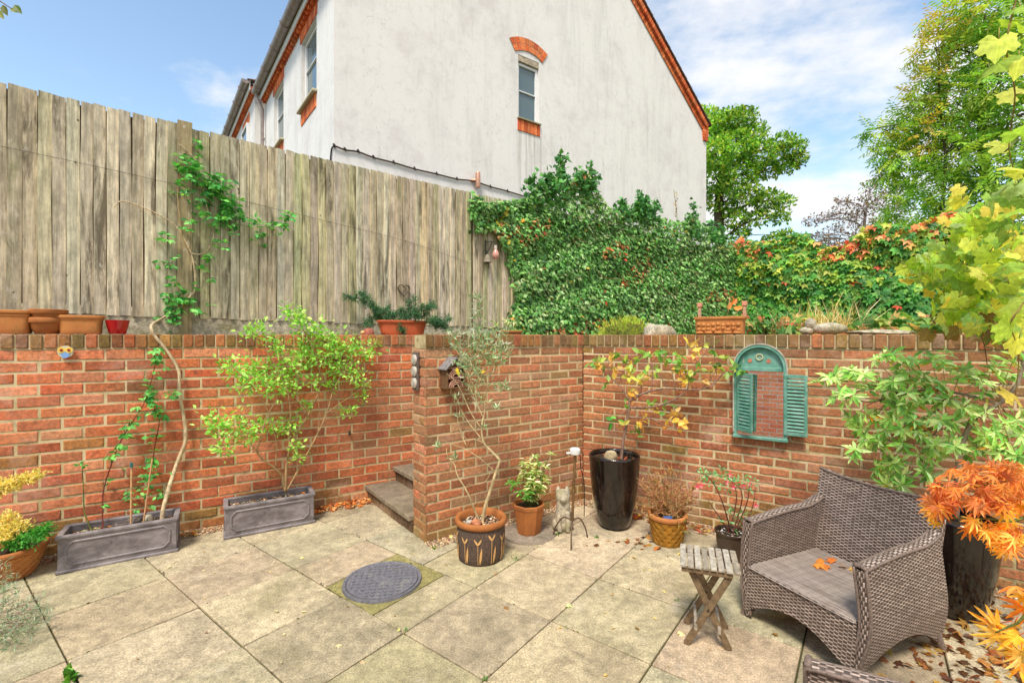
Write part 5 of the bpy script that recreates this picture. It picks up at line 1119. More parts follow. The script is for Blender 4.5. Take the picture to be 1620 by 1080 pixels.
# ================================================================== THINGS ON THE FENCE AND THE FAR WALL
def fpx(px, py, d=.04): Y = planeY(px, FN0, 1.257); p = Wp(px, py, Y); return p+xyz(FNN, 0)*d
F3 = xyz(FU, 0)
c = fpx(636, 459, .05); t = thing('heart_ornament', 'dark metal heart hung on the fence above the window box', 'ornament', c)
hp = [(16*math.sin(a)**3/16*.078, (13*math.cos(a)-5*math.cos(2*a)-2*math.cos(3*a)-math.cos(4*a))/16*.085) for a in np.linspace(0, 2*math.pi, 40, endpoint=False)]
mb = MB(); Pi = [c+F3*x*.88+A3((0, 0, z*.88)) for x, z in hp]; Po = [c+F3*x+A3((0, 0, z)) for x, z in hp]; k = 40; d3 = xyz(FNN, 0)*.012
V = [p-d3 for p in Po]+[p+d3 for p in Po]+[p-d3 for p in Pi]+[p+d3 for p in Pi]; F = []
for j in range(k): q = (j+1) % k; F += [(j, q, k+q, k+j), (2*k+q, 2*k+j, 3*k+j, 3*k+q), (k+j, k+q, 3*k+q, 3*k+j), (q, j, 2*k+j, 2*k+q)]
mb.add(V, F, S(96, 88, 66)); mb.build('heart', M['matte'], t); mb = MB(); mb.tube([c+A3((0, 0, .05)), c+A3((0, 0, .20))-xyz(FNN, 0)*.02], .0015, 5); mb.build('cord', M['iron'], t)
c = fpx(766, 384, .03); t = thing('wall_bracket', 'dark iron bracket on the fence beside the ivy', 'bracket', c)
b1 = c+xyz(FNN, 0)*.10+F3*.10; mb = MB(); mb.tube([c+A3((0, 0, .03)), c-A3((0, 0, .24))], .011, 8); mb.tube([c, (c+b1)/2+A3((0, 0, .01)), b1, b1-A3((0, 0, .05))], .007, 7); mb.tube(smooth_path([c-A3((0, 0, .16)), c-A3((0, 0, .10))+(b1-c)*.35, c+(b1-c)*.6], 4), .006, 7); mb.build('iron_arm', M['iron'], t, True, 50)
cb = fpx(766, 410, .08); t = thing('garden_bell', 'small dull metal bell hanging on the iron bracket by the ivy', 'bell', cb)
mb = MB(); mb.lathe([(0, .055), (.022, .052), (.036, .03), (.044, -.01), (.056, -.045), (.060, -.052), (.054, -.052), (.04, -.02), (.02, .035)], cb, 20, S(136, 126, 108)); mb.build('bell_body', M['matte'], t, True, 50); mb = MB(); mb.tube([cb+A3((0, 0, .05)), cb+A3((0, 0, .12))-xyz(FNN, 0)*.03], .005, 6); mb.build('hanger', M['iron'], t); mb = MB(); mb.tube([cb-A3((0, 0, .02)), cb-A3((0, 0, .075))], .008, 8); mb.build('clapper', M['iron'], t)
cl = b1-A3((0, 0, .13)); t = thing('bulb_lamp', 'pink glass bulb lamp hanging from the iron bracket by the ivy', 'lamp', cl)
mb = MB(); mb.lathe([(0, -.105), (.028, -.098), (.046, -.07), (.050, -.045), (.044, -.015), (.026, .02), (.018, .035)], cl, 20); mb.build('bulb', M['bulb'], t, True)
mb = MB(); mb.lathe([(.020, .03), (.022, .04), (.020, .085), (0, .09)], cl, 14, S(206, 190, 180)); mb.build('cap', M['matte'], t, True, 40)
# objects on the right wall's coping and just behind it
def rw(px, d=-.12, z=None):
    p0 = CN+RN*d; Y = planeY(px, p0, -1.464); r = (px-CX)/FPX; return A3((r*Y, Y, WT+.002 if z is None else z))
c = rw(1139, -.11); t = rect_trough('relief_trough', 'terracotta trough with shell relief and two posts on the right wall', c, RU, .40, .17, .155, .97, M['terra_pale'], False, 'planter')
mb = MB()
for i in range(9):
    for j in range(2):
        q = c+xyz(RU, 0)*(-.16+.04*i)+xyz(RN, 0)*.081+A3((0, 0, .045+.04*j+rng.normal(0, .004))); mb.lathe([(0, -.02), (.014, -.012), (.019, 0), (.014, .012), (0, .02)], q, 10)
for i in range(5): q = c+xyz(RU, 0)*(-.15+.075*i)+xyz(RN, 0)*.083+A3((0, 0, .012)); mb.lathe([(0, -.012), (.03, -.006), (.036, 0), (.028, .012), (0, .018)], q, 12)
mb.build('shell_relief', M['terra_pale'], t, True)
for px in (1107, 1178):
    q = rw(px, -.16); q[2] = WT+.145; t = thing('clay_post', 'slim clay post at the %s end of the relief trough' % ('left' if px < 1150 else 'right'), 'ornament', q, 'clay posts on the relief trough')
    mb = MB(); mb.box(q+A3((0, 0, .05)), xyz(RU, 0)*.013, xyz(RN, 0)*.013, (0, 0, .055), S(190, 150, 118), 0, .003); mb.build('shaft', M['matte'], t)
    mb = MB(); mb.box(q+A3((0, 0, .125)), xyz(RU, 0)*.021, xyz(RN, 0)*.021, (0, 0, .020), S(205, 140, 110), 0, .004); mb.build('cap', M['matte'], t)
rock('stone', 'rough pale rockery stone behind the right wall beside the green mound', rw(1048, -.36, 1.62), (.16, .11, .13), M['lichen'], wob=.5, seed=33)
rock('stone', 'flat grey stone lying along the top of the right wall', rw(1395, -.16, WT+.012), (.26, .09, .02), M['lichen'], wob=.1, seed=21)
c = rw(1300, -.13, WT); t = thing('animal_statue', 'pale stone animal lying asleep on top of the right wall', 'statue', c)
mb = MB(); ru3 = xyz(RU, 0)
for (x, z, a, b, h, nm) in ((.05, .045, .12, .06, .048, 'body'), (-.10, .03, .055, .042, .032, 'paws'), (-.075, .085, .042, .04, .045, 'head')):
    m2 = MB(); P = []
    for i in range(9):
        th = math.pi*i/8; P.append([c+ru3*(x+a*math.sin(th)*math.cos(p))+xyz(RN, 0)*b*math.sin(th)*math.sin(p)+A3((0, 0, z+h*math.cos(th))) for p in np.linspace(0, 2*math.pi, 17)])
    m2.grid(P, flip=False); m2.build(nm, M['lichen'], t, True)

# ================================================================== PLANTS
G_LIME = pal((152, 204, 84), (170, 216, 104), (134, 188, 72), (188, 222, 124), (120, 172, 66))
G_MID = pal((72, 128, 56), (58, 112, 50), (90, 146, 66), (48, 96, 44))
G_IVY = pal((104, 154, 76), (88, 134, 66), (110, 162, 80), (64, 106, 54), (136, 180, 100), (98, 150, 72), (166, 200, 130))
def clusters(mb, pts, r, n, size, palette, tm, up=.5, flat=(1, 1, .8), out=.6):
    for p in pts:
        rr = p[3] if len(p) > 3 else r; c = A3(p[:3]); k = max(3, int(n*(rr/r)**1.6)); off = rng.normal(0, .55, (k, 3))*rr*A3(flat); d = nrm(off*out/rr+rand_dirs(k)*.6+A3((0, 0, .1)))
        nn = rand_dirs(k)*.7+A3((0, 0, up)); mb.leaves(c+off, d, nn, rng.uniform(size*.65, size*1.15, k), pick(palette, k), tm)
def whorl(mb, p, ax, n, size, palette, tm, spread=.9, jit=.15):
    ax = nrm(ax); s_ = nrm(np.cross(ax, (.3, .2, .93))); t_ = np.cross(ax, s_); a = np.arange(n)*2*math.pi/n+rng.uniform(0, 6); d = nrm(np.cos(a)[:, None]*s_+np.sin(a)[:, None]*t_+ax*(1-spread)+rng.normal(0, jit, (n, 3))+A3((0, 0, -.12)))
    mb.leaves(np.tile(p, (n, 1))+ax*rng.normal(0, size*.15, (n, 1)), d, np.tile(ax, (n, 1))+rng.normal(0, .2, (n, 3)), rng.uniform(size*.7, size*1.1, n), pick(palette, n), tm)
BK = {k: S(*v) for k, v in dict(tan=(176, 146, 104), brown=(120, 88, 60), grey=(150, 136, 116), dark=(86, 62, 46), olive=(196, 176, 132), red=(112, 56, 46), green=(104, 112, 56), pale=(204, 182, 146)).items()}

# ---- shrub in the second trough
PT2 = tpt(T2, .40, .14, 0)[:2]
def zp(x, y, off=0.0): px, py = 300+x/2.5125, 450+y/2.5125; Y = planeY(px, PT2, 1.62)+off; return Wp(px, py, Y)
BRP = []
def twigs_to(mb, pts, r_, col):
    A = np.concatenate(BRP)
    for p in pts:
        c = A3(p[:3]); dd = np.linalg.norm(A-c, axis=1)+np.maximum(0, A[:, 2]-c[2])*1.5; j = A[np.argmin(dd)]
        for _ in range(4): e_ = c+rng.normal(0, .5, 3)*p[3]; stem(mb, [j, (j+e_)/2+rng.normal(0, .012, 3), e_], r_, r_*.5, col, 4, 2)
t = thing('shrub', 'airy lime-green leafy shrub growing in the trough nearer the steps', 'shrub', zp(380, 820))
mb = MB(); tips = []
def br(lst, r0, r1, offs=None, col=BK['tan'], zf=zp, n=6):
    o = offs if offs is not None else [0]*len(lst); P = [zf(x, y, o_) for (x, y), o_ in zip(lst, o)]; P = stem(mb, P, r0, r1, col, n); BRP.append(P); return P
br([(380, 822), (372, 770), (345, 735), (272, 672), (285, 600), (310, 520), (350, 450)], .012, .004, [0, 0, -.03, -.08, -.1, -.1, -.08])
br([(382, 822), (385, 720), (410, 620), (470, 520), (520, 400), (500, 280), (440, 160), (400, 100)], .012, .003, [0, 0, .02, .03, .05, .03, 0, 0])
br([(384, 822), (430, 740), (500, 610), (545, 510), (575, 410), (620, 340), (690, 270), (735, 235)], .010, .003, [0, 0, .03, .06, .06, .06, .08, .1])
br([(390, 700), (400, 560), (395, 450), (360, 350), (280, 230), (240, 180)], .007, .002, [0, -.04, -.06, -.06, -.08, -.08])
br([(340, 735), (345, 640), (330, 560), (300, 480), (230, 380), (160, 325)], .006, .002, [-.03, -.06, -.1, -.12, -.15, -.15])
br([(272, 672), (220, 610), (150, 580), (90, 545)], .005, .0015, [-.08, -.1, -.12, -.12], n=5)
br([(470, 520), (430, 450), (440, 330), (470, 230)], .005, .002, n=5); br([(545, 510), (600, 470), (660, 430), (700, 395)], .004, .0015, n=5); br([(410, 620), (430, 570), (460, 550)], .003, .001, n=5)
br([(385, 740), (400, 700), (430, 680)], .003, .001, n=5); br([(510, 600), (515, 500), (505, 400)], .005, .002, n=5); br([(300, 600), (240, 660), (150, 660)], .004, .0015, [-.08, -.1, -.1], n=5)
shrub_mb = mb
L = [(395, 100, 30), (430, 125, 35), (500, 170, 42), (440, 165, 36), (270, 190, 46), (250, 175, 30), (350, 250, 40), (470, 230, 48), (560, 220, 48), (640, 250, 48), (700, 270, 40), (180, 325, 44), (150, 320, 26), (260, 345, 58), (350, 350, 52), (420, 330, 50), (520, 300, 52), (600, 330, 46), (660, 360, 36), (730, 235, 26), (230, 400, 48), (330, 400, 46), (400, 415, 36), (500, 390, 28), (90, 545, 40), (120, 570, 44), (180, 550, 48), (240, 580, 44), (140, 655, 32), (280, 560, 34), (400, 560, 44), (340, 580, 24), (690, 445, 20), (620, 505, 20), (655, 500, 16), (425, 640, 24), (425, 690, 24), (460, 480, 22), (200, 610, 30), (690, 400, 26), (580, 270, 36), (450, 280, 40), (560, 400, 24)]
mb = MB(); pts = []
for x, y, r_ in L:
    o_ = np.interp(x, [80, 380, 740], [-.14, 0, .1])+rng.normal(0, .05); p = zp(x, y, o_); pts.append((p[0], p[1], p[2], r_/2.5125*p[1]/FPX))
twigs_to(shrub_mb, pts, .0018, BK['tan']); shrub_mb.build('branches', M['bark'], t, True); clusters(mb, pts, .09, 80, .045, G_LIME, LEAF, up=.9); mb.build('foliage', M['leaf'], t)

# ---- climber in the first trough and up the fence
ylw = lambda px, d=.05: planeY(px, LW0+LN*d, 1.62); yfn = lambda px, d=.05: planeY(px, FN0+FNN*d, 1.257)
t = thing('climbing_plant', 'green climber rising from the left trough over the wall and up the fence', 'climber', tpt(T1, .56, .13, .2))
mb = MB(); P = [tpt(T1, .585, .13, .19), tpt(T1, .60, .16, .34)]
for px, py in ((279, 735), (293, 699), (292.6, 671), (283.5, 619), (282.6, 586), (262, 552), (244, 530)): P.append(Wp(px, py, ylw(px)))
P.append(lpt(0, 0)*0+Wp(240, 514, ylw(240, .0)))
for px, py in ((259, 502), (285, 487), (299, 471), (309, 454), (305, 410), (293, 381), (277, 357), (244, 336), (196, 318), (181, 328)): P.append(Wp(px, py, yfn(px)))
main = stem(mb, P, .016, .004, BK['pale'], 8)
s2 = stem(mb, [Wp(a, b, yfn(a, .06)) for a, b in ((303, 401), (318, 402), (330, 394), (338, 373), (332, 348), (322, 304), (314, 263), (301, 243), (284, 228))], .006, .003, BK['pale'], 6)
s3 = stem(mb, [Wp(a, b, yfn(a, .05)) for a, b in ((306, 412), (318, 424), (332, 431), (345, 434))], .004, .002, BK['pale'], 5)
s4 = stem(mb, [Wp(a, b, yfn(a, .05)) for a, b in ((338, 340), (352, 350), (372, 352), (398, 360), (425, 356), (448, 345), (466, 336))], .003, .0015, BK['tan'], 5)
s5 = stem(mb, [Wp(a, b, yfn(a, .06)) for a, b in ((299, 470), (312, 490), (322, 500))], .003, .0015, BK['tan'], 5)
s6 = stem(mb, [Wp(a, b, yfn(a, .06)) for a, b in ((300, 400), (288, 372), (284, 340), (281, 300), (288, 262), (300, 240), (312, 215))], .004, .002, BK['tan'], 5)
sh = []
for P in ([tpt(T1, .24, .10, .2)]+[Wp(a, b, ylw(a, .10)) for a, b in ((163, 781), (176, 735), (190, 700), (206, 672), (227, 640), (240, 600), (248, 565), (250, 553))],
          [tpt(T1, .47, .12, .2)]+[Wp(a, b, ylw(a, .08)) for a, b in ((232, 790), (240, 740), (246, 700), (252, 665), (244, 645), (237, 622))],
          [tpt(T1, .19, .10, .2)]+[Wp(a, b, ylw(a, .12)) for a, b in ((134, 810), (132, 770), (130, 735))]):
    sh.append(stem(mb, P, .0055, .002, BK['red'] if len(P) != 4 else BK['green'], 5))
mb.build('stems', M['bark'], t, True)
mb = MB(); CG = pal((88, 166, 78), (72, 146, 66), (110, 184, 90), (62, 130, 62), (132, 194, 100))
def tri(p, out, size, palette=CG):
    a = rng.uniform(0, 6.28); d0 = nrm(out+rand_dirs(1)[0]*.8+A3((0, 0, -.1)))
    for da in (-.9, 0, .9):
        s_ = nrm(np.cross(d0, (0, 0, 1.))); d = nrm(d0*math.cos(da)+s_*math.sin(da)+A3((0, 0, -.15))); mb.leaves([A3(p)+d*.008], [d], [A3((0, 0, 1.))*.8+out*.6+rng.normal(0, .25, 3)], size*rng.uniform(.7, 1.1), pick(palette, 1), LEAF)
O = xyz(LN, 0); OF_ = xyz(FNN, 0)
for s_, k in ((sh[0], 50), (sh[1], 42)):
    for i in rng.integers(3, len(s_), k): tri(s_[i]+rng.normal(0, .022, 3), O*.5+rand_dirs(1)[0], .052)
for i in range(7): tri(sh[2][-1]+rng.normal(0, .015, 3), O*.4+rand_dirs(1)[0], .03)
for px, py, r_, k in ((272, 620, 14, 10), (232, 745, 30, 12), (215, 790, 26, 10), (255, 780, 14, 8), (250, 570, 12, 6), (240, 628, 14, 8), (205, 585, 1, 0)):
    for _ in range(k): c = Wp(px+rng.normal(0, r_*.5), py+rng.normal(0, r_*.4), ylw(px, .1)); tri(c, O*.4+rand_dirs(1)[0], .04)
for px, py, r_, k in ((300, 265, 15, 26), (325, 285, 16, 24), (345, 300, 17, 28), (362, 318, 16, 30), (372, 338, 14, 24), (355, 345, 14, 16), (340, 300, 20, 16), (320, 340, 18, 10), (285, 295, 16, 12), (290, 250, 12, 8), (262, 372, 10, 8), (268, 415, 12, 9), (300, 355, 12, 8), (330, 405, 10, 7), (350, 385, 8, 7), (270, 455, 14, 8), (290, 480, 20, 22), (275, 495, 22, 18), (310, 470, 14, 6), (420, 366, 16, 14), (440, 352, 12, 10), (458, 340, 8, 8), (400, 362, 12, 6), (375, 355, 12, 6), (265, 470, 10, 6), (330, 440, 12, 4), (312, 225, 6, 4)):
    for _ in range(k): c = Wp(px+rng.normal(0, r_*.6), py+rng.normal(0, r_*.6), yfn(px, .07+rng.uniform(0, .10))); tri(c, OF_*.5+rand_dirs(1)[0], .062)
mb.build('foliage', M['gloss_leaf'], t)

# ---- evergreen trailing from the orange window box
t = thing('trailing_plant', 'dark trailing evergreen spilling from the orange window box along the fence', 'plant', WB+A3((0, 0, .1)))
mb = MB(); ml = MB(); yb = WB[1]; NG = pal((62, 108, 74), (50, 92, 64), (80, 124, 86), (96, 140, 92))
def zq(x, y, dy=0.0): return Wp(540+x/8.306, 430+y/8.306, yb+dy)
def spray(P, r0=.004, dens=26, size=.022):
    P = stem(mb, P, r0, .0012, BK['dark'], 5, 5, .006)
    for i in range(2, len(P)):
        for _ in range(dens//3):
            d = nrm(rand_dirs(1)[0]+nrm(P[i]-P[i-1])*.5); q = P[i]+rng.normal(0, .012, 3)
            n_ = 7; pos = q+d*np.linspace(0, .05, n_)[:, None]; ml.leaves(pos, nrm(np.tile(d, (n_, 1))*.6+rand_dirs(n_)), rand_dirs(n_), size, pick(NG, n_), LANCE)
for lst in (((600, 650), (520, 560), (400, 450), (300, 380), (180, 340), (60, 330)), ((650, 650), (560, 520), (420, 430), (330, 330), (250, 280)), ((620, 640), (600, 560), (600, 470)), ((760, 640), (800, 560), (780, 500)), ((900, 640), (920, 540), (900, 450), (950, 350)), ((950, 640), (1000, 520), (1080, 460), (1190, 460)), ((1000, 650), (1100, 560), (1140, 480), (1210, 440)), ((1080, 650), (1180, 620), (1280, 700), (1400, 740)), ((1100, 650), (1250, 690), (1340, 680), (1410, 610)), ((560, 640), (440, 600), (360, 640), (340, 700)), ((720, 650), (730, 710), (720, 790)), ((740, 650), (770, 720), (790, 780)), ((850, 640), (860, 590), (840, 560)), ((980, 640), (1000, 580), (980, 480)), ((680, 650), (700, 590), (660, 540)), ((1150, 660), (1220, 640), (1300, 640)), ((500, 640), (480, 560), (440, 500))):
    o_ = rng.uniform(-.06, .06); spray([zq(x, y, o_+.05*i/len(lst)+(-.09 if y > 680 and x < 900 else 0)) for i, (x, y) in enumerate(lst)])
mb.build('stems', M['bark'], t, True); ml.build('foliage', M['leaf'], t)

# ---- olive in the patterned pot
def zo(x, y, dy=0.0): return Wp(560+x/2.7, 520+y/2.7, 3.52+dy)
t = thing('olive_tree', 'spindly young olive tree in the leaf-patterned pot', 'tree', zo(545, 832))
mb = MB(); ml = MB(); OL = pal((140, 164, 124), (166, 184, 150), (118, 144, 100), (190, 202, 176), (106, 132, 88)); br_ = lambda l, a, b, o=None, c=BK['olive'], n=7: br(l, a, b, o, c, zo, n)
br_([(545, 840), (560, 760), (582, 690), (605, 615), (624, 560)], .0135, .010); 
tr = [br_([(624, 562), (590, 525), (555, 487), (545, 430), (553, 375)], .010, .006), br_([(553, 380), (530, 330), (520, 260), (535, 180), (540, 90), (535, 20), (525, -60), (528, -140)], .006, .002, [0, 0, .02, .03, .03, 0, 0, 0]),
      br_([(549, 430), (500, 360), (460, 270), (430, 220), (395, 190)], .005, .0015, [0, -.03, -.05, -.08, -.1]), br_([(545, 470), (490, 400), (450, 330), (430, 270)], .004, .0012, [0, .04, .06, .08]),
      br_([(552, 400), (560, 320), (570, 240), (600, 150), (640, 90)], .004, .0012, [0, .03, .06, .08, .1]), br_([(540, 300), (500, 220), (470, 150), (420, 60), (405, 30)], .004, .0012), br_([(530, 240), (560, 160), (590, 100), (620, 40), (660, 0)], .0035, .001),
      br_([(600, 610), (560, 570), (520, 540), (470, 510), (440, 500), (385, 478)], .005, .0015, [0, -.05, -.08, -.1, -.1, -.1], n=6), br_([(535, 820), (510, 760), (485, 700), (440, 620), (430, 580), (400, 545), (395, 510)], .008, .002, [0, -.02, -.04, -.05, -.05, -.05, -.05]),
      br_([(480, 500), (455, 440), (440, 370), (440, 310)], .003, .001, [-.08, -.06, -.05, -.05]), br_([(560, 488), (510, 470), (480, 470), (455, 430)], .003, .001), br_([(530, 330), (500, 260), (480, 180), (470, 100)], .003, .001), br_([(545, 130), (520, 60), (490, 20), (470, -20)], .003, .001), br_([(590, 590), (570, 640), (540, 660), (480, 665)], .002, .001), br_([(545, 200), (600, 180), (650, 130)], .003, .001)]
mb.build('branches', M['bark'], t, True)
OLV = ([(0, 0, 0), (.11, .45, .03), (0, 1, -.05), (-.11, .45, .03)], [(0, 1, 2), (0, 2, 3)])
def olive(px_, py_, n, r_, dy=0.0, up=.8):
    n = int(n*1.6)
    c = zo(px_, py_, dy); rr = r_/2.7*3.5/FPX; off = rng.normal(0, .5, (n, 3))*rr; d = nrm(rand_dirs(n, up)+off/rr*.4); ml.leaves(c+off, d, rand_dirs(n), rng.uniform(.036, .060, n), pick(OL, n), OLV)
for a in ((528, -130, 16, 18), (527, -90, 18, 18), (526, -50, 18, 20), (530, -5, 24, 24), (420, 30, 20, 26), (440, 65, 24, 30), (470, 110, 34, 40), (500, 60, 34, 40), (530, 50, 50, 46), (560, 40, 34, 36), (600, 70, 44, 42), (640, 95, 34, 30), (540, 110, 50, 44), (500, 150, 40, 40), (580, 130, 44, 40), (480, 190, 26, 34), (530, 190, 30, 34), (620, 140, 26, 30), (640, 250, 24, 22), (610, 340, 12, 12), (550, 300, 14, 30), (360, 500, 14, 12), (430, 550, 12, 14), (450, 370, 6, 10), (550, 420, 8, 12), (440, 300, 10, 20), (620, 30, 18, 30), (500, 260, 16, 30), (560, 220, 20, 40), (655, 10, 12, 16), (455, 150, 18, 26)): olive(*a)
ml.leaves([zo(440, 165, -.03), zo(536, 185, -.03), zo(445, 180, -.03)], [(0, 0, -1.), (1, 0, .2), (.2, 0, -1)], [(0, -1, 0.)]*3, [.05, .045, .04], pal((232, 204, 60), (228, 190, 50), (200, 196, 80)), LEAF)
ml.build('foliage', M['leaf'], t)

# ---- variegated shrub in the faceted pot
t = thing('shrub', 'small cream-and-green variegated shrub in the faceted terracotta pot', 'shrub', C2+A3((0, 0, .22)))
mb = MB(); ml = MB(); VG = pal((186, 196, 128), (150, 176, 96), (208, 210, 156), (120, 158, 78), (224, 222, 178)); VG2 = pal((110, 170, 70), (88, 150, 58), (132, 184, 84))
for i in range(20):
    px, py = rng.normal(843, 15), rng.uniform(712, 772); q = Wp(px, py, 3.93+rng.normal(0, .06)); stem(mb, [C2+A3((rng.normal(0, .02), rng.normal(0, .02), .22)), (C2+A3((0, 0, .22))+q)/2+rng.normal(0, .02, 3), q], .004, .0015, BK['green'], 5)
    for z_ in np.linspace(.35, 1, 4): whorl(ml, (C2+A3((0, 0, .24)))*(1-z_)+q*z_+rng.normal(0, .015, 3), q-C2+A3((0, 0, .2)), 8, .062, VG, LANCE, .75)
for px, py in ((812, 768), (822, 778), (832, 786), (818, 762), (838, 780), (806, 764)): q = Wp(px, py, 3.86); stem(mb, [C2+A3((0, 0, .22)), q], .003, .0015, BK['green'], 5); whorl(ml, q, q-C2, 8, .062, VG2, LANCE, .8)
mb.build('stems', M['bark'], t, True); ml.build('foliage', M['leaf'], t)

# ---- magnolia in the tall corner planter
def zm(x, y, dy=0.0): return Wp(880+x/2.841, 520+y/2.841, K1[1]-.02+dy)
t = thing('magnolia_tree', 'small spreading tree with yellowing leaves in the corner black planter', 'tree', zm(290, 585))
mb = MB(); ml = MB(); bm_ = lambda l, a, b, o=None, n=7: br(l, a*.9, b, o, S(140, 112, 96), zm, n)
bm_([(290, 600), (300, 510), (318, 420), (330, 320)], .017, .0115)
bm_([(328, 325), (370, 300), (420, 280), (500, 268), (600, 274), (690, 262), (728, 225), (760, 195), (815, 190)], .013, .003, [0, -.02, -.05, -.1, -.14, -.2, -.2, -.22, -.25])
bm_([(332, 355), (380, 352), (440, 350), (520, 322), (580, 285)], .011, .005, [0, -.06, -.12, -.16, -.18]); bm_([(325, 398), (420, 402), (500, 438), (590, 455)], .008, .003, [0, -.1, -.18, -.24]); bm_([(330, 322), (295, 270), (240, 212), (190, 172), (150, 172)], .009, .0025, [0, .04, .08, .1, .1])
bm_([(322, 365), (300, 375), (285, 400), (274, 408)], .005, .002, [0, -.05, -.08, -.1], 6); bm_([(322, 355), (290, 385)], .004, .003, None, 5)
for l, o_ in (([(430, 278), (432, 200), (428, 110)], -.05), ([(532, 268), (520, 195), (500, 150), (480, 125)], -.1), ([(590, 272), (605, 200), (655, 125), (700, 88)], -.14), ([(655, 268), (690, 230), (735, 160)], -.18), ([(380, 295), (385, 230), (372, 205)], 0), ([(640, 160), (600, 100), (580, 75)], -.14), ([(240, 212), (235, 160), (240, 140)], .08), ([(275, 245), (310, 180), (330, 150)], .08), ([(560, 272), (560, 210), (550, 150)], -.1), ([(500, 268), (460, 200), (400, 140)], -.08), ([(520, 322), (560, 320), (600, 318)], -.18), ([(460, 270), (500, 310), (480, 350)], -.1), ([(700, 258), (720, 205), (715, 180)], -.2), ([(330, 450), (370, 445), (385, 455)], -.05), ([(480, 290), (515, 280), (520, 300)], -.1), ([(240, 215), (255, 180), (262, 185)], .08), ([(190, 172), (180, 155), (170, 160)], .1)): bm_(l, .0045, .0015, [o_]*len(l), 5)
mb.build('branches', M['bark'], t, True)
MG = pal((124, 168, 76), (104, 152, 64), (150, 184, 96), (172, 190, 90)); MY = pal((214, 190, 88), (212, 164, 76), (226, 200, 112), (190, 184, 84), (218, 176, 108))
for x, y, n, pl in ((170, 165, 4, MG), (200, 150, 5, MG), (195, 165, 3, MY), (245, 135, 4, MY), (272, 125, 4, MG), (300, 150, 4, MG), (330, 180, 3, MY), (330, 290, 6, MY), (325, 220, 3, MY), (390, 120, 6, MG), (400, 200, 3, MG), (370, 215, 5, MY), (460, 105, 4, MG), (495, 145, 6, MG), (545, 130, 7, MG), (560, 190, 6, MY), (582, 232, 5, MY), (570, 160, 4, MG), (620, 90, 5, MY), (590, 80, 3, MY), (695, 88, 4, MG), (735, 140, 5, MG), (745, 160, 3, MG), (770, 190, 4, MG), (820, 182, 5, MG), (610, 222, 3, MG), (668, 228, 4, MY), (420, 352, 4, MY), (418, 330, 2, MG), (525, 375, 4, MY), (550, 400, 5, MY), (572, 425, 6, MY), (585, 440, 3, MY), (490, 412, 3, MY), (378, 420, 3, MY), (272, 410, 4, pal((80, 150, 56), (96, 170, 70))), (296, 430, 2, MY), (372, 455, 4, MG), (640, 180, 3, MG), (720, 185, 3, MY), (260, 185, 4, MY), (440, 190, 3, MG), (520, 160, 3, MG), (405, 405, 1, MY), (430, 210, 2, MY), (310, 340, 2, MG), (345, 160, 4, MG), (230, 240, 2, MG), (480, 355, 2, MG)):
    o_ = np.interp(x, [150, 330, 820], [.1, 0, -.25]); c = zm(x, y, o_+rng.normal(0, .03)); k = n+2; d = rand_dirs(k, -.1); d[:, 1] *= .7
    ml.leaves(c+rng.normal(0, .022, (k, 3)), d, rand_dirs(k)+A3((0, -.5, .4)), rng.uniform(.055, .085, k), pick(pl, k), LEAF)
ml.build('foliage', M['leaf'], t)

# ---- dried bush in the mustard pot and fuchsia
t = thing('shrub', 'dried-up twiggy brown bush in the mustard yellow pot', 'shrub', C3+A3((0, 0, .2))); mb = MB(); ml = MB(); DB = pal((176, 130, 84), (150, 104, 66), (196, 152, 104), (170, 96, 84), (140, 120, 60))
for i in range(46):
    a = rng.uniform(0, 6.28); q = C3+A3((.02+math.cos(a)*rng.uniform(.05, .27), math.sin(a)*.16, .24+rng.uniform(.02, .40))); m_ = (C3+A3((.03, 0, .2))+q)/2+A3((math.cos(a)*.03, 0, .03)); P = stem(mb, [C3+A3((.03+rng.normal(0, .02), rng.normal(0, .02), .2)), m_, q], .0045, .0012, S(186, 148, 98), 5)
    for j in range(5):
        b = P[rng.integers(3, len(P))]; e_ = b+rand_dirs(1, .3)[0]*rng.uniform(.04, .11); stem(mb, [b, (b+e_)/2+rng.normal(0, .008, 3), e_], .002, .001, S(196, 156, 104), 4, 2); k = 9; ml.leaves(b+(e_-b)*rng.random((k, 1)), rand_dirs(k), rand_dirs(k), rng.uniform(.012, .024, k), pick(DB, k), LEAF4)
for _ in range(30): q = C3+A3((.10+rng.normal(0, .06), -.06+rng.normal(0, .05), .17+rng.normal(0, .05))); whorl(ml, q, rand_dirs(1)[0], 5, .018, pal((150, 140, 80), (120, 120, 66)), LEAF4)
mb.build('twigs', M['bark'], t, True); ml.build('foliage', M['leaf'], t)
t = thing('fuchsia', 'fuchsia with pink hanging flowers in the brown ribbed pot', 'shrub', C5+A3((0, 0, .18))); mb = MB(); ml = MB(); FG = pal((112, 166, 104), (136, 184, 126), (92, 146, 88), (160, 198, 146)); fl = []
def zf(px, py, dy=0.0): return Wp(px, py, 3.5+dy)
for lst in (((1162, 845), (1162, 810), (1165, 780), (1158, 762)), ((1160, 845), (1145, 800), (1132, 770), (1118, 752), (1105, 748)), ((1165, 845), (1178, 805), (1184, 785), (1186, 765)), ((1158, 845), (1140, 820), (1126, 800), (1120, 790)), ((1163, 845), (1172, 800), (1172, 775), (1150, 755)), ((1164, 845), (1185, 815), (1193, 790), (1195, 770))):
    dy = rng.normal(0, .04); P = stem(mb, [C5+A3((rng.normal(0, .015), rng.normal(0, .015), .17))]+[zf(a, b, dy) for a, b in lst[1:]], .0055, .002, S(110, 66, 54), 6)
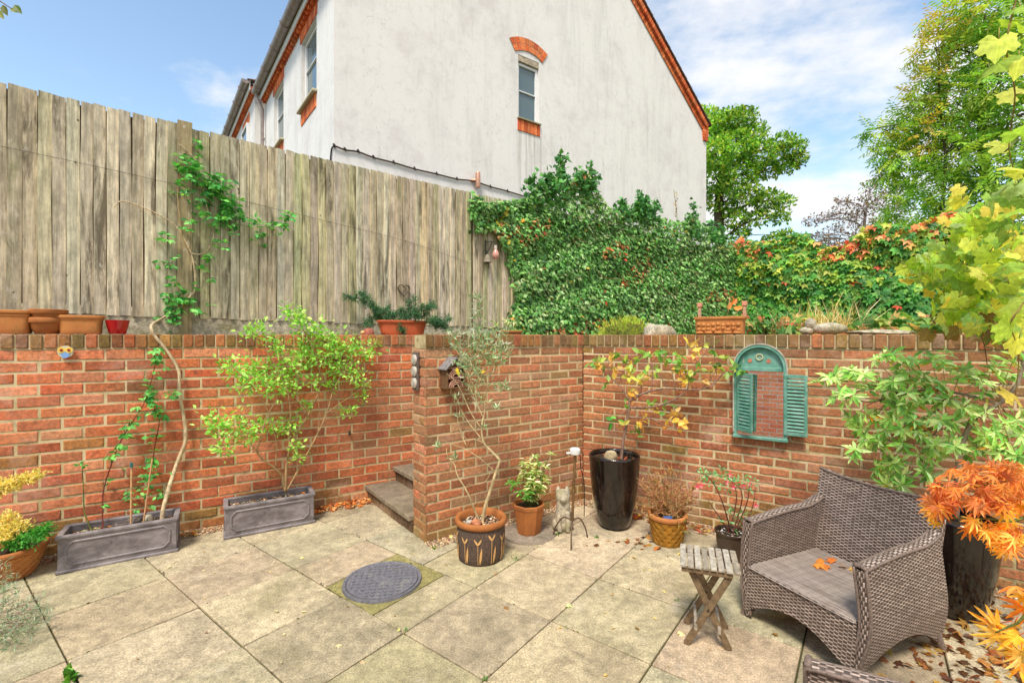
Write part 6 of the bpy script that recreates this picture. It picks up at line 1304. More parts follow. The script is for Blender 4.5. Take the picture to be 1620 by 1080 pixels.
for px, py, k in ((1112, 748, 22), (1128, 752, 18), (1140, 760, 12), (1150, 752, 16), (1160, 762, 18), (1172, 758, 18), (1185, 770, 14), (1193, 760, 10), (1132, 772, 8), (1150, 775, 10), (1165, 820, 20), (1155, 812, 14), (1172, 828, 20), (1180, 815, 12), (1148, 825, 6), (1168, 842, 10), (1120, 755, 10), (1180, 760, 8), (1142, 745, 8)): clusters(ml, [tuple(zf(px, py, rng.normal(0, .05)))], .03, k, .032, FG, LEAF, .7)
ml.build('foliage', M['leaf'], t); mb.build('stems', M['bark'], t, True)
for px, py in ((1109, 767), (1155, 750), (1160, 770), (1196, 799), (1103, 770), (1176, 768), (1150, 762), (1186, 764)):
    c = zf(px, py, -.10); mf = MB(); k = 5; a = np.arange(k)*6.28/k+rng.uniform(0, 6); d = nrm(np.stack([np.cos(a), np.sin(a)*.9, np.full(k, .15)], 1)); mf.leaves(np.tile(c, (k, 1)), d, np.tile((0, 0, 1.), (k, 1)), .028, pick(pal((226, 70, 120), (214, 56, 104)), k), LANCE); d2 = nrm(d*A3((.5, .5, 0))+A3((0, 0, -.8))); mf.leaves(np.tile(c, (k, 1)), d2, d, .022, pick(pal((248, 196, 214), (240, 170, 196)), k), LEAF4); mf.tube([c, c+A3((0, 0, .03))], .002, 5, S(200, 60, 90)); mf.build('flower', M['thin_leaf'], t)

# ---- shrub in the right-hand tall planter
def zr(x, y, dy=0.0): px, py = 1280+x/3.6, 500+y/3.6; return Wp(px, py, planeY(px, A3((2.42, 2.86)), -1.464)+dy)
t = thing('shrub', 'large leafy green shrub with yellow old leaves in the planter behind the armchair', 'shrub', K2+A3((0, 0, .55)))
mb = MB(); ml = MB(); PG = pal((146, 190, 92), (168, 206, 112), (118, 166, 76), (192, 220, 138), (212, 230, 160)); PY = pal((222, 176, 60), (214, 150, 50), (200, 184, 90))
base = K2+A3((0, 0, .54)); trunk = stem(mb, [base, zr(850, 850, .0), zr(880, 700), zr(960, 560), zr(1080, 500), zr(1190, 380), zr(1220, 240)], .016, .008, BK['grey'], 8)
hubs = [zr(880, 690), zr(960, 560), zr(1080, 500), zr(800, 500), zr(560, 440), zr(700, 640)]
stem(mb, [zr(960, 560), zr(830, 490), zr(690, 560), zr(560, 640), zr(430, 720)], .010, .003, BK['grey'], 6); stem(mb, [zr(1080, 500), zr(900, 450), zr(700, 420), zr(500, 440), zr(360, 490), zr(220, 460)], .010, .003, BK['grey'], 6); stem(mb, [zr(880, 700), zr(760, 640), zr(690, 690), zr(620, 720)], .007, .003, BK['grey'], 6); stem(mb, [zr(830, 490), zr(590, 400), zr(540, 520)], .006, .002, BK['pale'], 6); stem(mb, [zr(960, 560), zr(1000, 540), zr(985, 680), zr(940, 760)], .006, .002, BK['pale'], 6)
wl = [(60, 370), (110, 360), (150, 340), (210, 330), (250, 320), (310, 330), (380, 250), (430, 240), (480, 230), (540, 260), (600, 250), (700, 250), (760, 270), (790, 290), (150, 460), (250, 450), (345, 385), (300, 400), (420, 400), (480, 370), (550, 340), (600, 380), (650, 350), (700, 400), (760, 400), (880, 350), (840, 380), (950, 320), (900, 300), (240, 580), (330, 560), (380, 590), (450, 580), (500, 520), (560, 540), (620, 500), (680, 470), (740, 500), (800, 470), (880, 520), (930, 540), (265, 760), (330, 700), (380, 720), (440, 650), (430, 730), (530, 640), (530, 720), (600, 600), (650, 600), (390, 860), (440, 840), (480, 830), (530, 900), (440, 960), (480, 980), (530, 960), (640, 880), (690, 910), (700, 740), (740, 770), (800, 700), (830, 740), (900, 780), (960, 740), (1050, 750), (1120, 740), (1180, 790), (1000, 680), (1060, 640), (1130, 620), (1200, 680), (1060, 300), (1120, 260), (1180, 220), (1000, 440), (1080, 430), (620, 660), (750, 590), (820, 600), (1150, 820), (1210, 900), (900, 620), (300, 640), (340, 420), (410, 470), (470, 480), (560, 440), (640, 440), (1200, 560), (1160, 340), (980, 380)]
for x, y in wl:
    o_ = rng.normal(-.03, .06); p = zr(x, y, o_); h = min(hubs, key=lambda q: np.linalg.norm(q-p)+(.15 if q[0] < p[0] else 0)); mid = (p+h)/2+A3((0, 0, .03))+rng.normal(0, .02, 3); stem(mb, [h, mid, p], .0035, .0014, BK['tan'], 4, 3)
    ax = nrm(nrm(p-h)*.5+A3((-.1, -.55, .55))+rand_dirs(1)[0]*.45); whorl(ml, p, ax, rng.integers(10, 14), .078, PG, LANCE, .85)
    if rng.random() < .7: whorl(ml, p+rng.normal(0, .045, 3), nrm(ax+rand_dirs(1)[0]*.5), rng.integers(6, 9), .066, PG, LANCE, .8)
    if rng.random() < .55: whorl(ml, p-ax*.02, ax, rng.integers(1, 4), .065, PY, LANCE, 1.0)
mb.build('branches', M['bark'], t, True); ml.build('foliage', M['gloss_leaf'], t)

# ---- plants of the pot at far left, lavender
t = thing('conifer', 'golden and green dwarf conifer in the basket-weave pot at far left', 'shrub', C4+A3((0, 0, .18))); mb = MB(); ml = MB()
def conif(P, pl, k=16, s_=.022):
    P = stem(mb, P, .004, .0012, BK['tan'], 5, 5)
    for i in range(3, len(P)):
        d0 = nrm(P[i]-P[i-1])
        for _ in range(k//4): d = nrm(d0+rand_dirs(1)[0]*.9); n_ = 6; pos = P[i]+rng.normal(0, .012, 3)+d*np.linspace(0, .045, n_)[:, None]; ml.leaves(pos, nrm(np.tile(d, (n_, 1))+rand_dirs(n_)*.7), rand_dirs(n_), s_, pick(pl, n_), LEAF4)
GO_ = pal((222, 206, 128), (206, 190, 108), (232, 218, 152), (196, 192, 112)); GN = pal((84, 158, 66), (104, 178, 82), (70, 138, 54)); b4 = C4+A3((0, 0, .18))
for px, py in ((62, 752), (50, 758), (38, 756), (25, 762), (10, 766), (-5, 768)): conif([b4+A3((-.05, 0, 0)), Wp(-20, 800, 3.25), Wp(px-25, py+9, 3.22), Wp(px, py, 3.2)], GO_, 26)
for px, py in ((5, 825), (15, 818), (28, 826), (12, 840), (30, 838), (22, 850), (2, 850), (36, 832), (18, 832)): conif([b4, (b4+Wp(px, py, 3.15))/2+A3((0, 0, .02)), Wp(px, py, 3.15)], GO_, 24)
for px, py in ((70, 840), (62, 838), (54, 842), (48, 846), (66, 846), (40, 852), (58, 850), (34, 856), (24, 862), (72, 836)): conif([b4+A3((.03, 0, 0)), (b4+Wp(px, py, 3.15))/2+A3((0, 0, .02)), Wp(px, py, 3.15)], GN, 26)
mb.build('stems', M['bark'], t, True); ml.build('foliage', M['leaf'], t)
t = thing('lavender', 'wispy grey-green lavender at the bottom left edge of the paving', 'shrub', (-3.1, 2.55, 0)); mb = MB(); ml = MB(); LV = pal((150, 164, 142), (128, 146, 122), (168, 180, 160), (112, 132, 104)); lb_ = A3((-3.12, 2.55, .02))
for px, py, Y in [(74, 958, 2.55), (68, 972, 2.6), (60, 966, 2.6), (50, 985, 2.6), (40, 978, 2.65), (28, 960, 2.7), (18, 930, 2.75), (10, 905, 2.8), (22, 915, 2.7), (30, 940, 2.65), (8, 950, 2.6), (14, 980, 2.5), (30, 1000, 2.45), (5, 1005, 2.4), (55, 950, 2.65), (2, 925, 2.7), (-5, 960, 2.5), (44, 1000, 2.5), (20, 1020, 2.4), (-8, 1000, 2.45), (6, 890, 2.8), (66, 985, 2.5)]:
    q = Wp(px, py, Y); P = stem(mb, [lb_+rng.normal(0, .02, 3)*A3((1, 1, 0)), (lb_+q)/2+A3((0, 0, .015))+rng.normal(0, .015, 3), q], .003, .0012, S(140, 110, 100), 5)
    for i in (-1, -2, -3): clusters(ml, [tuple(P[i])], .022, 26 if i == -1 else 14, .034, LV, NARROW, .3)
mb.build('stems', M['bark'], t, True); ml.build('foliage', M['leaf'], t)

# ---- ivy over the side fence
IV0, IV1 = ft(748), TEND
OUT = [(745, 318), (790, 318), (840, 312), (850, 290), (880, 282), (888, 248), (900, 285), (935, 268), (945, 300), (960, 325), (985, 335), (1010, 325), (1022, 312), (1035, 340), (1075, 352), (1098, 340), (1110, 355), (1130, 358), (1160, 380), (1200, 398), (1250, 420)]
ox_, oy_ = [p[0] for p in OUT], [p[1] for p in OUT]
LEFT = [(318, 745), (345, 750), (365, 790), (400, 805), (440, 815), (470, 820), (500, 812), (535, 806)]
t = thing('ivy', 'dense dark green ivy smothering the right end of the board fence', 'ivy', fpt((IV0+IV1)/2, 1.5, .1)); ml = MB(); mb = MB()
N = 40000; px = np.concatenate([rng.uniform(746, 1000, N*5//10), rng.uniform(1000, 1262, N*5//10)]); n_ = len(px); top = np.interp(px, ox_, oy_); py = top+(560-top)*rng.random(n_)**1.0
lx = np.interp(py, [p[0] for p in LEFT], [p[1] for p in LEFT]); ok = (px > lx+rng.normal(0, 5, n_)); px, py = px[ok], py[ok]; n_ = len(px)
bulge = .08+.13*np.abs(np.sin(px*.05)*np.sin(py*.043+px*.013))+.10*np.clip((px-960)/200, 0, 1)+.14*np.clip((py-440)/90, 0, 1)
dep = bulge*np.sqrt(rng.random(n_)); Y = planeY(px, FN0, 1.257)-dep*1.35; pos = np.stack([(px-CX)/FPX*Y, Y, EYE-(py-HY)*Y/FPX], 1); keep = pos[:, 2] > 1.42; pos, py, px = pos[keep], py[keep], px[keep]; n_ = len(pos)
patch = np.sin(px*.031+py*.02)+np.sin(px*.012-py*.045+2)+.6*np.sin(px*.09+py*.07)+.6*np.sin(px*.021+py*.11+1)
col = pick(G_IVY, n_, .22); br1 = (patch > 1.5) & (rng.random(n_) < .28); col[br1] = pick(pal((176, 118, 72), (160, 104, 64), (190, 136, 86), (190, 100, 60)), br1.sum()); lt = (patch < -.7) & (rng.random(n_) < .35); col[lt] = pick(pal((140, 164, 104), (168, 182, 130), (116, 150, 92)), lt.sum())
cv = rng.random(n_) < .007; col[cv] = pick(pal((206, 176, 62), (210, 140, 50), (196, 74, 40)), cv.sum())
dd = rng.normal(size=(n_, 3))*.45+A3((0, 0, -.75))+OF_*.25; nn = OF_+A3((0, 0, .45))+rng.normal(0, .38, (n_, 3)); size = rng.uniform(.045, .085, n_)
h = rng.random(n_) < .5; ml.leaves(pos[h], dd[h], nn[h], size[h], col[h], IVY); ml.leaves(pos[~h], dd[~h], nn[~h], size[~h], col[~h], IVY5)
for lst in (((788, 322), (775, 335), (762, 350), (752, 362)), ((752, 312), (750, 322), (752, 335), (750, 345)), ((800, 330), (790, 345), (796, 370), (806, 392)), ((768, 362), (782, 358), (800, 360))):
    P = smooth_path([Wp(a, b, yfn(a, .09)) for a, b in lst], 6); mb.tube(P, .006, 5, BK['brown']); yl = lst[0][0] == 800
    for p in P: k = 5; ml.leaves(p+rng.normal(0, .03, (k, 3)), rng.normal(size=(k, 3))*.5+A3((0, 0, -.6))+OF_*.3, OF_+A3((0, 0, .4))+rng.normal(0, .3, (k, 3)), rng.uniform(.05, .085, k), pick(pal((206, 190, 70), (196, 176, 60), (120, 150, 70)) if yl else G_IVY, k), IVY)
for (px_, pyb, pyt) in ((888, 300, 243), (938, 310, 262), (918, 300, 275), (868, 305, 280), (846, 318, 284), (1018, 345, 308), (1010, 345, 318), (1032, 350, 322), (1096, 372, 324), (1090, 372, 345), (1125, 378, 350), (1138, 385, 358), (985, 340, 322)):
    P = [Wp(px_+rng.normal(0, 3), y, yfn(px_, .1)) for y in np.linspace(pyb, pyt, 5)]; P = stem(mb, P, .008, .003, BK['brown'], 5)
    for i, p in enumerate(P):
        k = int(10-5*i/len(P)); ml.leaves(p+rng.normal(0, .09-.05*i/len(P), (k, 3)), rng.normal(size=(k, 3))*.6+A3((0, 0, .2)), rng.normal(0, .6, (k, 3))+A3((0, -.3, .6)), rng.uniform(.06, .10, k), pick(pal((70, 128, 62), (58, 110, 56), (92, 148, 74)), k), IVY)
mb.tube(smooth_path([Wp(1068, 380, yfn(1068)), Wp(1071, 345, yfn(1068)), Wp(1066, 300, yfn(1068))], 6), .006, 5, S(150, 140, 70)); 
for z_ in np.linspace(340, 306, 8): k = 3; ml.leaves(Wp(1069, z_, yfn(1068))+rng.normal(0, .02, (k, 3)), rand_dirs(k, .5), rand_dirs(k), .05, pick(pal((170, 150, 70), (150, 120, 60)), k), LEAF)
for _ in range(60):
    a = rng.uniform(830, 1230); b = np.interp(a, ox_, oy_)+rng.uniform(20, 150); Yb = yfn(a, .05); p = Wp(a, b, Yb); q = p+A3((rng.normal(0, .3), 0, 0))*1+A3((0, -.02, -rng.uniform(.2, .6))); mb.tube(smooth_path([p, (p+q)/2+rng.normal(0, .05, 3), q], 3), .005, 4, BK['brown'])
ml.build('foliage', M['gloss_leaf'], t); mb.build('stems', M['bark'], t, True)

# ---- creeper on the far fence
t = thing('creeper', 'creeper on the far fence turning orange and red along its top', 'creeper', bpt(2.5, 1.5, .1)); ml = MB()
N = 9500; s_ = rng.uniform(-.6, 8, N); zt = 3.72+.12*np.sin(s_*2.3)+.10*np.sin(s_*5.1+1); z = 1.45+(zt-1.45)*rng.random(N)**.85; dp = (.08+.22*np.abs(np.sin(s_*1.7)*np.sin(z*2.2+s_))+.25*np.clip((2.3-z), 0, 1))*np.sqrt(rng.random(N))+.02
pos = np.stack([B0[0]+BU[0]*s_+BNN[0]*dp, B0[1]+BU[1]*s_+BNN[1]*dp, z], 1); hh = (z-1.45)/(zt-1.45); col = pick(pal((76, 138, 58), (62, 120, 54), (98, 158, 66), (130, 176, 80)), N, .2)
m_ = rng.random(N) < np.clip((hh-.80)*3.6, .03, .60)*np.clip(.55+.6*np.sin(s_*2.9+1)*np.sin(s_*1.1), .12, 1); col[m_] = pick(pal((228, 140, 84), (222, 116, 70), (234, 168, 110), (206, 90, 64), (224, 170, 90), (206, 190, 96), (232, 180, 130)), m_.sum()); m2 = (~m_) & (rng.random(N) < np.clip((hh-.35)*1.0, 0, .4)); col[m2] = pick(pal((150, 176, 66), (176, 186, 80)), m2.sum())
B3 = xyz(BNN, 0); ml.leaves(pos, rng.normal(size=(N, 3))*.4+A3((0, 0, -.7))+B3*.4, B3+A3((0, 0, .6))+rng.normal(0, .3, (N, 3)), rng.uniform(.09, .16, N), col, CREEP); ml.build('foliage', M['leaf'], t)
mb = MB()
for i in range(14): a = rng.uniform(0, 7); mb.tube(smooth_path([bpt(a, 1.5, .03), bpt(a+rng.normal(0, .3), 2.4, .06), bpt(a+rng.normal(0, .6), 3.6, .05)], 4), .012, 5, BK['brown'])
mb.build('stems', M['bark'], t, True)

# ---- behind the right wall: mound, dry grasses, ground cover
def rwp(px, py, d): p0 = CN+RN*d; Y = planeY(px, p0, -1.464); return Wp(px, py, Y)
c = rwp(990, 528, -.55); t = thing('shrub', 'round yellow-green heather mound behind the right wall', 'shrub', c); ml = MB(); mb = MB()
for _ in range(420): d = rand_dirs(1, .35)[0]; q = c+d*A3((.33, .26, .23))*rng.uniform(.75, 1.0)+A3((0, 0, -.06)); k = 7; ml.leaves(q+rng.normal(0, .015, (k, 3)), nrm(d+rand_dirs(k)*.5+A3((0, 0, .5))), rand_dirs(k), rng.uniform(.025, .045, k), pick(pal((178, 200, 72), (152, 182, 62), (200, 214, 92), (180, 160, 80)), k), NARROW)
for i in range(40): d = rand_dirs(1, .5)[0]; mb.tube([c-A3((0, 0, .15)), c+d*A3((.28, .22, .18))], .004, 4, BK['brown'])
mb.lathe([(0, -.2), (.2, -.16), (.26, -.04), (.2, .08), (0, .13)], c, 14, S(90, 96, 40), sc=(1, .8)); ml.build('foliage', M['leaf'], t); mb.build('stems', M['bark'], t, True)
t = thing('ornamental_grass', 'tufts of dry straw-coloured grass behind the stone animal on the right wall', 'grass tuft', rwp(1310, 520, -.5)); ml = MB()
for px, py, k in ((1250, 500, 40), (1275, 498, 50), (1300, 492, 60), (1325, 488, 60), (1340, 500, 50), (1230, 518, 30), (1360, 512, 40), (1285, 505, 40)):
    b = rwp(px, 540, -.55); tt = rwp(px, py, -.5); ml.leaves(b+rng.normal(0, .05, (k, 3)), nrm((tt-b)+rng.normal(0, .12, (k, 3))), rand_dirs(k), rng.uniform(.18, .42, k), pick(pal((214, 190, 140), (196, 170, 110), (226, 206, 160), (170, 160, 90)), k), ([(-.012, 0, 0), (.012, 0, 0), (.008, .6, .06), (0, 1, -.1), (-.008, .6, .06)], [(0, 1, 2, 4), (4, 2, 3)]))
ml.build('blades', M['leaf'], t)
ml = MB(); k = 3600; px = rng.uniform(1180, 1640, k); d = -rng.uniform(.35, 2.6, k); P = []
for a, b in zip(px, d): p0 = CN+RN*b; Y = planeY(a, p0, -1.464); P.append(((a-CX)/FPX*Y, Y, 1.52+rng.uniform(0, .30)))
P = A3(P); col = pick(pal((84, 132, 56), (66, 112, 50), (120, 160, 70), (150, 170, 80)), k); m_ = rng.random(k) < .28; col[m_] = pick(pal((206, 130, 80), (190, 100, 70), (214, 176, 110), (170, 110, 90)), m_.sum()); ml.leaves(P, rand_dirs(k), rand_dirs(k)*.6+A3((0, -.4, .8)), rng.uniform(.05, .10, k), col, CREEP)
o = ml.build('ground_cover', M['leaf']); struct(o, 'stuff'); o['label'] = 'low leafy ground cover of mixed green and rust leaves behind the right wall'
q = rwp(1165, 500, -.2); ml = MB(); mb = MB(); t = thing('seedling', 'wilting plant with orange leaves in the relief trough', 'plant', rwp(1150, 505, -.11)); b = rwp(1150, 508, -.11); mb.tube([b, rwp(1155, 470, -.11)], .003, 5, BK['tan']); mb.tube([b, rwp(1172, 488, -.11)], .003, 5, BK['tan'])
ml.leaves([rwp(1152, 490, -.11), rwp(1160, 486, -.11), rwp(1158, 482, -.1), rwp(1150, 486, -.12), rwp(1163, 490, -.1)], [(.3, 0, .8), (.8, 0, -.3), (.5, 0, .6), (-.6, 0, .4), (.7, 0, .3)], [(0, -1, .3)]*5, .075, pal((222, 140, 60), (232, 170, 90), (206, 120, 50), (120, 160, 80), (226, 150, 70)), LEAF); mb.build('stems', M['bark'], t, True); ml.build('foliage', M['leaf'], t)
for (px, k, lb, pl_, d_) in ((800, 26, 'variegated seedling by the small pot behind the free-ended wall', VG, 0), (1215, 30, 'leafy weed clump beside the relief trough behind the right wall', G_MID, 1)):
    b = Wp(px, 538, 5.15) if d_ == 0 else rwp(px, 530, -.4); ml = MB(); mb = MB(); t = thing('plant', lb, 'plant', b)
    for _ in range(k): q = b+A3((rng.normal(0, .10), rng.normal(0, .05), rng.uniform(.02, .24))); mb.tube([b, q], .0018, 4, BK['green']); whorl(ml, q, rand_dirs(1, .8)[0], 4, .05, pl_, LANCE)
    mb.build('stems', M['bark'], t, True); ml.build('foliage', M['leaf'], t)

# ================================================================== TREES
def crown(ml, blobs, n, size, palette, tm, hollow=.45, up=.5, droop=0.0):
    vol = np.array([b[3]**2 for b in blobs]); cnt = (n*vol/vol.sum()).astype(int)
    for b, k in zip(blobs, cnt):
        d = rand_dirs(k, .15); r_ = b[3]*(hollow+(1-hollow)*rng.random(k)**.6)*(1+.22*np.sin(d[:, 0]*5+b[0])*np.sin(d[:, 2]*6+b[1])); pos = A3(b[:3])+d*r_[:, None]*A3((1, 1, .72)); tone = 1+rng.normal(0, .10)
        cl = pick(b[4] if len(b) > 4 else palette, k, .18)*tone; ml.leaves(pos, nrm(d*.6+rand_dirs(k)+A3((0, 0, -droop))), rand_dirs(k)*.7+A3((0, -.2, up)), rng.uniform(size*.6, size*1.2, k), cl, tm)
def limbs(mb, base, top, blobs, r0, col, twig=0):
    tk = stem(mb, [base, base+(top-base)*.35+rng.normal(0, .12, 3)*A3((1, 1, 0)), base+(top-base)*.7+rng.normal(0, .15, 3)*A3((1, 1, 0)), top], r0, r0*.35, col, 9)
    for b in blobs:
        c = A3(b[:3]); j = tk[np.argmin([np.linalg.norm(p-c)+(1.2 if p[2] > c[2]-.2*b[3] else 0) for p in tk])]; ln = np.linalg.norm(c-j); P = stem(mb, [j, j+(c-j)*.5+A3((0, 0, .06*ln))+rng.normal(0, .06*ln, 3), c], max(.018, r0*.28*min(1, b[3])), .01, col, 6)
        for _ in range(twig): d = rand_dirs(1, .1)[0]; q = c+d*A3((1, 1, .75))*b[3]*rng.uniform(.5, .95); s_ = P[rng.integers(len(P)//2, len(P))]; stem(mb, [s_, (s_+q)/2+rng.normal(0, .08*b[3], 3), q], .012, .004, col, 4, 2)
def blob(px, py, Y, r_, *e): p = Wp(px, py, Y); return (p[0], p[1], p[2], r_*Y/FPX)+e
# oak behind the gable
t = thing('oak_tree', 'broad green oak beyond the ivy, right of the white gable', 'tree', Wp(1125, 560, 19)); mb = MB(); ml = MB()
OKB = [blob(*b) for b in ((1145, 195, 19, 30), (1170, 190, 18.5, 26), (1120, 210, 19, 30), (1130, 240, 18, 34), (1165, 230, 18.6, 32), (1190, 215, 19, 24), (1200, 245, 18.5, 28), (1235, 228, 18.5, 22), (1255, 235, 18.6, 20), (1262, 252, 18.6, 14), (1245, 262, 18.8, 18), (1215, 270, 19, 20), (1130, 280, 18.5, 32), (1170, 275, 19, 30), (1140, 315, 19, 28), (1185, 310, 18.5, 22), (1215, 318, 18.5, 22), (1240, 320, 18.7, 16), (1160, 345, 19, 22), (1200, 345, 18.5, 18), (1235, 345, 18.6, 14), (1225, 385, 18.5, 22), (1205, 400, 18.6, 20), (1170, 370, 19, 16), (1110, 190, 20, 26), (1105, 260, 20, 30), (1245, 372, 18.5, 12))]
limbs(mb, Wp(1125, 560, 19), Wp(1150, 220, 19), OKB, .30, S(96, 82, 60), 4); crown(ml, OKB, 17000, .17, pal((112, 160, 52), (134, 178, 62), (92, 138, 46), (156, 190, 74), (78, 120, 42), (176, 184, 70)), LEAF4, .5); mb.build('trunk', M['bark'], t, True); ml.build('crown', M['leaf'], t)
# big tree on the right (pinnate leaves)
AG = pal((124, 168, 66), (104, 150, 58), (148, 186, 76), (168, 196, 80), (188, 200, 84)); AY = pal((184, 184, 76), (200, 172, 80), (160, 182, 74), (206, 192, 96), (144, 176, 72))
def pinnate(ml, blobs, n, palette, leafl=.11, k=9, up=.6):
    vol = np.array([b[3]**1.6 for b in blobs]); cnt = (n*vol/vol.sum()).astype(int)
    for b, m in zip(blobs, cnt):
        d = rand_dirs(m, .1); pos = A3(b[:3])+d*(b[3]*(.35+.65*rng.random(m)**.7))[:, None]*A3((1, 1, .75)); ax = nrm(d*.6+rand_dirs(m)*.6+A3((0, 0, -.25))); sd = nrm(np.cross(ax, rand_dirs(m)*.4+A3((0, 0, 1)))); upn = np.cross(sd, ax); cl = pick(b[4] if len(b) > 4 else palette, m, .16)
        for j in range(k):
            sg = 0 if j == k-1 else (1 if j % 2 else -1); s_ = (j//2+.7)/(k//2+.7); q = pos+ax*(s_*leafl*2.6); dd = nrm(ax*(.55 if sg else 1)+sd*sg*.9+A3((0, 0, -.15))); ml.leaves(q, dd, upn+rng.normal(0, .15, (m, 3)), leafl*rng.uniform(.8, 1.1, m), cl, LANCE)
t = thing('ash_tree', 'tall loose tree with drooping divided leaves, rising along the right edge', 'tree', Wp(1570, 620, 9.5)); mb = MB(); ml = MB()
AB = [blob(*b) for b in ((1510, 25, 9, 38, AY), (1560, 20, 8.6, 42), (1600, 60, 8.5, 44), (1480, 75, 9.2, 30, AY), (1530, 90, 9, 44), (1580, 130, 8.5, 46), (1620, 180, 8.5, 44), (1475, 135, 9.3, 32, AY), (1510, 160, 9.2, 44), (1560, 200, 9, 46), (1450, 175, 9.5, 26), (1465, 215, 9.4, 36, AY), (1520, 240, 9, 48), (1580, 270, 8.6, 46), (1430, 205, 9.6, 20), (1435, 250, 9.6, 34), (1480, 290, 9.4, 42), (1540, 320, 9, 46), (1408, 275, 9.8, 20), (1440, 330, 9.6, 36), (1500, 370, 9.3, 42), (1390, 212, 9.9, 14), (1375, 205, 9.9, 9), (1400, 240, 9.9, 16), (1600, 350, 8.6, 44), (1420, 375, 9.6, 30), (1470, 400, 9.4, 34), (1630, 20, 8.6, 44), (1640, 110, 8.4, 40), (1640, 260, 8.4, 40))]
limbs(mb, Wp(1570, 620, 9.5), Wp(1560, 60, 8.9), AB, .13, S(104, 92, 76), 2); limbs(mb, Wp(1490, 600, 9.7), Wp(1485, 150, 9.3), AB[3:12:3], .05, S(104, 92, 76), 1); pinnate(ml, AB, 3000, AG, .115); mb.build('trunk', M['bark'], t, True); ml.build('crown', M['leaf'], t)
t = thing('bushy_tree', 'dense yellow-green bushy tree low behind the far creeper fence', 'tree', Wp(1450, 560, 13)); mb = MB(); ml = MB(); BB = [blob(*b) for b in ((1440, 380, 12.6, 30), (1475, 370, 12.4, 34), (1410, 385, 12.6, 18), (1510, 390, 12, 36), (1460, 405, 12.4, 30), (1550, 400, 12, 36), (1590, 400, 12, 36))]
limbs(mb, Wp(1480, 560, 13), Wp(1480, 400, 12.8), BB, .12, S(96, 82, 60), 2); crown(ml, BB, 5200, .15, pal((120, 150, 50), (96, 130, 44), (150, 168, 60)), LEAF4, .4); mb.build('trunk', M['bark'], t, True); ml.build('crown', M['leaf'], t)
t = thing('purple_tree', 'sparse purplish-brown tree in the distance between oak and ash', 'tree', Wp(1350, 560, 24)); mb = MB(); ml = MB(); PBL = [blob(*b) for b in ((1285, 350, 24.5, 14), (1310, 385, 24, 18), (1270, 400, 24, 16), (1425, 300, 23.6, 18), (1340, 345, 24, 22), (1365, 330, 23.5, 26), (1390, 315, 23.5, 24), (1375, 365, 23.5, 26), (1345, 380, 24, 20), (1310, 340, 24.5, 12), (1320, 365, 24, 16), (1295, 375, 24.5, 15), (1418, 330, 23.4, 22), (1330, 320, 24, 14), (1400, 360, 23.5, 26), (1380, 290, 24, 14), (1405, 270, 24, 16), (1275, 385, 25, 12), (1300, 395, 24, 18), (1260, 378, 25, 10), (1350, 400, 24, 22), (1390, 395, 24, 24))]
limbs(mb, Wp(1355, 560, 24), Wp(1370, 330, 24), PBL, .16, S(150, 140, 134), 20); crown(ml, PBL, 3600, .16, pal((138, 116, 110), (150, 122, 112), (124, 118, 96), (140, 134, 106), (122, 102, 102)), LEAF4, .25); mb.build('trunk', M['bark'], t, True); ml.build('crown', M['leaf'], t)
t = thing('dark_bush', 'dark evergreen bush low between the oak and the purplish tree', 'bush', Wp(1240, 560, 22)); mb = MB(); ml = MB(); DBL = [blob(*b) for b in ((1235, 398, 21, 14), (1255, 402, 21, 16), (1275, 408, 21, 14), (1215, 408, 21, 16))]; limbs(mb, Wp(1240, 560, 22), Wp(1245, 410, 21.5), DBL, .1, S(70, 60, 50), 3); crown(ml, DBL, 1500, .15, pal((70, 84, 48), (86, 98, 54), (110, 96, 60)), LEAF4, .4); mb.build('trunk', M['bark'], t, True); ml.build('crown', M['leaf'], t)

# ---- vine at the right, close to the camera
VP = pal((186, 204, 76), (166, 192, 68), (204, 212, 92), (148, 178, 70), (214, 200, 84)); VP2 = pal((140, 172, 76), (164, 190, 116), (124, 158, 70))
t = thing('grape_vine', 'yellow-green vine hanging into view from the right', 'vine', (2.95, 2.05, 0)); mb = MB(); ml = MB()
vb = A3((2.95, 2.05, 0)); stem(mb, [vb, A3((2.9, 2.1, 1.2)), A3((2.85, 2.05, 2.3)), A3((2.4, 1.8, 2.75)), A3((1.6, 1.45, 2.85)), A3((1.25, 1.2, 2.7))], .022, .008, BK['brown'], 8)
stem(mb, [A3((2.9, 2.1, 1.5)), Wp(1620, 400, 2.3), Wp(1568, 430, 2.35), Wp(1530, 455, 2.4), Wp(1480, 500, 2.5)], .012, .003, BK['brown'], 7); stem(mb, [A3((2.9, 2.1, 1.3)), Wp(1625, 470, 2.3), Wp(1590, 520, 2.3)], .010, .004, BK['brown'], 7); stem(mb, [A3((2.9, 2.1, 1.6)), Wp(1640, 330, 2.2), Wp(1570, 320, 2.3), Wp(1530, 330, 2.4)], .008, .003, BK['green'], 6); stem(mb, [A3((2.88, 2.08, 2.0)), Wp(1650, 230, 1.9), Wp(1590, 240, 1.8)], .006, .003, BK['green'], 6)
stem(mb, [Wp(1535, 450, 2.42), Wp(1545, 510, 2.5), Wp(1557, 545, 2.6), Wp(1562, 580, 2.65)], .004, .002, BK['brown'], 5)
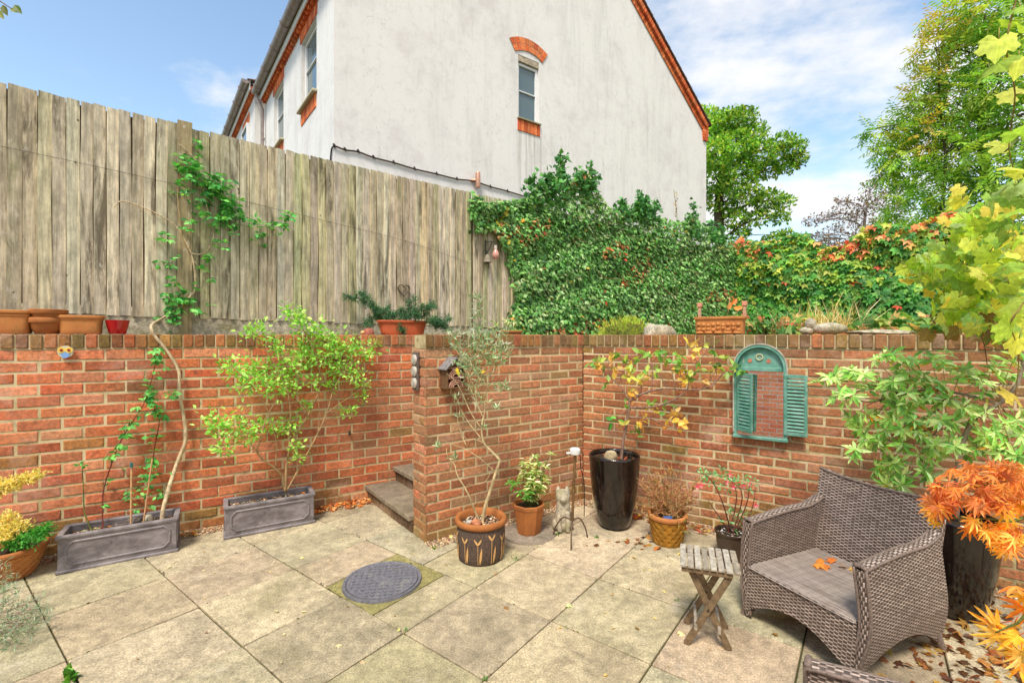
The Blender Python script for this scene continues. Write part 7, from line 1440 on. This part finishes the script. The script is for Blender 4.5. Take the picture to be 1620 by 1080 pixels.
stem(mb, [A3((1.6, 1.45, 2.85)), Wp(1640, -120, 1.5), Wp(1606, 5, 1.52), Wp(1592, 80, 1.5), Wp(1606, 150, 1.65), Wp(1596, 235, 1.8), Wp(1612, 290, 1.9)], .004, .0015, S(150, 130, 70), 6); stem(mb, [Wp(1660, 420, 1.7), Wp(1618, 480, 1.5), Wp(1600, 515, 1.5), Wp(1612, 560, 1.52), Wp(1606, 625, 1.55)], .003, .0014, S(150, 130, 70), 6); stem(mb, [A3((2.9, 2.1, 1.55)), Wp(1690, 400, 1.75), Wp(1660, 420, 1.7)], .005, .003, BK['brown'], 6)
def vleaf(px, py, Y, size, palette=VP, face=.7):
    c = Wp(px, py, Y); d = nrm(rng.normal(size=3)*.6+A3((-.3, 0, -.65))); n_ = nrm(rng.normal(size=3)*.55+A3((0, -face, .65))); ml.leaves([c], [d], [n_], size, pick(palette, 1, .14), VINE); mb.tube([c, c-d*size*.4+A3((0, 0, size*.2))], .0016, 4, S(170, 150, 80))
for px, py, Y, s_ in ((1580, 62, 1.5, .070), (1608, 40, 1.55, .065), (1578, 100, 1.5, .065), (1612, 95, 1.5, .06), (1615, 10, 1.5, .06), (1606, 150, 1.7, .055), (1572, 232, 1.9, .06), (1612, 215, 1.7, .07), (1590, 265, 1.8, .055), (1618, 275, 1.8, .06), (1598, 512, 1.5, .07), (1618, 480, 1.5, .065), (1605, 632, 1.55, .058), (1612, 535, 1.5, .06), (1618, 330, 1.7, .065)): vleaf(px, py, Y, s_)
for px, py, k, sx, sy, Y in ((1585, 330, 26, 24, 22, 2.2), (1560, 360, 26, 26, 20, 2.3), (1600, 385, 30, 22, 24, 2.1), (1530, 350, 12, 16, 14, 2.4), (1540, 395, 30, 28, 18, 2.4), (1505, 400, 24, 22, 14, 2.5), (1470, 410, 18, 18, 12, 2.6), (1440, 425, 12, 12, 8, 2.65), (1500, 430, 26, 24, 14, 2.5), (1550, 435, 34, 28, 18, 2.35), (1600, 440, 30, 20, 20, 2.1), (1575, 475, 34, 28, 18, 2.3), (1530, 470, 24, 22, 14, 2.45), (1490, 465, 12, 16, 10, 2.55), (1545, 505, 26, 26, 12, 2.4), (1595, 520, 14, 16, 14, 2.2), (1500, 500, 12, 16, 12, 2.6), (1610, 300, 14, 12, 16, 2.1), (1465, 440, 10, 14, 8, 2.6), (1520, 315, 7, 12, 10, 2.5)):
    for _ in range(k): y_ = Y+rng.normal(0, .13); vleaf(px+rng.normal(0, sx*.7), py+rng.normal(0, sy*.7), y_, rng.uniform(.038, .064), VP if rng.random() < .68 else VP2)
for _ in range(60): vleaf(rng.normal(1560, 40), rng.normal(505, 22), 2.7+rng.normal(0, .15), rng.uniform(.04, .065), pal((130, 100, 60), (150, 120, 70), (110, 110, 56), (160, 140, 90)))
mb.build('stems', M['bark'], t, True); ml.build('foliage', M['thin_leaf'], t)
# a leaf tip from a branch above, top left corner
ml = MB(); mb = MB(); t = thing('overhanging_branch', 'twig tip with a few leaves poking into the top left corner', 'branch', Wp(-60, -40, 2.6)); P = stem(mb, [Wp(-260, -190, 2.9), Wp(-60, -40, 2.6), Wp(18, 14, 2.5)], .008, .002, BK['brown'], 6)
for px, py, d in ((4, 8, (.3, 0, -.7)), (16, 14, (.9, 0, -.3)), (-6, 16, (.5, 0, -.6)), (22, 8, (.7, 0, -.8)), (-30, -14, (.3, 0, -.6)), (-70, -40, (.6, 0, -.4))): ml.leaves([Wp(px, py, 2.5)], [d], [(0, -1, .3)], .062, pick(pal((90, 116, 46), (120, 130, 56)), 1), LEAF)
mb.build('twig', M['bark'], t, True); ml.build('foliage', M['leaf'], t)

# ---- Japanese maple at the right edge
t = thing('japanese_maple', 'Japanese maple in fiery orange leaf at the right edge', 'tree', (2.2, 1.30, 0)); mb = MB(); ml = MB(); jb = A3((2.2, 1.30, 0))
stem(mb, [jb, A3((2.15, 1.32, .5)), A3((2.1, 1.34, 1.0)), A3((2.0, 1.4, 1.5))], .02, .01, BK['brown'], 8)
stem(mb, [A3((2.13, 1.33, 1.3)), Wp(1680, 795, 1.45), Wp(1610, 822, 1.45), Wp(1560, 820, 1.46), Wp(1500, 818, 1.48)], .007, .002, BK['green'], 6); stem(mb, [A3((2.13, 1.33, 1.35)), Wp(1690, 750, 1.45), Wp(1600, 760, 1.46), Wp(1540, 770, 1.5)], .006, .002, BK['green'], 6); stem(mb, [A3((2.15, 1.32, .6)), Wp(1680, 960, 1.4), Wp(1610, 985, 1.4), Wp(1575, 1000, 1.42)], .006, .002, BK['green'], 6)
JO = pal((214, 138, 60), (200, 120, 56), (228, 160, 80), (188, 108, 56), (222, 150, 92), (198, 130, 70)); JY = pal((240, 186, 66), (232, 164, 58), (244, 200, 96), (228, 150, 72))
def jleaf(px, py, Y, size, palette, hang=.5):
    c = Wp(px, py, Y); d = nrm(rng.normal(size=3)*.55+A3((-.45, -.1, -hang))); n_ = nrm(rng.normal(size=3)*.5+A3((-.1, -.35, .85))); ml.leaves([c], [d], [n_], size, pick(palette, 1, .12), MAPLE); mb.tube([c, c-d*size*.45], .0012, 4, S(200, 80, 50))
for px, py, k, sx, sy, pl_ in ((1490, 795, 12, 14, 10, JO), (1475, 812, 8, 10, 8, JY), (1520, 780, 12, 16, 10, JO), (1550, 765, 12, 18, 10, JO), (1585, 755, 12, 18, 10, JO), (1612, 770, 10, 12, 12, JO), (1545, 790, 12, 16, 8, JO), (1580, 790, 10, 16, 8, JO), (1610, 800, 9, 12, 8, JY), (1550, 835, 9, 14, 8, JY), (1590, 840, 10, 16, 8, JY), (1612, 850, 9, 10, 10, JY), (1545, 740, 6, 14, 6, JO), (1600, 735, 6, 14, 6, JO), (1490, 770, 6, 12, 6, JO), (1590, 862, 6, 14, 6, JY)):
    for _ in range(int(k*1.35)): jleaf(px+rng.normal(0, sx*.8), py+rng.normal(0, sy*.9), 1.47+rng.normal(0, .06), rng.uniform(.026, .043), pl_)
for px, py in ((1582, 985), (1605, 985), (1600, 1020), (1615, 1030), (1578, 1000), (1612, 1005), (1618, 940), (1612, 930), (1620, 960), (1595, 1028), (1608, 1048), (1618, 1060)): jleaf(px, py, 1.42+rng.normal(0, .04), rng.uniform(.055, .07), JY, .3)
mb.build('branches', M['bark'], t, True); ml.build('foliage', M['leaf'], t)
